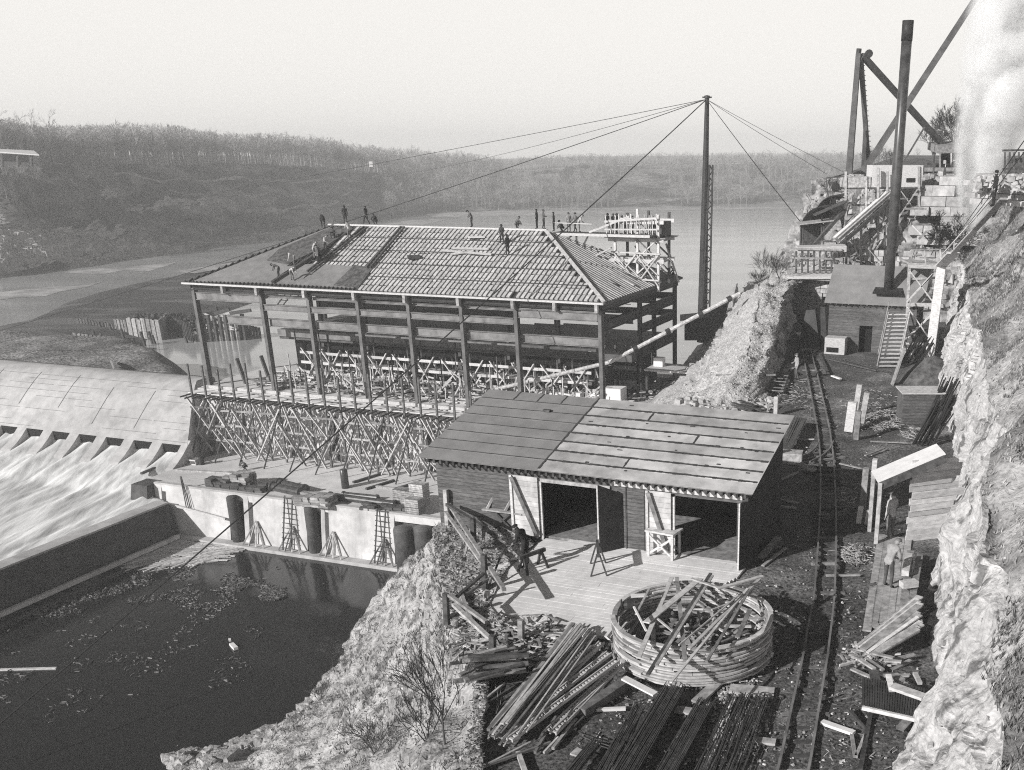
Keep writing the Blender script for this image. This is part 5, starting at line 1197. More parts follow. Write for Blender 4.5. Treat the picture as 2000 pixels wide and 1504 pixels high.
# round timber form
FC = G(1352, 1205, 1.15); FC.z = .12; FR_ = 2.38
t = thing('round_timber_form', 'large round form built of many layers of bent boards, heaped with planks', 'form', FC)
m = MB(); r_ = random.Random(121); nl = 15
for l in range(nl):
    z = l*.08; a = r_.uniform(0, 6.28); rr = FR_+r_.uniform(-.03, .03)+(.03 if l == nl-1 else 0)
    ns_ = 14
    for k in range(ns_):
        a0 = a+k*2*math.pi/ns_; a1 = a0+2*math.pi/ns_*(.985); r2 = rr+r_.uniform(-.05, .05)
        if r_.random() < .05 and 1 < l < nl-1: continue
        base = len(m.v); N5 = 5
        for f in range(N5):
            an = lerp(a0, a1, f/(N5-1)); cc, ss = math.cos(an), math.sin(an); ri, ro = r2-.15, r2
            m.v += [FC+V((ri*cc, ri*ss, z)), FC+V((ro*cc, ro*ss, z)), FC+V((ro*cc, ro*ss, z+.05)), FC+V((ri*cc, ri*ss, z+.05))]
        for f in range(N5-1):
            o = base+f*4
            for x in range(4): m.f.append([o+x, o+(x+1) % 4, o+4+(x+1) % 4, o+4+x]); m.m.append(0)
        m.f.append([base, base+3, base+2, base+1]); m.m.append(0); o = base+(N5-1)*4; m.f.append([o, o+1, o+2, o+3]); m.m.append(0)
m.build('ring', mat('form_board', .45, .25, 4, .9, isl=.38), t)
m = MB()
for k in range(130):
    a = r_.uniform(0, 6.28); rr = r_.uniform(0, 1.95); p = FC+V((rr*math.cos(a), rr*math.sin(a), r_.uniform(.05, .5)+.25*(math.cos(a) > 0))); a = r_.gauss(.9, .8); d = V((math.cos(a), math.sin(a), r_.uniform(-.15, .15)))*r_.uniform(.15, .8)
    m.beam(p-d, p+d, r_.uniform(.05, .14), .04)
tag(m.build('form_offcuts', M['flotsam']), 'offcuts of wood heaped inside the round form', 'timber', kind='stuff')
TZ = 1.42
FP_ = [((1312, 1128), (1247, 1285), .16, 'wood_new', 'pale plank across the left side of the round form'), ((1322, 1128), (1338, 1290), .15, 'wood', 'grey plank standing nearly upright in the view across the round form'),
       ((1368, 1130), (1262, 1216), .26, 'wood_new', 'widest pale plank lying over the round form'), ((1388, 1120), (1265, 1318), .13, 'wood_dark', 'dark-sided timber crossing the whole round form'),
       ((1392, 1124), (1282, 1300), .1, 'wood', 'slim pale timber lying beside the dark-sided timber'), ((1484, 1130), (1345, 1268), .12, 'wood_new', 'notched pale batten over the right side of the round form'),
       ((1460, 1150), (1310, 1333), .09, 'wood_new', 'longest thin batten reaching down the near side of the round form'), ((1462, 1155), (1380, 1292), .1, 'wood_old', 'grey batten ending near the front rim of the round form'),
       ((1446, 1160), (1326, 1260), .05, 'wood', 'thinnest lath crossing the middle of the round form'), ((1268, 1150), (1242, 1200), .08, 'wood', 'short lath at the back left rim of the round form'),
       ((1238, 1185), (1262, 1232), .07, 'white_board', 'short white lath beside the wire tub on the form rim'), ((1465, 1190), (1440, 1245), .16, 'wood_old', 'short grey plank inside the right rim of the round form'), ((1350, 1130), (1440, 1160), .12, 'wood', 'grey plank along the back rim of the round form'), ((1400, 1150), (1490, 1125), .16, 'wood_new', 'pale plank sticking out beyond the back right rim')]
for k, ((u, v), (u2, v2), w_, mt, lb) in enumerate(FP_):
    z = TZ+.03*k; one(MB().beam(G(u, v, z), G(u2, v2, z if v2 < 1290 else z-.12), w_*.8, .04), 'form_plank', M[mt], lb, 'plank')
one(MB().box(G(1248, 1164, TZ), .5, .22, .03, .1), 'white_card', M['white_board'], 'small white board resting on the back left rim of the round form', 'board')
m = MB(); c = G(1215, 1188, 1.3)
m.lathe(c+V((0, 0, .1)), [(.1, 0), (.17, .15), (.17, .32), (.1, .34)], 12, (1, .1, 0)); 
for k in range(8): m.tube(c+V((-.02, .16*math.cos(k*.785), .12+.16*math.sin(k*.785))), c+V((-.02, .16*math.cos(k*.785+.785), .12+.16*math.sin(k*.785+.785))), .02, n=4)
one(m, 'wire_tub', M['steel_dark'], 'small dark tub lying on its side on the left rim of the round form', 'tub')
# track
RL = [(1480, 1640), (1520, 1504), (1548, 1374), (1568, 1284), (1579, 1220), (1590, 1165), (1597, 1074), (1602, 998), (1603, 943), (1602, 888), (1597, 840), (1587, 785), (1576, 730), (1568, 690), (1562, 660)]
RR = [(1548, 1640), (1580, 1504), (1601, 1374), (1616, 1284), (1624, 1220), (1630, 1165), (1633, 1074), (1633, 998), (1631, 943), (1628, 893), (1621, 840), (1609, 785), (1596, 730), (1585, 690), (1578, 660)]
tr = thing('narrow_gauge_track', 'narrow rail track winding through the dark cinders past the shed', 'track', G(1610, 1100, 0))
for pts in (RL, RR):
    pp = resample([G(u, v, .14) for u, v in pts], 60); m = MB()
    for i in range(59): m.beam(pp[i], pp[i+1], .065, .1)
    m.build('rail', M['steel_mid'], tr)
pl_, pr2 = resample([G(u, v, .05) for u, v in RL], 96), resample([G(u, v, .05) for u, v in RR], 96); r_ = random.Random(131)
for i in range(96):
    c = (pl_[i]+pr2[i])/2; d = (pr2[i]-pl_[i]).normalized(); h = r_.uniform(.5, .62)
    c = c-ZZ*r_.uniform(.02, .06); MB().beam(c-d*h, c+d*(h+r_.uniform(-.05, .1)), .15, .09).build('sleeper', M['wood_dark'] if i % 4 else M['wood_old'], tr)
for pts in ([(1600, 862), (1592, 876), (1578, 887), (1556, 897)], [(1628, 862), (1620, 878), (1606, 890), (1582, 902)]):
    m = MB(); pp = resample([G(u, v, .16) for u, v in pts], 12)
    for i in range(11): m.beam(pp[i], pp[i+1], .06, .09)
    m.build('switch_rail', M['steel_mid'], tr)
for (a, b_, u, v, u2, v2) in ((0, 0, 1552, 893, 1628, 879), (0, 0, 1556, 905, 1650, 893), (0, 0, 1560, 898, 1640, 887)):
    MB().beam(G(u, v, .06), G(u2, v2, .06), .15, .09).build('long_sleeper', M['wood_old'], tr)
# litter of pale chips over the cinders
mb = MB(); r_ = random.Random(141)
for k in range(4200):
    u = r_.uniform(1120, 1800); v = 640+864*r_.random()**.7; p = G(u, v, 0)
    if p.x > 6+(p.y-20)*.16 or inpoly(p.x, p.y, pg) > 0: continue
    q0 = S0; la, lb_ = (p-q0).dot(LS), (p-q0).dot(WS)
    if -1 < la < 13.3 and 0 < lb_ < 6: continue
    p.z = .05
    if r_.random() < .8: mb.rock(p, .008+.045*r_.random()**2.5, r_)
    else: a = r_.uniform(0, 3.14); d = V((math.cos(a), math.sin(a), 0))*(.02+.14*r_.random()**2); mb.beam(p-d, p+d, .018, .015)
for k in range(900):
    u, v = r_.gauss(1440, 28), r_.gauss(1400, 45); 
    if 1395 < u < 1500: mb.rock(G(u, v, .06), r_.uniform(.02, .07), r_)
tag(mb.build('ground_chips', M['chips']), 'pale chips and splinters scattered over the dark yard ground', 'chips', kind='stuff')
def twigs(u, v, ru, rv, n, l, name, label, mt='chips', hgt=.35, th=.02):
    m = MB()
    for k in range(n):
        a, rr = r_.uniform(0, 6.28), r_.random()**.6; p = G(u+ru*rr*math.cos(a), v+rv*rr*math.sin(a), 0); p.z = .05+hgt*(1-rr)*r_.random(); a = r_.uniform(0, 3.14)
        d = V((math.cos(a), math.sin(a), r_.uniform(-.3, .3)))*r_.uniform(.4, 1)*l; m.beam(p-d, p+d, th*r_.uniform(.7, 1.6), th)
    return tag(m.build(name, M[mt]), label, 'sticks', kind='stuff')
twigs(1672, 1085, 30, 20, 190, .28, 'stick_pile', 'pile of pale sticks beside the track near the two workmen')
twigs(1725, 822, 36, 20, 300, .5, 'brush_heap', 'heap of pale brush and splinters beside the low hut')
twigs(1790, 850, 24, 14, 90, .5, 'brush_heap', 'smaller brush heap at the foot of the cliff below the hut')
twigs(1695, 1285, 50, 25, 120, .4, 'splinter_litter', 'litter of broken wood below the plank heap', 'flotsam', .2, .05)
twigs(1655, 975, 35, 30, 150, .25, 'chip_litter', 'light chips among the cinders left of the boarded wall', 'chips', .1)
twigs(1700, 790, 60, 30, 160, .2, 'chip_litter', 'light chips among the cinders beside the heavy posts', 'chips', .05)
twigs(1560, 770, 60, 30, 220, .25, 'chip_litter', 'light chips over the track bed below the spoil mound', 'chips', .08)
# boarded retaining wall, chute and posts
BW0, BW1 = G(1768, 1058, 0), G(1846, 1048, 0)
t = thing('boarded_wall', 'wall of wide pale horizontal boards against the cliff beneath the chute', 'wall', BW0)
m = MB(); dW = BW1-BW0; n = 13
for k in range(n):
    z = k*.25; x0_ = rnd.uniform(-.04, .12); m.obox(BW0+ZZ*z+V((x0_, 0, 0)), dW*rnd.uniform(1.0, 1.3), V((0, -.06-rnd.uniform(0, .04), rnd.uniform(-.02, .02))), ZZ*.247)
m.build('boards', mat('lagging', .62, .2, 2.5, .9, isl=.25, stretch=(1, 1, 4)), t)
t = thing('timber_chute', 'broad pale plank chute slanting up to the cliff', 'chute', G(1710, 950, 0))
c0, c1_ = G(1708, 932, 2.5), G(1838, 877, 3.6); sdv = (c1_-c0).normalized().cross(ZZ).normalized()*.68
m = MB(); up_ = ZZ
for k in range(3): m.beam(c0+sdv*(k-1)*.66, c1_+sdv*(k-1)*.66, .44, .06)
m.build('chute_floor', M['white_board'], t)
MB().beam(c0-ZZ*.18+sdv, c1_-ZZ*.18+sdv, .08, .3).build('side_board', M['wood_dark'], t)
MB().beam(c0-ZZ*.18-sdv, c1_-ZZ*.18-sdv, .08, .3).build('side_board', M['wood_dark'], t)
for s in (-1, 1): MB().beam(V((c0.x+.1, c0.y, 0))+sdv*s, c0+V((.1, 0, 0))+sdv*s, .15).build('post', M['wood'], t)
for k, (u, v, h, w_, mt, lb) in enumerate(((1683, 1010, 2.1, .24, 'wood_old', 'left of the two heavy notched posts before the chute'), (1700, 995, 2.2, .2, 'wood_new', 'right of the two heavy notched posts, pale with bolt holes'), (1677, 1022, .7, .2, 'white_board', 'short white-ended stump in front of the heavy posts'), (1693, 1024, .6, .18, 'wood_new', 'second short pale stump in front of the heavy posts'))):
    p = G(u, v, 0); one(MB().beam(p, p+ZZ*h+V((.05, 0, 0)), w_), 'heavy_post', M[mt], lb, 'post')
for k, (u, v, h, w_, u2, mt, lb) in enumerate(((1658, 842, 1.6, .45, 3, 'wood_new', 'leftmost heavy post of the group behind the shed, pale and broad'), (1670, 812, 1.8, .3, 4, 'wood', 'tall pale post in the middle of the group behind the shed'), (1683, 826, 1.7, .3, 5, 'wood', 'right-hand post of the group behind the shed'), (1672, 858, 1.5, .28, 1, 'wood_old', 'nearest grey post of the group behind the shed'), (1515, 812, 1.1, .22, 0, 'wood_new', 'short pale post at the right end of the shed ridge'))):
    p = G(u, v, 0); one(MB().beam(p, p+ZZ*h+V((.04*u2, .02, 0)), w_), 'standing_post', M[mt], lb, 'post')
# small hut, bar racks, boards by the cliff
t = thing('low_hut', 'small low plank hut with a pale lid at the foot of the cliff', 'hut', G(1790, 830, 0)); c = G(1790, 822, 0)
boards(c+V((-1.0, -.8, 0)), V((2.1, 0, 0)), 1.7, .17, M['siding'], 'wall', t); MB().obox(c+V((-1.0, -.8, 0)), V((.05, 0, 0)), V((0, 1.6, 0)), ZZ*1.7).build('wall', M['siding'], t)
MB().obox(c+V((-1.1, -.9, 1.7)), V((2.4, 0, 0)), V((0, 1.9, 0)), ZZ*.06).build('roof', M['wood_new'], t)
MB().beam(c+V((.9, -1.4, 0)), c+V((.9, -1.4, 1.4)), .18).build('post', M['wood_dark'], t)
def fan(u, v, n, h, spr, label, mt='steel_dark', lean=(1.1, .4), name='bar_rack'):
    m = MB(); c = G(u, v, 0)
    for k in range(n):
        p = c+V((r_.uniform(-spr, spr), r_.uniform(-spr, spr)*.6, 0)); m.beam(p, p+V((lean[0]+r_.uniform(-.2, .2), lean[1]+r_.uniform(-.2, .2), h*r_.uniform(.8, 1.1))), .05)
    return one(m, name, M[mt], label, 'bars')
fan(1800, 868, 30, 2.4, .5, 'dark sheaf of bars leaning on the cliff below the hut'); fan(1815, 830, 22, 2.4, .4, 'dark sheaf of bars leaning on the cliff beside the hut')
fan(1776, 712, 26, 1.8, .7, 'dark sheaf of poles leaning at the foot of the stair tower')
m = MB()
for k in range(22): m.beam(G(1519+2.0*(k % 11)+r_.uniform(-2, 2), 892-.6*(k % 11), .25+.1*(k//11)), G(1553+2.2*(k % 11)+r_.uniform(-2, 2), 815+.4*(k % 11), .5+.1*(k//11)), .06, .06)
one(m, 'pipe_rack', M['iron_pipe'], 'sheaf of dark pipes leaning behind the right end of the shed', 'pipes')
t = thing('tool_box', 'pale timber box on skids between the shed and the track', 'box', G(1538, 905, 0)); c = G(1536, 903, 0)
MB().box(c, 1.5, .8, .55, -.2).build('box', M['wood'], t); MB().box(c+V((-.55, -.3, .55)), .45, .3, .35, .3).build('lid', M['wood_new'], t)
plank(1560, 905, .3, 1592, 920, .1, .5, .04, 'wood', 'grey board sliding off the pale box towards the track', 'board')
for k, (u, v, u2, v2, lb) in enumerate(((1518, 940, 1560, 922, 'pale stick lying in the shed shadow below the box'), (1516, 974, 1560, 983, 'upper of two thin laths in the shed shadow'), (1516, 988, 1555, 992, 'lower of two thin laths in the shed shadow'), (1555, 858, 1590, 858, 'pale batten by the pipes behind the shed'), (1690, 890, 1728, 875, 'pale plank slanting over the rubble left of the chute'), (1640, 905, 1690, 917, 'thin timber lying right of the track opposite the box'), (1642, 940, 1682, 948, 'second thin timber right of the track'), (1700, 862, 1772, 865, 'long thin plank lying below the brush heap'), (1613, 1124, 1680, 1123, 'thin white lath right of the track'), (1500, 1075, 1530, 1058, 'dark plank in the shadow near the shed corner'), (1490, 1105, 1535, 1070, 'pale-edged plank in the shadow near the shed corner'), (1485, 1090, 1520, 1050, 'grey plank in the shadow near the shed corner'))):
    plank(u, v, .1, u2, v2, .12, .12 if k not in (9, 11) else .3, .05, 'wood' if 'dark' not in lb else 'wood_old', lb)
# planked walk and lumber at the foot of the cliff
t = thing('plank_walk', 'narrow walk of long worn planks below the two workmen', 'walkway', G(1715, 1150, 0))
for k in range(5):
    MB().beam(G(1693+k*15, 1232-k*6, .06), G(1722+k*13, 1045+k*2, .06), .27, .06).build('plank', M['wood'], t)
for k, (u, v, u2, v2, z, w_, mt, lb) in enumerate(((1764, 1190, 1778, 1080, .35, .26, 'wood', 'squared pale beam nearest the bending workman'), (1780, 1180, 1797, 1085, .4, .22, 'wood_old', 'squared grey beam against the cliff foot'), (1768, 1120, 1775, 1085, .65, .24, 'wood_new', 'short pale beam on top of the squared beams'), (1760, 1142, 1790, 1138, .7, .3, 'wood_new', 'short pale block across the squared beams'))):
    plank(u, v, z, u2, v2, z, w_, .2, mt, lb, 'beam', 'squared_beam')
r_ = random.Random(151)
for k in range(16):
    f = k/15; u, v = lerp(1678, 1705, f), lerp(1262, 1282, f)+r_.uniform(-3, 3); u2, v2 = lerp(1795, 1800, f)+r_.uniform(-8, 4), lerp(1165, 1232, f)
    z = .15+.03*(k % 5); one(MB().beam(G(u, v, z), G(u2, v2, z+.5), r_.choice([.12, .18, .24]), .05), 'heap_plank', M[r_.choice(['wood', 'wood_new', 'wood'])], 'pale plank in the fanned heap leaning on the cliff foot', 'plank', 'planks in the fanned heap')
for k in range(9):
    u, v = r_.uniform(1650, 1760), r_.uniform(1275, 1325); a = r_.uniform(-20, 20)
    one(MB().beam(G(u, v, .1+.04*k), G(u+r_.uniform(25, 60), v+a, .15+.04*k), .13, .05), 'broken_plank', M['wood'], 'broken plank in the tangle above the steel mat', 'plank', 'broken planks above the mat')
t = thing('steel_mat', 'dark ribbed steel mat propped on timbers at the foot of the cliff', 'mat', G(1745, 1370, .2))
q = [G(1684, 1382, .5), G(1800, 1408, .5), G(1808, 1345, 1.0), G(1684, 1322, 1.0)]; m = MB()
for k in range(24): f = (k+.5)/24; m.beam(q[0].lerp(q[1], f), q[3].lerp(q[2], f), .05, .05)
for k in range(9): f = (k+.5)/9; m.beam(q[0].lerp(q[3], f), q[1].lerp(q[2], f), .02, .03)
m.build('bars', M['steel_dark'], t); MB().poly([p-ZZ*.06 for p in q]).build('backing', M['black'], t)
MB().beam(q[0], q[1], .1, .1).build('front_sill', M['wood_new'], t)
for k, (u, v, z, u2, v2, z2, w_, mt, lb) in enumerate(((1735, 1318, 1.1, 1742, 1350, .9, .14, 'wood_new', 'pale stake at the top edge of the steel mat'), (1742, 1340, 1.0, 1805, 1362, 1.0, .3, 'wood_new', 'wide pale board along the top of the steel mat'), (1745, 1318, .9, 1760, 1330, .9, .25, 'wood', 'short board above the steel mat'), (1787, 1315, .9, 1797, 1335, .9, .12, 'wood_new', 'short pale stake beside the cliff above the mat'), (1706, 1310, 1.0, 1712, 1338, .9, .25, 'wood_dark', 'dark block lying on the steel mat'),
    (1700, 1395, .1, 1680, 1504, .1, .12, 'wood_dark', 'dark timber leg running down from the steel mat'), (1758, 1425, .2, 1795, 1385, .5, .25, 'wood_old', 'grey plank under the right edge of the steel mat'), (1605, 1410, .1, 1668, 1432, .12, .18, 'white_board', 'white plank lying right of the track near the bottom'), (1655, 1385, .2, 1692, 1425, .1, .06, 'wood_dark', 'thin dark stick right of the white plank'), (1662, 1425, .1, 1670, 1478, .1, .09, 'wood', 'thin grey stick below the white plank'), (1690, 1435, .1, 1672, 1478, .1, .08, 'wood', 'thin pale stick below the white plank'), (1640, 1300, .1, 1690, 1288, .1, .05, 'wood_new', 'thin lath at the left tip of the fanned heap'))):
    plank(u, v, z, u2, v2, z2, w_, .08, mt, lb)
t = thing('trestle_cart', 'small timber trestle beside the track below the spoil mound', 'trestle', G(1440, 745, 0))
for (u, v) in ((1430, 748), (1443, 756), (1500, 745), (1512, 752)): p = G(u, v, 0); MB().beam(p, p+ZZ*.7+V((.1, 0, 0)), .07).build('leg', M['wood_dark'], t)
MB().beam(G(1398, 733, .5), G(1515, 732, .75), .1, .1).build('beam', M['wood_old'], t)
t = thing('pallet_rack', 'low rack of dark boards by the track under the spoil mound', 'rack', G(1515, 745, 0))
for k in range(7): MB().beam(G(1500+k*2, 762-k*6, .3), G(1530+k*2, 764-k*6, .3), .12, .05).build('slat', M['wood_old'], t)
for u in (1505, 1528): MB().beam(G(u, 766, .2), G(u+14, 724, .2), .1, .15).build('bearer', M['wood_dark'], t)
for k, (u, v, u2, v2, w_, lb) in enumerate(((1481, 800, 1505, 792, .4, 'short pale board on the rubble behind the shed ridge, upper one'), (1484, 806, 1500, 804, .25, 'short pale board on the rubble behind the shed ridge, lower one'), (1601, 690, 1618, 730, .16, 'dark plank lying right of the far track'), (1625, 734, 1642, 740, .2, 'pale plank scrap on the cinders beyond the posts'), (1612, 700, 1712, 724, .08, 'long thin dark rail lying across the far yard'), (1640, 700, 1740, 728, .08, 'second thin dark rail lying across the far yard'), (1562, 650, 1600, 668, 1.0, 'broad pale tabletop boards beside the boiler house'))):
    plank(u, v, .12, u2, v2, .12, w_, .08, 'wood_dark' if 'dark' in lb else 'white_board', lb)
r_ = random.Random(161)
for k in range(16):
    u, v = r_.uniform(1440, 1478), r_.uniform(782, 800); one(MB().beam(G(u-12, v-4, .15+.03*k), G(u+14, v+4, .15+.03*k), .2, .05), 'dark_plank', M['wood_dark'], 'dark plank in the stack behind the shed ridge', 'plank', 'dark planks behind the ridge')
mb = MB()
for k in range(160):
    u, v = r_.uniform(1275, 1345), r_.uniform(740, 785); p = G(u, v, -7.5); a = r_.uniform(0, 3); d = V((math.cos(a), math.sin(a), 0))*r_.uniform(.5, 2); mb.beam(p-d, p+d, .2, .1)
tag(mb.build('yard_timber', M['flotsam']), 'loose boards at the foot of the spoil mound behind the frame', 'timber', kind='stuff')
# ================================================================ BOILER HOUSE
B0 = G(1615, 685, 0)
def B(a, b, z): return B0+LL*a+WW*b+ZZ*z
e_ = RP(1616, 582, B0, WW); BE = e_.z; tpt = RP(1631, 517, B(-.25, 0, 0), LL); BR = (tpt-B0).dot(WW); BT = tpt.z; BL = 6.6
print('boiler', BE, BR, BT)
bh = thing('boiler_house', 'plank boiler house with a dark lean-to roof and an open black doorway', 'building', B0)
boards(B(0, 0, 0), LL*BL, BE, .2, M['siding'], 'front_wall', bh, skip=[(2.35, 3.3, 2.1)])
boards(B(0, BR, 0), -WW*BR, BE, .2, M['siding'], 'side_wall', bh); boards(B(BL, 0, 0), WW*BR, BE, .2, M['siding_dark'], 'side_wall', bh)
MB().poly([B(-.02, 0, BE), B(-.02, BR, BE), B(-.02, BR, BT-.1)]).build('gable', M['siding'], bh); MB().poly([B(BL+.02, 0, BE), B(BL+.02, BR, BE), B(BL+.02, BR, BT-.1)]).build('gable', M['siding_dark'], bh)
MB().obox(B(2.2, .6, 0), LL*1.3, WW*.1, ZZ*2.3).build('doorway', M['black'], bh)  # black panel behind the gap, painted as the unlit interior
def brz(b): return BE+(BT-BE)*b/BR
m = MB(); nk = 7
for k in range(nk):
    b0, b1 = -.4+(BR+.4)*k/nk, -.4+(BR+.4)*(k+1)/nk-.03
    m.hexa([B(-.3, b0, brz(b0)), B(BL+.3, b0, brz(b0)), B(BL+.3, b1, brz(b1)), B(-.3, b1, brz(b1))], [B(-.3, b0, brz(b0)+.08), B(BL+.3, b0, brz(b0)+.08), B(BL+.3, b1, brz(b1)+.06), B(-.3, b1, brz(b1)+.06)])
m.build('roof', M['tar_grey'], bh)
m = MB()
for k in range(15): m.obox(B(.1+k*.45, -.38, brz(-.3)-.16), LL*.1, WW*.4, ZZ*.14)
m.build('rafter_ends', M['wood_dark'], bh)
nB_ = (ZZ*BR-WW*(BT-BE)).normalized()
sb = RP(1735, 568, B(0, 0, BE+.1), nB_); r0_, v_ = .42, (D(1769, 40, sb.y))
st = thing('smoke_stack', 'tall dark iron smokestack rising from the boiler house roof', 'chimney', sb)
zt = D(1769, 40, sb.y).z-sb.z
MB().lathe(sb, [(.35, 0), (.35, zt*.28), (.365, zt*.285), (.365, zt*.55), (.35, zt*.555), (.35, zt*.93)], 24).build('shaft', M['iron_pipe'], st, True)
MB().lathe(sb+ZZ*zt*.93, [(.38, 0), (.38, zt*.07), (.32, zt*.07), (.32, .1)], 24).build('cap_ring', M['steel_dark'], st, True)
m = MB(); m.obox(sb-LL*1.0-WW*.9-ZZ*.15, LL*2.0, WW*1.5+ZZ*.3, nB_*.12); m.build('flashing', M['steel_dark'], st)
t = thing('coal_bin', 'pale waist-high box against the front wall of the boiler house', 'box', B(.1, -.9, 0)); MB().obox(B(.05, -1.3, 0), LL*1.5, WW*1.1, ZZ*1.2).build('box', M['wood_new'], t); MB().obox(B(.2, -1.33, .15), LL*.9, WW*.04, ZZ*.35).build('opening', M['black'], t)  # black plate on the box front, painted as the shade of an opening
m = MB(); m.hexa([B(-2.6, 1.6, 0), B(-.9, 1.6, 0), B(-.9, 3.6, 0), B(-2.6, 3.6, 0)], [B(-2.2, 2.2, 2.6), B(-1.5, 2.2, 2.7), B(-1.4, 3.2, 2.6), B(-2.1, 3.3, 2.4)]); m.hexa([B(-.85, 1.9, 0), B(-.35, 1.9, 0), B(-.35, 3.4, 0), B(-.85, 3.4, 0)], [B(-1.1, 2.2, 2.9), B(-.75, 2.2, 2.9), B(-.7, 3.2, 2.8), B(-1.1, 3.2, 2.8)]); one(m, 'covered_machine', M['steel_dark'], 'dark covered machine standing in the recess left of the boiler house', 'machine')
one(MB().box(G(1598, 667, 0), 2.0, 1.6, .25, .1), 'pale_slab', M['white_board'], 'pale slab on the ground left of the boiler house', 'slab')
# stone wall left of and behind the boiler house
def stonewall(p, q, z0, z1, bw, bh_, name, label, mt='stone', j=.12, th=.9, batter=0.0, miss=.04):
    m = MB(); p, q = V((p[0], p[1], 0)), V((q[0], q[1], 0)); d = (q-p); L_ = d.length; d.normalize(); nn = V((-d.y, d.x, 0)); rg = random.Random(int(p.x*97)); z = z0; row = 0
    while z < z1:
        x = -(row % 2)*bw*.5; h = bh_*rg.uniform(.85, 1.15)
        while x < L_:
            w_ = bw*rg.uniform(.7, 1.35)
            if rg.random() > miss: m.obox(p+d*(x+.02)+ZZ*z+nn*(rg.uniform(-j, j)+batter*(z-z0)), d*(w_-.05), nn*th, ZZ*(h-.04))
            x += w_
        z += h; row += 1
    return one(m, name, M[mt], label, 'stone wall')
stonewall(D(1556, 600, 92.0), D(1625, 600, 90.5), -.2, 3.9, .55, .35, 'stone_wall', 'rough pale stone wall below the fenced terrace', 'stone')
stonewall(D(1788, 500, 95.2), D(1905, 500, 93.4), 6.2, 11.3, 1.75, .88, 'block_wall', 'high wall of big squared pale blocks at the cliff top', 'stone', .25, 1.2, .25, .1)
stonewall(D(1690, 520, 95.5), D(1835, 520, 93.6), 3.2, 5.4, .9, .5, 'stone_wall', 'low pale stone wall behind the boiler house roof', 'stone', .15)
stonewall(D(1900, 380, 75), D(2010, 372, 70), 10.6, 12.2, 1.6, .4, 'stone_ledge', 'pale stone ledge at the right edge beyond the steam', 'stone', .3)
# fenced terrace with planks
t = thing('terrace_fence', 'row of upright posts with rails on the terrace above the stone wall', 'fence', D(1555, 535, 91))
for k in range(8):
    u = 1555+k*11.5; MB().beam(D(u, 533, 91), D(u, 490, 91), .14).build('post', M['wood_dark'], t)
for v in (486, 504): MB().beam(D(1553, v, 90.9), D(1645, v+2, 90.9), .1, .16).build('rail', M['wood'], t)
MB().beam(D(1625, 500, 90.8), D(1637, 528, 90.8), .1, .14).build('brace', M['wood_dark'], t)
one(MB().obox(D(1540, 545, 90), V((5, 0, 0)), V((0, 4, .4)), ZZ*.2), 'terrace_slab', M['wood_new'], 'pale plank floor of the fenced terrace', 'floor')
one(MB().beam(D(1556, 487, 92), D(1650, 484, 92), 2.0, .5), 'timber_pile', M['wood_new'], 'pale stacked timbers behind the terrace fence', 'timber')
one(MB().beam(D(1530, 540, 90.5), D(1620, 545, 90.5), .6, .3), 'long_baulk', M['wood_new'], 'long pale baulk lying along the terrace edge', 'timber')
# curved-roof tanks and lean-to on the ledge
for k, (u, v, r, dz) in enumerate(((1586, 447, 2.0, 0), (1612, 424, 2.0, .8))):
    c = D(u+18, v, 104+k*4); m = MB(); n = 14
    for i in range(n):
        a0, a1 = math.pi*i/n, math.pi*(i+1)/n
        p = lambda a: c+V((-r*math.cos(a), 0, r*math.sin(a)))
        dd = V((4.0, 6, .4)); m.hexa([p(a0), p(a1), p(a1)+dd, p(a0)+dd], [p(a0)+ZZ*.1, p(a1)+ZZ*.1, p(a1)+dd+ZZ*.1, p(a0)+dd+ZZ*.1])
    one(m, 'curved_roof', M['steel_dark'], ('nearer' if k == 0 else 'farther') + ' dark round-backed roof at the river edge of the cliff', 'roof')
t = thing('cliff_shed', 'small dark open shed perched at the river edge above the terrace', 'shed', D(1580, 482, 96)); c = D(1567, 482, 96)
for dx in (0, 1.9): 
    for dy in (0, 1.8): MB().beam(c+V((dx, dy, -.5)), c+V((dx, dy, 1.9)), .12).build('post', M['wood_dark'], t)
MB().obox(c+V((0, 1.8, 0)), V((1.9, 0, 0)), V((0, .05, 0)), ZZ*1.9).build('back_wall', M['wood_dark'], t); MB().obox(c+V((-.5, -.5, 1.9)), V((3.2, 0, .35)), V((0, 2.8, 0)), ZZ*.1).build('roof', M['wood'], t)
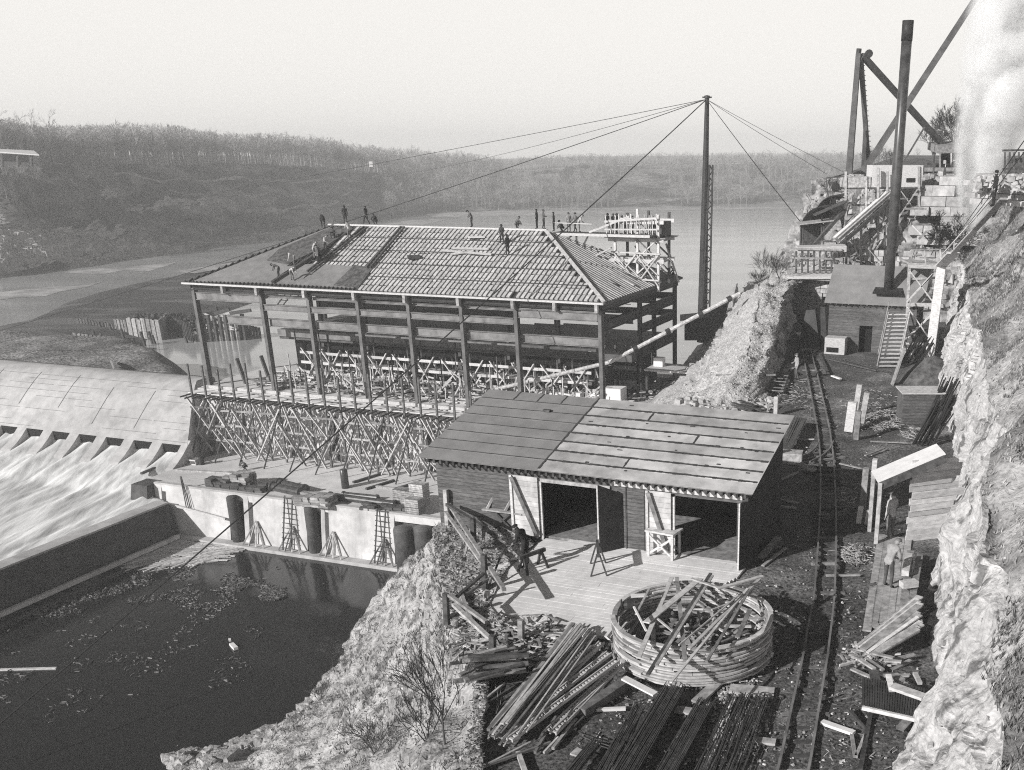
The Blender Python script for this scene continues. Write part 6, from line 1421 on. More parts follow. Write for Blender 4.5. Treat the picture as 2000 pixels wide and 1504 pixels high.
# coal trestle with its chute
t = thing('coal_trestle', 'tall timber trestle with plank bins and a long pale chute above the boiler house', 'trestle', D(1700, 480, 96)); yb = 96.0
MB().obox(D(1702, 366, yb), D(1800, 366, yb)-D(1702, 366, yb), V((0, 3, 0)), ZZ*1.85).build('bin', M['wood_new'], t)
MB().obox(D(1650, 368, yb), D(1700, 366, yb)-D(1650, 368, yb), V((0, 3, 0)), ZZ*.9).build('bin', M['wood'], t)
MB().obox(D(1770, 356, yb-.05), D(1787, 356, yb-.05)-D(1770, 356, yb-.05), V((0, .1, 0)), ZZ*.35).build('bin_shade_plate', M['black'], t)  # black plate on the bin face, painted as the dark of a hole
MB().obox(D(1648, 370, yb), D(1803, 368, yb)-D(1648, 370, yb), V((0, 3, 0)), ZZ*.15).build('deck', M['wood_dark'], t)
for (u, v0, v1, y, w_) in ((1652, 335, 490, 96, .2), (1692, 345, 430, 96, .2), (1715, 328, 470, 95.5, .22), (1733, 335, 480, 95.5, .2), (1795, 325, 410, 96, .22), (1652, 480, 365, 99, .18), (1712, 480, 365, 99, .18), (1760, 470, 365, 99, .18), (1800, 440, 365, 99, .18), (1682, 405, 520, 95.2, .2), (1653, 430, 515, 95, .18), (1700, 440, 520, 95, .16), (1728, 440, 520, 95, .16)):
    MB().beam(D(u, v1, y), D(u, v0, y), w_).build('post', M['wood'] if w_ > .19 else M['wood_dark'], t)
for (u, v, u2, v2, y) in ((1757, 370, 1790, 415, 95.8), (1792, 370, 1755, 425, 95.8), (1683, 425, 1712, 480, 95.2), (1732, 425, 1685, 475, 95.2), (1713, 420, 1745, 455, 95.2), (1658, 455, 1683, 515, 95), (1690, 480, 1725, 520, 95), (1660, 400, 1640, 470, 97), (1700, 470, 1733, 435, 97)):
    MB().beam(D(u, v, y), D(u2, v2, y), .08, .2, up=V((0, 1, 0))).build('brace', M['wood'], t)
p, q = D(1738, 372, 95.6), D(1632, 465, 93.4); MB().beam(p, q, .95, .08).build('chute', M['wood_new'], t)
MB().beam(p-V((0, .4, .2)), q-V((0, .4, .2)), .1, .5).build('chute_side', M['wood'], t); MB().beam(D(1732, 398, 95), D(1634, 485, 93), .3, .3).build('chute_beam', M['wood_dark'], t)
MB().beam(D(1650, 410, 96), D(1590, 478, 95), .3, .3).build('chute_beam', M['wood_dark'], t)
for (u, v, u2, v2) in ((1614, 347, 1650, 345), (1614, 347, 1614, 372), (1614, 373, 1648, 374), (1636, 346, 1636, 373)): MB().beam(D(u, v, 97), D(u2, v2, 97), .1).build('side_rail', M['wood_dark'], t)
m = MB(); m.lathe(D(1632, 366, 97), [(.1, -.1), (.4, -.1), (.4, .1), (.1, .1)], 12, (0, 1, 0)); m.build('pulley', M['steel_dark'], t)
MB().beam(D(1590, 420, 96), D(1655, 391, 96), 1.6, .1).build('canopy', M['wood_dark'], t); MB().beam(D(1605, 470, 96), D(1605, 420, 96), .15).build('post', M['wood_dark'], t)
for k in range(26):
    u, v = r_.uniform(1600, 1800), r_.uniform(385, 500); y_ = r_.uniform(93.5, 98); a_ = r_.choice([0, 0, 1.57, .8, -.8, 1.2]); L_ = r_.uniform(12, 45)
    MB().beam(D(u, v, y_), D(u+L_*math.cos(a_), v+L_*math.sin(a_), y_+r_.uniform(-.5, .5)), r_.uniform(.08, .2)).build('timber', M[r_.choice(['wood', 'wood_dark', 'wood_new', 'wood_old'])], t)
# plateau buildings and fences
t = thing('gable_hut', 'low pale gabled hut on the plateau behind the smokestack', 'hut', D(1800, 335, 118)); y = 118
p = [D(1762, 336, y), D(1835, 336, y), D(1835, 325, y), D(1805, 312, y), D(1762, 328, y)]
MB().poly(p).build('gable', M['siding'], t); m = MB()
for i, j in ((2, 3), (3, 4)): m.hexa([p[i], p[j], p[j]+V((0, 5, 0)), p[i]+V((0, 5, 0))], [p[i]+ZZ*.12, p[j]+ZZ*.12, p[j]+V((0, 5, .12)), p[i]+V((0, 5, .12))])
m.build('roof', M['wood_dark'], t)
t = thing('open_shed', 'dark open-fronted shed on the plateau below the bare tree', 'shed', D(1857, 332, 112)); y = 112
MB().obox(D(1832, 300, y), D(1882, 298, y)-D(1832, 300, y), V((0, 5, .4)), ZZ*.75).build('roof', M['wood_old'], t)
MB().obox(D(1836, 332, y+4), V((2.6, 0, 0)), V((0, .1, 0)), ZZ*1.9).build('back_wall', M['black'], t)
for u in (1836, 1858, 1880): MB().beam(D(u, 334, y), D(u, 299, y), .15).build('post', M['wood'], t)
r_ = random.Random(171)
m = MB()
for k in range(14): m.box(D(r_.uniform(1842, 1876), 331, y+1)+ZZ*r_.uniform(0, 1), .25, .2, .35)
m.build('stored_goods', M['wood_new'], t)
t = thing('plateau_fence', 'plank fence and deck along the cliff edge beyond the stack', 'fence', D(1820, 350, 104))
for v in (331, 343): MB().beam(D(1800, v, 104), D(1882, v, 104), .08, .35).build('rail', M['wood'], t)
for u in (1803, 1823, 1845, 1865, 1882): MB().beam(D(u, 354, 104), D(u, 326, 104), .14).build('post', M['wood_dark'], t)
MB().beam(D(1812, 352, 103), D(1884, 353, 103), .1, .8).build('apron_board', M['wood_old'], t)
t = thing('rail_fence', 'dark post fence on the plateau at the right edge', 'fence', D(1985, 345, 75))
for k in range(6): MB().beam(D(1962+k*9, 345, 78), D(1963+k*9, 297, 78), .14).build('post', M['wood_dark'], t)
for v in (294, 330, 343): MB().beam(D(1958, v, 78), D(2015, v-1, 78), .12, .14).build('rail', M['wood_dark'], t)
mb = MB()
for k in range(220): mb.rock(D(r_.uniform(1905, 2010), r_.uniform(345, 372), r_.uniform(66, 76)), r_.uniform(.1, .35), r_, 1)
tag(mb.build('cliff_rubble', M['stone']), 'pale rubble at the plateau edge beyond the steam', 'rubble', kind='stuff')
# stair tower
t = thing('stair_tower', 'braced timber tower with a landing against the cliff, right of the boiler house', 'tower', G(1790, 700, 0)); y0 = G(1815, 700, 0).y
MB().beam(G(1815, 702, 0), D(1839, 520, y0), .62, .5).build('boxed_timber', M['wood_new'], t)
for (u, u2, dy) in ((1768, 1777, 0), (1770, 1776, 2.4), (1828, 1840, 2.6)): MB().beam(V((D(u, 690, y0+dy).x, y0+dy, -.2)), D(u2, 518, y0+dy), .2).build('post', M['wood'], t)
for v, u0, u1 in ((520, 1774, 1832), (594, 1770, 1828), (671, 1768, 1822)): MB().beam(D(u0, v, y0-.1), D(u1, v+2, y0-.1), .12, .24).build('ledger', M['wood_new'], t)
for (u, v, u2, v2) in ((1777, 530, 1822, 590), (1822, 535, 1771, 590), (1772, 600, 1820, 668), (1822, 612, 1770, 662), (1772, 680, 1800, 720), (1822, 535, 1800, 560)): MB().beam(D(u, v, y0-.15), D(u2, v2, y0-.15), .08, .22, up=V((0, 1, 0))).build('brace', M['wood_new'], t)
for k in range(9):
    v = 545+k*16; MB().beam(D(1776, v, y0+2.5), D(1828, v+r_.uniform(-6, 6), y0+2.5), .08, .16).build('back_board', M['wood'], t)
MB().obox(D(1776, 517, y0), D(1838, 519, y0)-D(1776, 517, y0), V((0, 2.6, 0)), ZZ*.12).build('landing', M['wood'], t)
for (u, v, u2, v2) in ((1780, 515, 1780, 487), (1808, 515, 1806, 489), (1838, 515, 1836, 487), (1780, 488, 1838, 487)): MB().beam(D(u, v, y0+.1), D(u2, v2, y0+.1), .08).build('hand_rail', M['wood'], t)
t = thing('stairway', 'open timber stair climbing from the yard to the stair tower', 'stairs', G(1735, 720, 0)); p0_, p1_ = G(1734, 720, 0), D(1756, 612, G(1734, 720, 0).y+3.2)
for s in (-.75, .75): MB().beam(p0_+V((s, 0, .1)), p1_+V((s, 0, 0)), .08, .26).build('stringer', M['wood'], t); MB().beam(p0_+V((s, 0, 1.0)), p1_+V((s, 0, .9)), .06, .09).build('hand_rail', M['wood'], t)
for k in range(14): c = p0_.lerp(p1_, (k+.6)/14); MB().box(c, 1.5, .28, .06).build('tread', M['wood_new'], t)
one(MB().beam(G(1742, 752, 0), G(1746, 752, 0)+ZZ*2.4+V((.5, 0, 0)), .5, .1), 'leaning_board', M['wood'], 'broad grey board leaning at the foot of the stair tower', 'board')
t = thing('slope_stair', 'boarded stair with a handrail running up the hillside from the stair tower', 'stairs', D(1860, 500, 68))
sp_ = [D(1838, 519, y0), D(1862, 494, 69), D(1905, 448, 62), D(1960, 388, 54)]
MB().beam(sp_[0], sp_[1], .8, .12).build('ramp', M['wood_new'], t)
for i in range(1, 3): MB().beam(sp_[i], sp_[i+1], .35, .1).build('ramp', M['wood'], t)
for i in range(3): MB().beam(sp_[i]+ZZ*.75, sp_[i+1]+ZZ*.75, .06, .08).build('hand_rail', M['wood_new'], t); MB().beam(sp_[i], sp_[i]+ZZ*.8, .08).build('rail_post', M['wood'], t)
MB().beam(sp_[3]+ZZ*.75, D(2020, 384, 52), .06, .08).build('hand_rail', M['wood'], t)
m = MB(); hb = G(1790, 752, 0)
m.lathe(hb+V((1.2, 1.0, -.2)), [(2.4, 0), (1.6, .9), (.6, 1.7), (.05, 1.9)], 18); one(m, 'cinder_heap', M['cinder_fill'], 'grey heap of fine stone at the cliff foot below the stair tower', 'heap', smooth=True)
# ================================================================ DERRICKS
dk = thing('stiff_leg_derrick', 'big timber stiff-leg derrick on the plateau with its boom raised to the right', 'derrick', D(1660, 335, 108)); y = 108
def dm(u, v, u2, v2, w_, name, mt='steel', ya=y, yb_=y, t_=1.0): return MB().beam(D(u, v, ya), D(u2, v2, yb_), w_, t=t_).build(name, M[mt], dk)
dm(1658, 340, 1677, 104, .62, 'mast', t_=.75); dm(1697, 335, 1681, 112, .4, 'back_leg', ya=112); dm(1686, 325, 1690, 255, .4, 'prop', ya=111, yb_=110)
dm(1884, 330, 1684, 108, .5, 'stiff_leg', ya=116); dm(1758, 328, 1806, 248, .16, 'prop', ya=112, yb_=112)
dm(1686, 335, 1975, -110, .66, 'boom', ya=106, yb_=104, t_=.8)
for k in range(20):
    f = k/20; MB().beam(D(lerp(1681, 1697, f)+1, lerp(128, 325, f), 111), D(lerp(1681, 1697, f)+8, lerp(128, 325, f), 111), .07).build('rung', M['steel_dark'], dk)
m = MB(); m.tube(D(1677, 104, y), D(1678, 95, y), .25, n=8); m.lathe(D(1697, 105, y), [(.1, -.15), (.38, -.15), (.38, .15), (.1, .15)], 10, (0, 1, 0)); m.beam(D(1678, 112, y), D(1700, 104, y), .2); m.build('head_sheave', M['steel_dark'], dk)
gm = thing('guyed_mast', 'tall dark guyed mast with a lattice boom beside it, at the river edge', 'mast', D(1372, 645, 116)); y = 116
MB().tube(D(1371, 668, y), D(1381, 192, y), .6, .23, 10).build('mast', M['steel_dark'], gm)
m = MB(); a, b = D(1379, 600, 115.2), D(1389, 322, 115.2); s = V((.4, 0, 0))
m.beam(a-s, b-s*.4, .16); m.beam(a+s, b+s*.4, .16); m.beam(a-s+V((0, .5, 0)), b-s*.4, .12)
for k in range(26):
    f, g = k/26, (k+1)/26; p, q = a.lerp(b, f), a.lerp(b, g); e = lerp(1, .4, f); m.beam(p+s*e*(1 if k % 2 else -1), q+s*e*(-1 if k % 2 else 1), .12)
m.build('lattice_boom', M['steel_dark'], gm)
m = MB(); c = D(1381, 190, y); m.beam(c-V((.5, 0, 0)), c+V((.5, 0, 0)), .14); m.lathe(c-ZZ*.1, [(.3, 0), (.3, .25), (.05, .3)], 8); m.build('mast_cap', M['steel_dark'], gm)
T_ = D(1380, 194, y)
ends = [(G(-260, 470, -10)), G(-170, 697, -8.5), G(-80, 1482, -17), D(700, 350, 330), D(1140, 425, 104), D(1652, 338, 110), D(1700, 362, 104), D(1562, 432, 104), D(1566, 436, 106), D(1615, 340, 110)]
lb_ = ['topmost guy wire running left across the whole forest', 'guy wire passing over the left end of the powerhouse roof', 'guy wire crossing the whole picture to the lower left over the basin', 'faint guy wire fading toward the far bank', '', 'uppermost guy wire to the right, ending at the stiff-leg derrick', 'guy wire to the right ending at the coal trestle', 'steep guy wire to the right ending at the cliff shed', 'steep guy wire just beside the one to the cliff shed', 'middle guy wire to the right']
for k, e in enumerate(ends):
    if not lb_[k]: continue
    m = MB(); n = 24; sag = (e-T_).length*.006; pp = [T_.lerp(e, i/n)-ZZ*sag*4*(i/n)*(1-i/n) for i in range(n+1)]
    m.path(pp, .05 if k in (1, 2) else .034 if k == 0 else .03, 4); one(m, 'guy_wire', M['cable'], lb_[k], 'cable')
for k, (a, b) in enumerate(((D(1878, 448, 62), D(2060, 190, 30)), (D(1890, 440, 62), D(2075, 200, 30)), (G(1718, 690, 0), D(1795, 480, 84)), (G(1710, 690, 0), D(1790, 480, 84)))):
    one(MB().tube(a, b, .018, n=4), 'thin_cable', M['cable'], ['thin cable rising across the steam, left one', 'thin cable rising across the steam, right one', 'thin wire from the yard to the landing of the stair tower, right one', 'thin wire from the yard to the landing of the stair tower, left one'][k], 'cable')
for k, y_ in enumerate((.0, .5, .9)):
    one(MB().tube(G(1560, 924, .9)+ZZ*y_*.1, G(1684, 940+4*k, 1.3), .015, n=4), 'tie_wire', M['cable'], ['thin wire stretched over the track, farthest of three', 'thin wire stretched over the track, middle of three', 'thin wire stretched over the track, nearest of three'][k], 'cable')
# river-edge gear at the mast foot
t = thing('river_hut', 'small dark hut on the shore left of the mast foot', 'hut', D(1350, 660, 112)); c = D(1337, 665, 112)
MB().obox(c, V((3.2, 0, 0)), V((0, 3, 0)), ZZ*2.2).build('walls', M['wood_dark'], t); MB().hexa([c+V((-.5, -.5, 2.2)), c+V((3.6, -.5, 2.5)), c+V((3.6, 3.5, 2.5)), c+V((-.5, 3.5, 2.2))], [c+V((-.5, -.5, 2.3)), c+V((3.6, -.5, 2.7)), c+V((3.6, 3.5, 2.7)), c+V((-.5, 3.5, 2.3))]).build('roof', M['steel_dark'], t)
m = MB(); m.hexa([D(1385, 655, 108), D(1412, 640, 108), D(1412, 640, 112), D(1385, 655, 112)], [D(1384, 610, 108), D(1425, 585, 108), D(1425, 585, 112), D(1384, 610, 112)])
one(m, 'barge_hull', M['wood_dark'], 'dark slanting hull right of the mast foot', 'hull')
one(MB().obox(P(44.4, 7, -5.0), LL*5.2, WW*3.4, ZZ*.15), 'staging', M['wood_new'], 'pale plank staging outside the right end of the frame', 'platform')
for k, (a, b) in enumerate(((44.6, 7.2), (47.5, 7.2), (49.4, 10.2))): one(MB().beam(P(a, b, FZ), P(a, b, -5.0), .2), 'staging_post', M['wood_dark'], 'dark post carrying the plank staging outside the frame', 'post', 'staging posts')
one(MB().box(P(45.2, 9, -4.85), .9, .8, .8, YAW), 'white_cube', M['white_board'], 'small white cube on the plank staging', 'block')
# ================================================================ PEOPLE
def body(J, cl='cloth_dark', tr_='cloth_dark', k=1.0):
    names = ['pel', 'chest', 'neck', 'head', 'crown', 'shL', 'elL', 'haL', 'shR', 'elR', 'haR', 'hiL', 'knL', 'anL', 'toL', 'hiR', 'knR', 'anR', 'toR']
    E_ = [(0, 1), (1, 2), (2, 3), (3, 4), (1, 5), (5, 6), (6, 7), (1, 8), (8, 9), (9, 10), (0, 11), (11, 12), (12, 13), (13, 14), (0, 15), (15, 16), (16, 17), (17, 18)]
    R_ = dict(pel=(.15, .11), chest=(.17, .12), neck=.06, head=(.088, .1), crown=.07, shL=.085, elL=.055, haL=.04, shR=.085, elR=.055, haR=.04, hiL=.105, knL=.07, anL=.05, toL=.045, hiR=.105, knR=.07, anR=.05, toR=.045)
    me = bpy.data.meshes.new('pb'); me.from_pydata([J[n] for n in names], E_, []); o = bpy.data.objects.new('pb', me); col.objects.link(o)
    sm = o.modifiers.new('s', 'SKIN'); ss = o.modifiers.new('u', 'SUBSURF'); ss.levels = 1
    for i, n in enumerate(names):
        r = R_[n]; me.skin_vertices[0].data[i].radius = r if isinstance(r, tuple) else (r, r)
    me.skin_vertices[0].data[0].use_root = True
    dg = bpy.context.evaluated_depsgraph_get(); ev = o.evaluated_get(dg); me2 = bpy.data.meshes.new_from_object(ev)
    vs = [v.co.copy() for v in me2.vertices]; fs = [list(p.vertices) for p in me2.polygons]
    bpy.data.objects.remove(o); mb = MB()
    JJ = {n: V(J[n]) for n in names}
    seg = [('chest', 'pel', 0), ('shL', 'elL', 0), ('elL', 'haL', 0), ('shR', 'elR', 0), ('elR', 'haR', 0), ('hiL', 'knL', 1), ('knL', 'anL', 1), ('hiR', 'knR', 1), ('knR', 'anR', 1), ('anL', 'toL', 3), ('anR', 'toR', 3), ('neck', 'crown', 2), ('chest', 'neck', 0)]
    mb.v = vs
    for f in fs:
        c = sum((vs[i] for i in f), V((0, 0, 0)))/len(f); best = (9, 0)
        for a, b, mi in seg:
            p, q = JJ[a], JJ[b]; d = q-p; t_ = max(0, min(1, (c-p).dot(d)/d.length_squared)); dist = (c-p-d*t_).length-(.05 if mi == 0 and a == 'chest' else 0)
            if dist < best[0]: best = (dist, mi)
        mb.f.append(f); mb.m.append(best[1])
    for s in ('L', 'R'):        # hands: palm with four bent fingers and a thumb
        h, e = JJ['ha'+s], JJ['el'+s]; d = (h-e).normalized(); x = d.orthogonal().normalized(); y_ = d.cross(x); mb.mi = 2
        mb.beam(h-d*.02, h+d*.08, .08, .035, up=y_)
        for i in range(4):
            b_ = h+d*.08+d.cross(y_).normalized()*(i-1.5)*.02; l = (.035, .042, .038, .03)[i]; k1 = b_+d*l; mb.tube(b_, k1, .009, .008, 5); mb.tube(k1, k1+d*l*.7+y_*l*.5, .008, .006, 5)
        b_ = h+d*.02+d.cross(y_).normalized()*.045; mb.tube(b_, b_+d*.05+d.cross(y_).normalized()*.025, .011, .008, 5)
    hd, cr = JJ['head'], JJ['crown']; up = (cr-hd).normalized(); fw = V(J.get('face', (0, 1, 0))); fw = (fw-up*fw.dot(up)).normalized(); sd = fw.cross(up); mb.mi = 2
    mb.beam(hd+fw*.085+up*.02, hd+fw*.115-up*.03, .025, .03, up=up)                     # nose
    for s in (-1, 1): mb.lathe(hd+sd*s*.095-up*.03, [(.02, 0), (.03, .03), (.02, .06)], 6, up)     # ears
    mb.mi = 3
    for s in (-1, 1): mb.beam(hd+fw*.088+sd*s*.035+up*.025, hd+fw*.098+sd*s*.035+up*.025, .02, .012, up=up)   # eyes
    mb.beam(hd+fw*.085-up*.055-sd*.025, hd+fw*.085-up*.055+sd*.025, .012, .01, up=up)      # mouth
    mb.mi = 0
    hat = MB(); b_ = cr-up*.035; hat.lathe(b_, [(.15, 0), (.15, .012), (.1, .02), (.095, .1), (.06, .12)], 14, up) if J.get('hat', 1) == 1 else hat.lathe(b_-up*.01, [(.105, 0), (.115, .05), (.07, .09), (.01, .1)], 14, up)
    if J.get('hat', 1) != 1: hat.beam(b_+fw*.08, b_+fw*.17, .13, .012, up=up)
    return mb, hat
def J_(**k):
    b = dict(pel=(0, 0, .93), chest=(0, .0, 1.3), neck=(0, 0, 1.5), head=(0, .02, 1.61), crown=(0, .01, 1.7), shL=(-.19, 0, 1.42), elL=(-.25, -.02, 1.13), haL=(-.24, .06, .88), shR=(.19, 0, 1.42), elR=(.25, -.02, 1.13), haR=(.24, .06, .88),
             hiL=(-.1, 0, .88), knL=(-.12, .03, .5), anL=(-.13, 0, .09), toL=(-.14, .16, .04), hiR=(.1, 0, .88), knR=(.12, .03, .5), anR=(.13, 0, .09), toR=(.14, .16, .04)); b.update(k); return b
PO = {
 'stand': J_(), 'stand2': J_(haR=(.12, .24, 1.12), elR=(.27, .04, 1.15), anL=(-.16, -.1, .09), toL=(-.18, .06, .04), hat=2),
 'walk': J_(knL=(-.1, .2, .52), anL=(-.1, .28, .12), toL=(-.1, .44, .1), knR=(.1, -.02, .5), anR=(.1, -.3, .12), toR=(.1, -.16, .04), elL=(-.25, -.14, 1.15), haL=(-.22, -.18, .9), elR=(.25, .1, 1.16), haR=(.2, .3, .98)),
 'bend': J_(pel=(0, -.12, .88), chest=(0, .22, 1.08), neck=(0, .38, 1.16), head=(0, .5, 1.14), crown=(0, .59, 1.14), face=(0, 0, -1), shL=(-.18, .33, 1.08), elL=(-.22, .4, .8), haL=(-.12, .5, .56), shR=(.18, .33, 1.08), elR=(.22, .4, .8), haR=(.12, .5, .56), hiL=(-.1, -.1, .84), hiR=(.1, -.1, .84), knL=(-.13, .02, .48), knR=(.13, .02, .48)),
 'stoop': J_(pel=(0, -.05, .9), chest=(0, .12, 1.24), neck=(0, .24, 1.4), head=(0, .34, 1.46), crown=(0, .38, 1.54), face=(0, .7, -.6), shL=(-.19, .17, 1.32), elL=(-.24, .22, 1.03), haL=(-.12, .42, .9), shR=(.19, .17, 1.32), elR=(.24, .22, 1.03), haR=(.12, .42, .88), hat=2),
 'crouch': J_(pel=(0, -.1, .38), chest=(0, .14, .68), neck=(0, .24, .84), head=(0, .33, .92), crown=(0, .36, 1.0), face=(0, .8, -.5), shL=(-.18, .18, .76), elL=(-.25, .36, .56), haL=(-.14, .5, .4), shR=(.18, .18, .76), elR=(.25, .36, .56), haR=(.14, .5, .4), hiL=(-.1, -.08, .36), knL=(-.2, .28, .48), anL=(-.14, .05, .09), toL=(-.16, .2, .04), hiR=(.1, -.08, .36), knR=(.2, .28, .48), anR=(.14, .05, .09), toR=(.16, .2, .04)),
}
PR = {}
for nm, J in PO.items():
    bmb, hmb = body(J)
    for cv, (c1m, c2m, hm) in {'d': ('cloth_dark', 'cloth_dark', 'cloth_dark'), 'm': ('cloth_mid', 'cloth_dark', 'cloth_dark'), 'l': ('cloth_light', 'cloth_mid', 'cloth_mid')}.items():
        PR[nm+cv] = (bmb, hmb, [M[c1m], M[c2m], M['skin'], M['black']], M[hm])
cache = {}
def person(pos, pose, face, label, group=None, s=1.0):
    if pose not in cache:
        bmb, hmb, ms, hm = PR[pose]; o = bmb.build('person', ms, None, True); h = hmb.build('hat', hm, None); h.parent = o; cache[pose] = o; first = True
        o.location = V(pos); r = o
    else: r = dup(cache[pose], pos)
    r.rotation_euler = (0, 0, face); r.scale = (s,)*3; r['label'] = label; r['category'] = 'person'
    if group: r['group'] = group
    elif 'group' in r: del r['group']
    return r
def ridgept(u): p = RP(u, 442, P(0, HW, 0), WW); a_, b_ = ab(p); return P(a_, HW, EZ+RH+.25)
def walkpt(u): p = RP(u, 445, P(0, 11.6, 0), WW); a_, b_ = ab(p); return P(a_, 11.5, 6.87)
for (u, po, fa, lb) in ((676, 'standd', .4, 'workman in dark clothes standing upright on the left end of the roof ridge'), (717, 'walkd', 1.2, 'workman striding on the ridge just right of the upright one'), (735, 'crouchd', .9, 'workman crouching low on the ridge at the left runner'),
                        (922, 'stoopm', 2, 'workman leaning over in the middle of the roof ridge'), (1008, 'crouchm', -1, 'workman crouched on the ridge left of the two dark figures'), (1049, 'standd', 1.4, 'dark figure standing upright at the right part of the ridge'), (1062, 'stand2m', -1.2, 'paler figure close beside the dark one near the right end of the ridge')):
    person(ridgept(u), po, fa, lb)
for (u, po, fa, lb) in ((1083, 'standd', 1.5, 'figure standing alone just right of the ridge end'), (1112, 'standl', .5, 'workman with pale trousers on the roof walkway, left of the pair'), (1132, 'stoopl', -1.5, 'workman stooping over on the roof walkway'), (1125, 'walkm', 2.5, 'workman walking behind the stooping one on the roof walkway'), (1188, 'standd', .2, 'leftmost of the three dark men beside the roof tower'), (1199, 'stand2d', -.2, 'middle one of the three dark men beside the roof tower'), (1206, 'standd', .5, 'rightmost of the three dark men beside the roof tower')):
    person(walkpt(u), po, fa, lb)
for (u, v, po, fa, lb) in ((575, 519, 'bendl', 1.9, 'workman in a pale shirt bending over below the others on the left hip'), (545, 541, 'bendm', 1.6, 'left one of two men bending at the lower left of the roof'), (571, 547, 'bendl', -2.0, 'right one of two men bending at the lower left of the roof'), (614, 505, 'stoopl', -1.0, 'workman in a pale shirt left in the group by the tile edge'), (622, 516, 'standm', 2.2, 'lowest workman in the group by the tile edge'), (627, 512, 'stoopm', 1.5, 'workman partly behind the lowest one in the group by the tile edge'), (636, 492, 'stoopl', -1.9, 'uppermost workman in the group by the tile edge'),
                           (632, 446, 'bendd', .4, 'workman bending at the very left end of the ridge'), (650, 466, 'crouchm', .2, 'workman crouching just below the left end of the ridge'), (683, 466, 'stoopl', .8, 'pale-shirted workman standing on the slope between the two runners'), (981, 477, 'walkm', .4, 'workman stepping down the tiles near the ridge on the right'), (992, 497, 'standd', .9, 'dark workman standing on the right part of the tiled slope')):
    person(roofpt(u, v, .25), po, fa, lb)
person(P(43.4, 18.6, EZ+.1), 'crouchd', 1.4, 'workman crouched at the far right corner of the roof')
person(walkpt(1222), 'stoopm', 1.0, 'workman bending at the left edge of the roof tower top'); person(walkpt(1100), 'crouchm', 2.0, 'workman crouching on the walkway between the lone figure and the pair')
person(P(43.0, 13.4, 6.6), 'standd', 1.0, 'workman at the right side of the roof tower top'); person(P(38.2, 8.8, 3.6), 'bendm', 1.0, 'workman bending among the planks on the right hip of the roof')
person(P(39.8, 12.6, 6.6), 'stoopd', .4, 'workman inside the roof scaffold tower, left one'); person(P(41.2, 12.8, 6.6), 'standm', 2.0, 'workman inside the roof scaffold tower, right one')
person(G(481, 918, DK), 'crouchm', 2.5, 'workman seated low behind the tall slab heap on the concrete deck')
person(G(1028, 1108, .1), 'stoopd', 1.2, 'workman in dark clothes and cap stooping beside the saw bench')
person(G(1555, 742, 0), 'stand2l', 1.8, 'workman in a pale shirt standing left of the track below the spoil mound')
person(G(1641, 680, 0), 'stand2d', -2.6, 'dark figure standing against the boiler house wall left of the doorway')
person(G(1738, 1052, 0), 'stand2l', .6, 'farther of the two workmen by the boarded wall, in a pale shirt', s=1.08)
person(G(1733, 1148, .1), 'stoopl', -.9, 'nearer of the two workmen by the boarded wall, bending over the beams', s=1.08)
person(D(1940, 404, 55), 'standd', 1.5, 'dark hatted figure at the top of the hillside stair beside the steam')
# ================================================================ VEGETATION
def branch(mb, p, d, r, l, depth, rg, spread=.5, n=3, twig=.35, minr=.01):
    q = p+d*l; 
    k = len(mb.v); ax = d.orthogonal().normalized(); ay = d.cross(ax); r2 = r*.62
    if r > .035:
        for c, rr in ((p, r), (q, r2)):
            for i in range(4): t_ = i*math.pi/2; mb.v.append(c+(ax*math.cos(t_)+ay*math.sin(t_))*rr)
        for i in range(4): j = (i+1) % 4; mb.f.append([k+i, k+j, k+4+j, k+4+i]); mb.m.append(0)
    else:
        s_ = ax*max(r, minr); mb.v += [p-s_, p+s_, q+s_*.6, q-s_*.6]; mb.f.append([k, k+1, k+2, k+3]); mb.m.append(0)
    if depth <= 0: return
    for i in range(n+(rg.random() < .4)):
        a = rg.uniform(0, 6.28); s = spread*rg.uniform(.5, 1.3); nd = (d+(ax*math.cos(a)+ay*math.sin(a))*s+ZZ*.12).normalized()
        branch(mb, p.lerp(q, rg.uniform(.55, 1)) if i else q, nd, r2*rg.uniform(.6, .95), l*rg.uniform(.6, .9), depth-1, rg, spread, n, twig, minr)
def arr(mb):
    import numpy as np
    return np.array([tuple(v) for v in mb.v], dtype='f4'), np.array(mb.f, dtype='i4')
import numpy as np
def scatter(name, mat_, protos, tf, label, cat='trees'):
    Vs, Fs = [], []; o = 0
    for (pi, p, s, rot, hs) in tf:
        v, f = protos[pi]; c, s_ = math.cos(rot), math.sin(rot)
        w_ = np.empty_like(v); w_[:, 0] = (v[:, 0]*c-v[:, 1]*s_)*s+p[0]; w_[:, 1] = (v[:, 0]*s_+v[:, 1]*c)*s+p[1]; w_[:, 2] = v[:, 2]*hs+p[2]
        Vs.append(w_); Fs.append(f+o); o += len(v)
    v = np.concatenate(Vs); f = np.concatenate(Fs); me = bpy.data.meshes.new(name)
    me.vertices.add(len(v)); me.vertices.foreach_set('co', v.ravel()); me.loops.add(f.size); me.loops.foreach_set('vertex_index', f.ravel())
    me.polygons.add(len(f)); me.polygons.foreach_set('loop_start', np.arange(0, f.size, 4, dtype='i4')); me.materials.append(mat_); me.update(calc_edges=True)
    ob = bpy.data.objects.new(name, me); col.objects.link(ob); return tag(ob, label, cat, kind='stuff')
rg = random.Random(201)
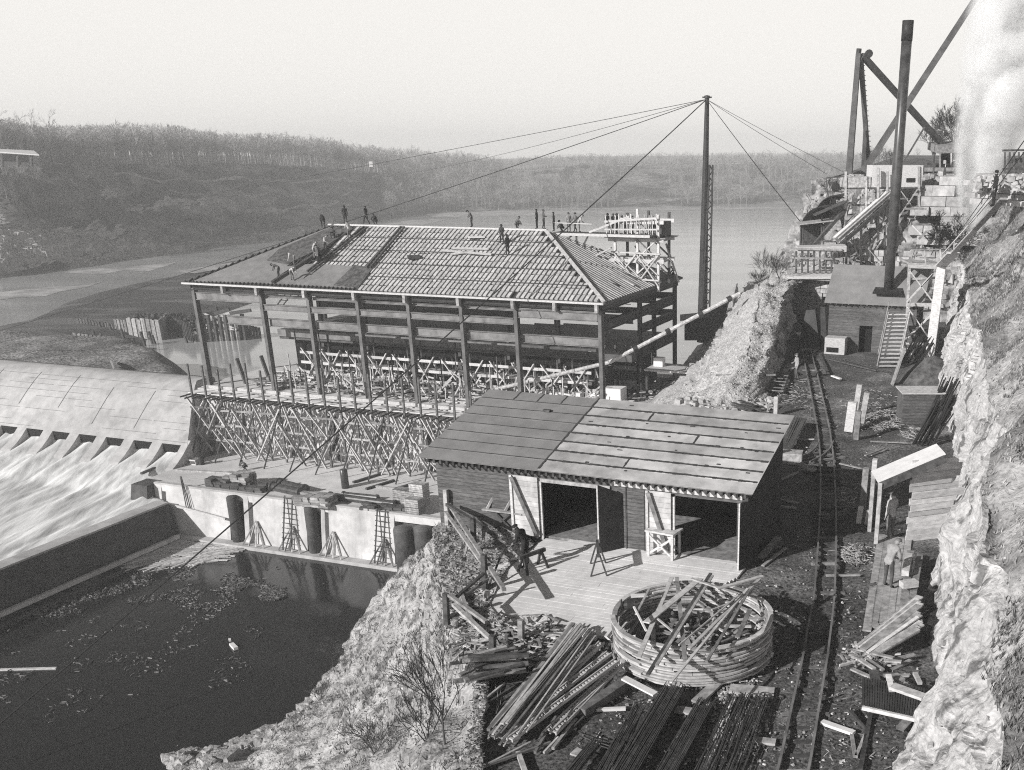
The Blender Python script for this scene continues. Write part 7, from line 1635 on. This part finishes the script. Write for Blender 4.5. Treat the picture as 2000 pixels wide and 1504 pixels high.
def woodtree(rg, h=10.0):     # forest-grown: long bare trunk, narrow twiggy head; unit height 10
    tk, cr = MB(), MB(); d = V((rg.uniform(-.05, .05), rg.uniform(-.05, .05), 1)).normalized(); hh = h*rg.uniform(.4, .55)
    tk.tube(V((0, 0, -.5)), d*hh, .17, .11, 5, cap=False); tk.tube(d*hh, d*h*.85, .11, .04, 4, cap=False)
    for k in range(11):
        z = lerp(hh*.8, h*.86, k/11); a = rg.uniform(0, 6.28); nd = (V((math.cos(a), math.sin(a), 1.15))).normalized(); branch(cr, d*z, nd, .055, h*.13*rg.uniform(.7, 1.2), 3, rg, .55, 2, minr=.035)
    return tk, cr
PT = [woodtree(rg) for _ in range(6)]
def both(t): 
    m = MB(); m.v = t[0].v+t[1].v; n = len(t[0].v); m.f = [f for f in t[0].f if len(f) == 4]+[[i+n for i in f] for f in t[1].f]; return arr(m)
protos = [both(t) for t in PT]
SKY_ = [(-420, 235), (-60, 228), (0, 232), (60, 241), (110, 248), (200, 244), (250, 240), (300, 250), (400, 256), (450, 262), (500, 261), (600, 269), (700, 283), (800, 291), (900, 301), (1000, 308), (1050, 305), (1200, 299), (1400, 298), (1640, 297), (2300, 296)]
def skyv(u):
    for i in range(len(SKY_)-1):
        if SKY_[i][0] <= u <= SKY_[i+1][0]: return lerp(SKY_[i][1], SKY_[i+1][1], (u-SKY_[i][0])/(SKY_[i+1][0]-SKY_[i][0]))
    return 296
Wn = len(FB[0])-1
def uofx(fx):       # station fraction -> photo column
    f = fx*(len(ST)-1); i = min(len(ST)-2, int(f)); return lerp(ST[i][0], ST[i+1][0], f-i)
tf = []
for k in range(3400):
    f = rg.random()**1.0; fx = lerp(.03, .93, f); u = uofx(fx)
    i = min(Wn, int(fx*Wn)); e = FB[-1][i]; back = rg.random()**1.3*(45 if u < 700 else 80); g = e.lerp(FP[-1][i], 0); d2 = V((e.x, e.y, 0)).normalized(); p = e+d2*back+V((rg.uniform(-5, 5), 0, 0)); p.z = e.z+.3
    ztop = D(u, skyv(u), p.y).z; H = max(5, (ztop-p.z)*(rg.uniform(.6, .98)+.22*noise.noise(V((p.x*.035, p.y*.02, 4))))); tf.append((rg.randrange(6), p, H/10*rg.uniform(.8, 1.2), rg.uniform(0, 6.28), H/9.6))
scatter('far_wood', M['bark_hazed'], protos, tf, 'bare grey winter wood covering the plateau of the far bank')
tf = []
for k in range(2600):       # wooded face of the distant bank and thickets on the near part
    if rg.random() < .8: fx = lerp(ufrac(760), ufrac(2000), rg.random()); y_ = rg.uniform(.12, .97)
    else:
        fx = lerp(ufrac(-50), ufrac(230), rg.random()); y_ = rg.uniform(.6, .97)
        if noise.noise(V((fx*30, y_*6, 1))) < .0: continue
    if rg.random() < .04: fx = lerp(ufrac(330), ufrac(780), rg.random()); y_ = rg.uniform(.1, .95)
    i = int(fx*Wn); j = int(y_*(len(FB)-1)); p = FB[j][i]; u = uofx(fx)
    if noise.noise(p*.02) < -.12: continue
    h = rg.uniform(2.5, 5.5) if u < 760 else rg.uniform(6, 11); tf.append((rg.randrange(6), p-ZZ*h*.3, h/8, rg.uniform(0, 6), h/8))
scatter('bank_thicket', M['bark_slope'], protos, tf, 'dark leafless thicket on the slopes of the far bank', 'bushes')
# individual trees along the front of the wood and the tall ones at the left
base = []
for (tk, cr) in PT[:4]:
    t = thing('bare_tree', 'slender bare tree with a pale trunk in the front row of the far wood', 'tree', (0, 0, 0), 'bare trees along the front of the far wood'); tk.build('trunk', M['bark_light'] if 'bark_light' in M else M['stone_dim'], t); cr.build('crown', M['bark_hazed'], t); base.append(t)
for k in range(90):
    u = rg.uniform(60, 690); fx = ufrac(u); i = int(fx*Wn); e = FB[-1][i]; H = (D(u, skyv(u), e.y).z-e.z)*rg.uniform(.7, .98); p = e+V((rg.uniform(-2, 2), rg.uniform(-3, 5), 0))
    o = base[k] if k < 4 else dup(base[k % 4], p); o.location = p; o.rotation_euler = (0, 0, rg.uniform(0, 6)); o.scale = (H/10, H/10, H/9.5)
for k, (u, vt, lb) in enumerate(((84, 226, 'tallest bare tree standing above the wood near the left edge'), (55, 234, 'tall thin bare tree just left of the tallest one'), (112, 232, 'tall bare tree just right of the tallest one'), (10, 228, 'broad bare tree at the far left above the gravel shed'))):
    i = int(ufrac(u)*Wn); e = FB[-4][i]; H = D(u, vt, e.y).z-e.z+1; o = dup(base[k], e, 1.0, lb); o.scale = (H/11, H/11, H/9.6); del o['group']
t = thing('quarry_shed', 'pale-roofed open shed on the far bank at the left edge', 'shed', D(20, 318, 262)); y = 262
MB().hexa([D(-40, 296, y), D(76, 304, y), D(66, 296, y+9), D(-40, 291, y+9)], [D(-40, 293, y), D(76, 302, y), D(66, 294, y+9), D(-40, 289, y+9)]).build('roof', M['wood_new'], t)
for u in (-30, 5, 35, 62): MB().beam(D(u, 325, y+1), D(u, 302, y+1), .5).build('post', M['wood_dark'], t)
MB().obox(D(10, 322, y+3), V((6, 0, 0)), V((0, .3, 0)), ZZ*2.4).build('wall', M['wood_dark'], t)
m = MB(); m.box(D(725, 326, 470), 1.5, 2, 2.2, .2); one(m, 'white_house', M['white_board'], 'small white house glimpsed among the trees of the far bank', 'house')
t = thing('signal_post', 'tiny pale T-shaped post on the far shore', 'post', D(412, 460, 345)); MB().beam(D(412, 460, 345), D(413, 449, 345), .3).build('pole', M['wood_new'], t); MB().beam(D(408, 449, 345), D(417, 449, 345), .3).build('cross_arm', M['wood_new'], t)
# big bare tree on the plateau
def bigtree(p, h, label, name='bare_tree', depth=5, spread=.55, r=.2, mt='twig', nst=5, minr=.012, cat='tree', low=False):
    t = thing(name, label, cat, p); tk, cr = MB(), MB(); p = V(p)
    tk.tube(p-ZZ*.3, p+ZZ*h*(.05 if low else .25), r, r*.7, 7, cap=False); tk.build('trunk', M[mt], t, True)
    for k in range(nst):
        a = k*6.28/nst+rg.uniform(-.3, .3); o_ = rg.uniform(.2, .9) if low else .55; d = V((math.cos(a)*o_, math.sin(a)*o_, 1)).normalized(); branch(cr, p+ZZ*h*(rg.uniform(-.02, .04) if low else rg.uniform(.1, .25)), d, r*.6, h*(.33 if low else .24), depth, rg, spread*(.75 if low else 1), 3, minr=minr)
    cr.build('crown', M[mt], t); return t
bigtree(D(1868, 318, 124), 7.4, 'large bushy bare tree on the plateau behind the open shed', minr=.022, nst=7, mt='bark')
bigtree(D(1822, 320, 128), 5.0, 'lower bare tree left of the large one on the plateau', minr=.022, nst=6, depth=4, mt='bark')
for k, (u, v, y, h, lb) in enumerate(((1710, 335, 124, 3.4, 'bare bush on the plateau behind the derrick foot'), (1740, 335, 126, 3.0, 'bare bush on the plateau left of the gabled hut'), (1500, 545, 92, 3.0, 'bare bush at the head of the spoil mound'), (1522, 545, 90, 2.2, 'smaller bare bush beside the one at the head of the spoil mound'), (1622, 392, 105, 2.6, 'bare bush below the side rail of the coal trestle'), (1482, 560, 86, 1.6, 'low bare bush on the river side of the spoil mound'))):
    bigtree(D(u, v, y), h, lb, 'bare_bush', 3, .7, .035, 'twig', 11, .01, 'bush', low=True)
for k, (u, v, z, h, lb) in enumerate(((868, 1445, -1.6, 3.8, 'tall leafless sapling on the pale bank at the bottom'), (838, 1470, -2.6, 2.6, 'thinner leafless sapling left of the tall one at the bottom'), (650, 1300, -15.5, 2.4, 'dry reed clump above the basin on the bank edge'), (625, 1378, -17, 2.0, 'low twiggy bush at the waterline of the bank'), (735, 1500, -7, 2.8, 'bare stem standing on the bank at the bottom edge'))):
    bigtree(G(u, v, z), h, lb, 'sapling', 3, .38 if k < 2 else .7, .035 if k < 2 else .02, 'bark', 5 if k < 2 else 8, .008, 'shrub')
r_ = random.Random(211)
for k in range(5):
    p = on(SLP, r_, .2, .8, .1, .5); bigtree(p, 1.2, 'knee-high bare shrub growing on the slope at right', 'slope_shrub', 3, .7, .02, 'twig', 7, .006, 'shrub')['group'] = 'bare shrubs on the right slope'
# dark shrubs on the back cliff
mb = MB()
for k in range(26):
    p = D(r_.uniform(1815, 1885), r_.uniform(450, 500), r_.uniform(92, 96)); branch(mb, p, (V((r_.uniform(-.5, .5), -.5, 1))).normalized(), .04, .7, 4, r_, .7, 3, minr=.02)
tag(mb.build('cliff_brush', M['black']), 'dark brush hanging on the cliff below the block wall', 'brush', kind='stuff')
# ================================================================ STEAM AND HAZE
def volume(name, dens, colr=(1, 1, 1), an=.0):
    m = bpy.data.materials.new(name); m.use_nodes = True; t = m.node_tree; t.nodes.clear(); o = t.nodes.new('ShaderNodeOutputMaterial'); v = t.nodes.new('ShaderNodeVolumePrincipled')
    v.inputs['Color'].default_value = (*colr, 1); v.inputs['Density'].default_value = dens; v.inputs['Anisotropy'].default_value = an; t.links.new(v.outputs[0], o.inputs['Volume']); return m
ys = 82; SPN = [(1902, 452, 1.0), (1903, 420, 1.5), (1905, 385, 2.0), (1912, 345, 2.5), (1922, 300, 3.1), (1934, 255, 3.6), (1950, 205, 4.2), (1968, 150, 4.6), (1985, 90, 5.0), (2000, 30, 5.4), (2015, -40, 5.8), (2030, -110, 6.2)]
m = MB(); n = 20; k0 = 0; sp2 = []
for i in range(len(SPN)-1):
    for j in range(5): f = j/5; sp2.append(tuple(lerp(SPN[i][q], SPN[i+1][q], f) for q in range(3)))
sp2.append(SPN[-1])
for i, (u, v, r) in enumerate(sp2):
    c = D(u, v, ys)
    for j in range(n):
        a = 2*math.pi*j/n; rr = r*.95*(1+.15*noise.noise(V((math.cos(a)*1.1, math.sin(a)*1.1, i*.22)))); m.v.append(c+V((math.cos(a)*rr, math.sin(a)*rr, 0)))
for i in range(len(sp2)-1):
    for j in range(n): j2 = (j+1) % n; m.f.append([i*n+j, i*n+j2, (i+1)*n+j2, (i+1)*n+j]); m.m.append(0)
m.f.append([n-1-j for j in range(n)]); m.f.append([(len(sp2)-1)*n+j for j in range(n)]); m.m += [0, 0]
sm_ = bpy.data.materials.new('steam'); sm_.use_nodes = True; t_ = sm_.node_tree; t_.nodes.clear(); N = t_.nodes.new; L_ = t_.links.new
o_ = N('ShaderNodeOutputMaterial'); v_ = N('ShaderNodeVolumePrincipled'); v_.inputs['Color'].default_value = (1, 1, 1, 1); tcn = N('ShaderNodeTexCoord'); nn_ = N('ShaderNodeTexNoise'); nn_.inputs['Scale'].default_value = .42; nn_.inputs['Detail'].default_value = 4; nn_.inputs['Roughness'].default_value = .6
mr_ = N('ShaderNodeMapRange'); mr_.inputs[1].default_value = .36; mr_.inputs[2].default_value = .6; mr_.inputs[3].default_value = 0.1; mr_.inputs[4].default_value = STEAM_D; mr_.interpolation_type = 'SMOOTHSTEP'
_pts = [(D(u, v, ys), r) for u, v, r in SPN]; _z = [p.z for p, r in _pts]; _cx = np.polyfit(_z, [p.x for p, r in _pts], 3); _cr = np.polyfit(_z, [r*.82 for p, r in _pts], 2); sx_ = N('ShaderNodeSeparateXYZ'); L_(tcn.outputs['Object'], sx_.inputs[0])
def mth(op, a, b):
    q = N('ShaderNodeMath'); q.operation = op
    for i_, x_ in enumerate((a, b)):
        if isinstance(x_, (int, float)): q.inputs[i_].default_value = float(x_)
        else: L_(x_, q.inputs[i_])
    return q.outputs[0]
def polyn(cs):
    c_ = mth('MULTIPLY', sx_.outputs[2], float(cs[0]))
    for i_, k_ in enumerate(cs[1:]):
        c_ = mth('ADD', c_, float(k_))
        if i_ < len(cs)-2: c_ = mth('MULTIPLY', c_, sx_.outputs[2])
    return c_
dx_ = mth('SUBTRACT', sx_.outputs[0], polyn(_cx)); dy_ = mth('SUBTRACT', sx_.outputs[1], float(ys)); di_ = mth('DIVIDE', mth('SQRT', mth('ADD', mth('MULTIPLY', dx_, dx_), mth('MULTIPLY', dy_, dy_)), 0.0), polyn(_cr))
fa_ = N('ShaderNodeMapRange'); fa_.interpolation_type = 'SMOOTHSTEP'; fa_.inputs[1].default_value = 1.0; fa_.inputs[2].default_value = .35; fa_.inputs[3].default_value = 0; fa_.inputs[4].default_value = 1; L_(di_, fa_.inputs[0])
L_(tcn.outputs['Object'], nn_.inputs['Vector']); L_(nn_.outputs[0], mr_.inputs[0]); L_(mth('MULTIPLY', mr_.outputs[0], fa_.outputs[0]), v_.inputs['Density']); L_(v_.outputs[0], o_.inputs['Volume'])
tag(m.build('steam', sm_, None, True), 'plume of white steam rising past the right end of the plateau', 'steam', kind='stuff')
if HAZE > 0:
    m = MB(); m.hexa([(-1750, -140, -25), (1750, -140, -25), (1750, 1750, -25), (-1750, 1750, -25)], [(-1750, -140, 40), (1750, -140, 40), (1750, 1750, 40), (-1750, 1750, 40)])
    h = m.build('haze', volume('haze', HAZE, (1, 1, 1), .0)); tag(h, 'pale haze lying over the river valley', 'haze', kind='stuff'); h.display_type = 'BOUNDS'
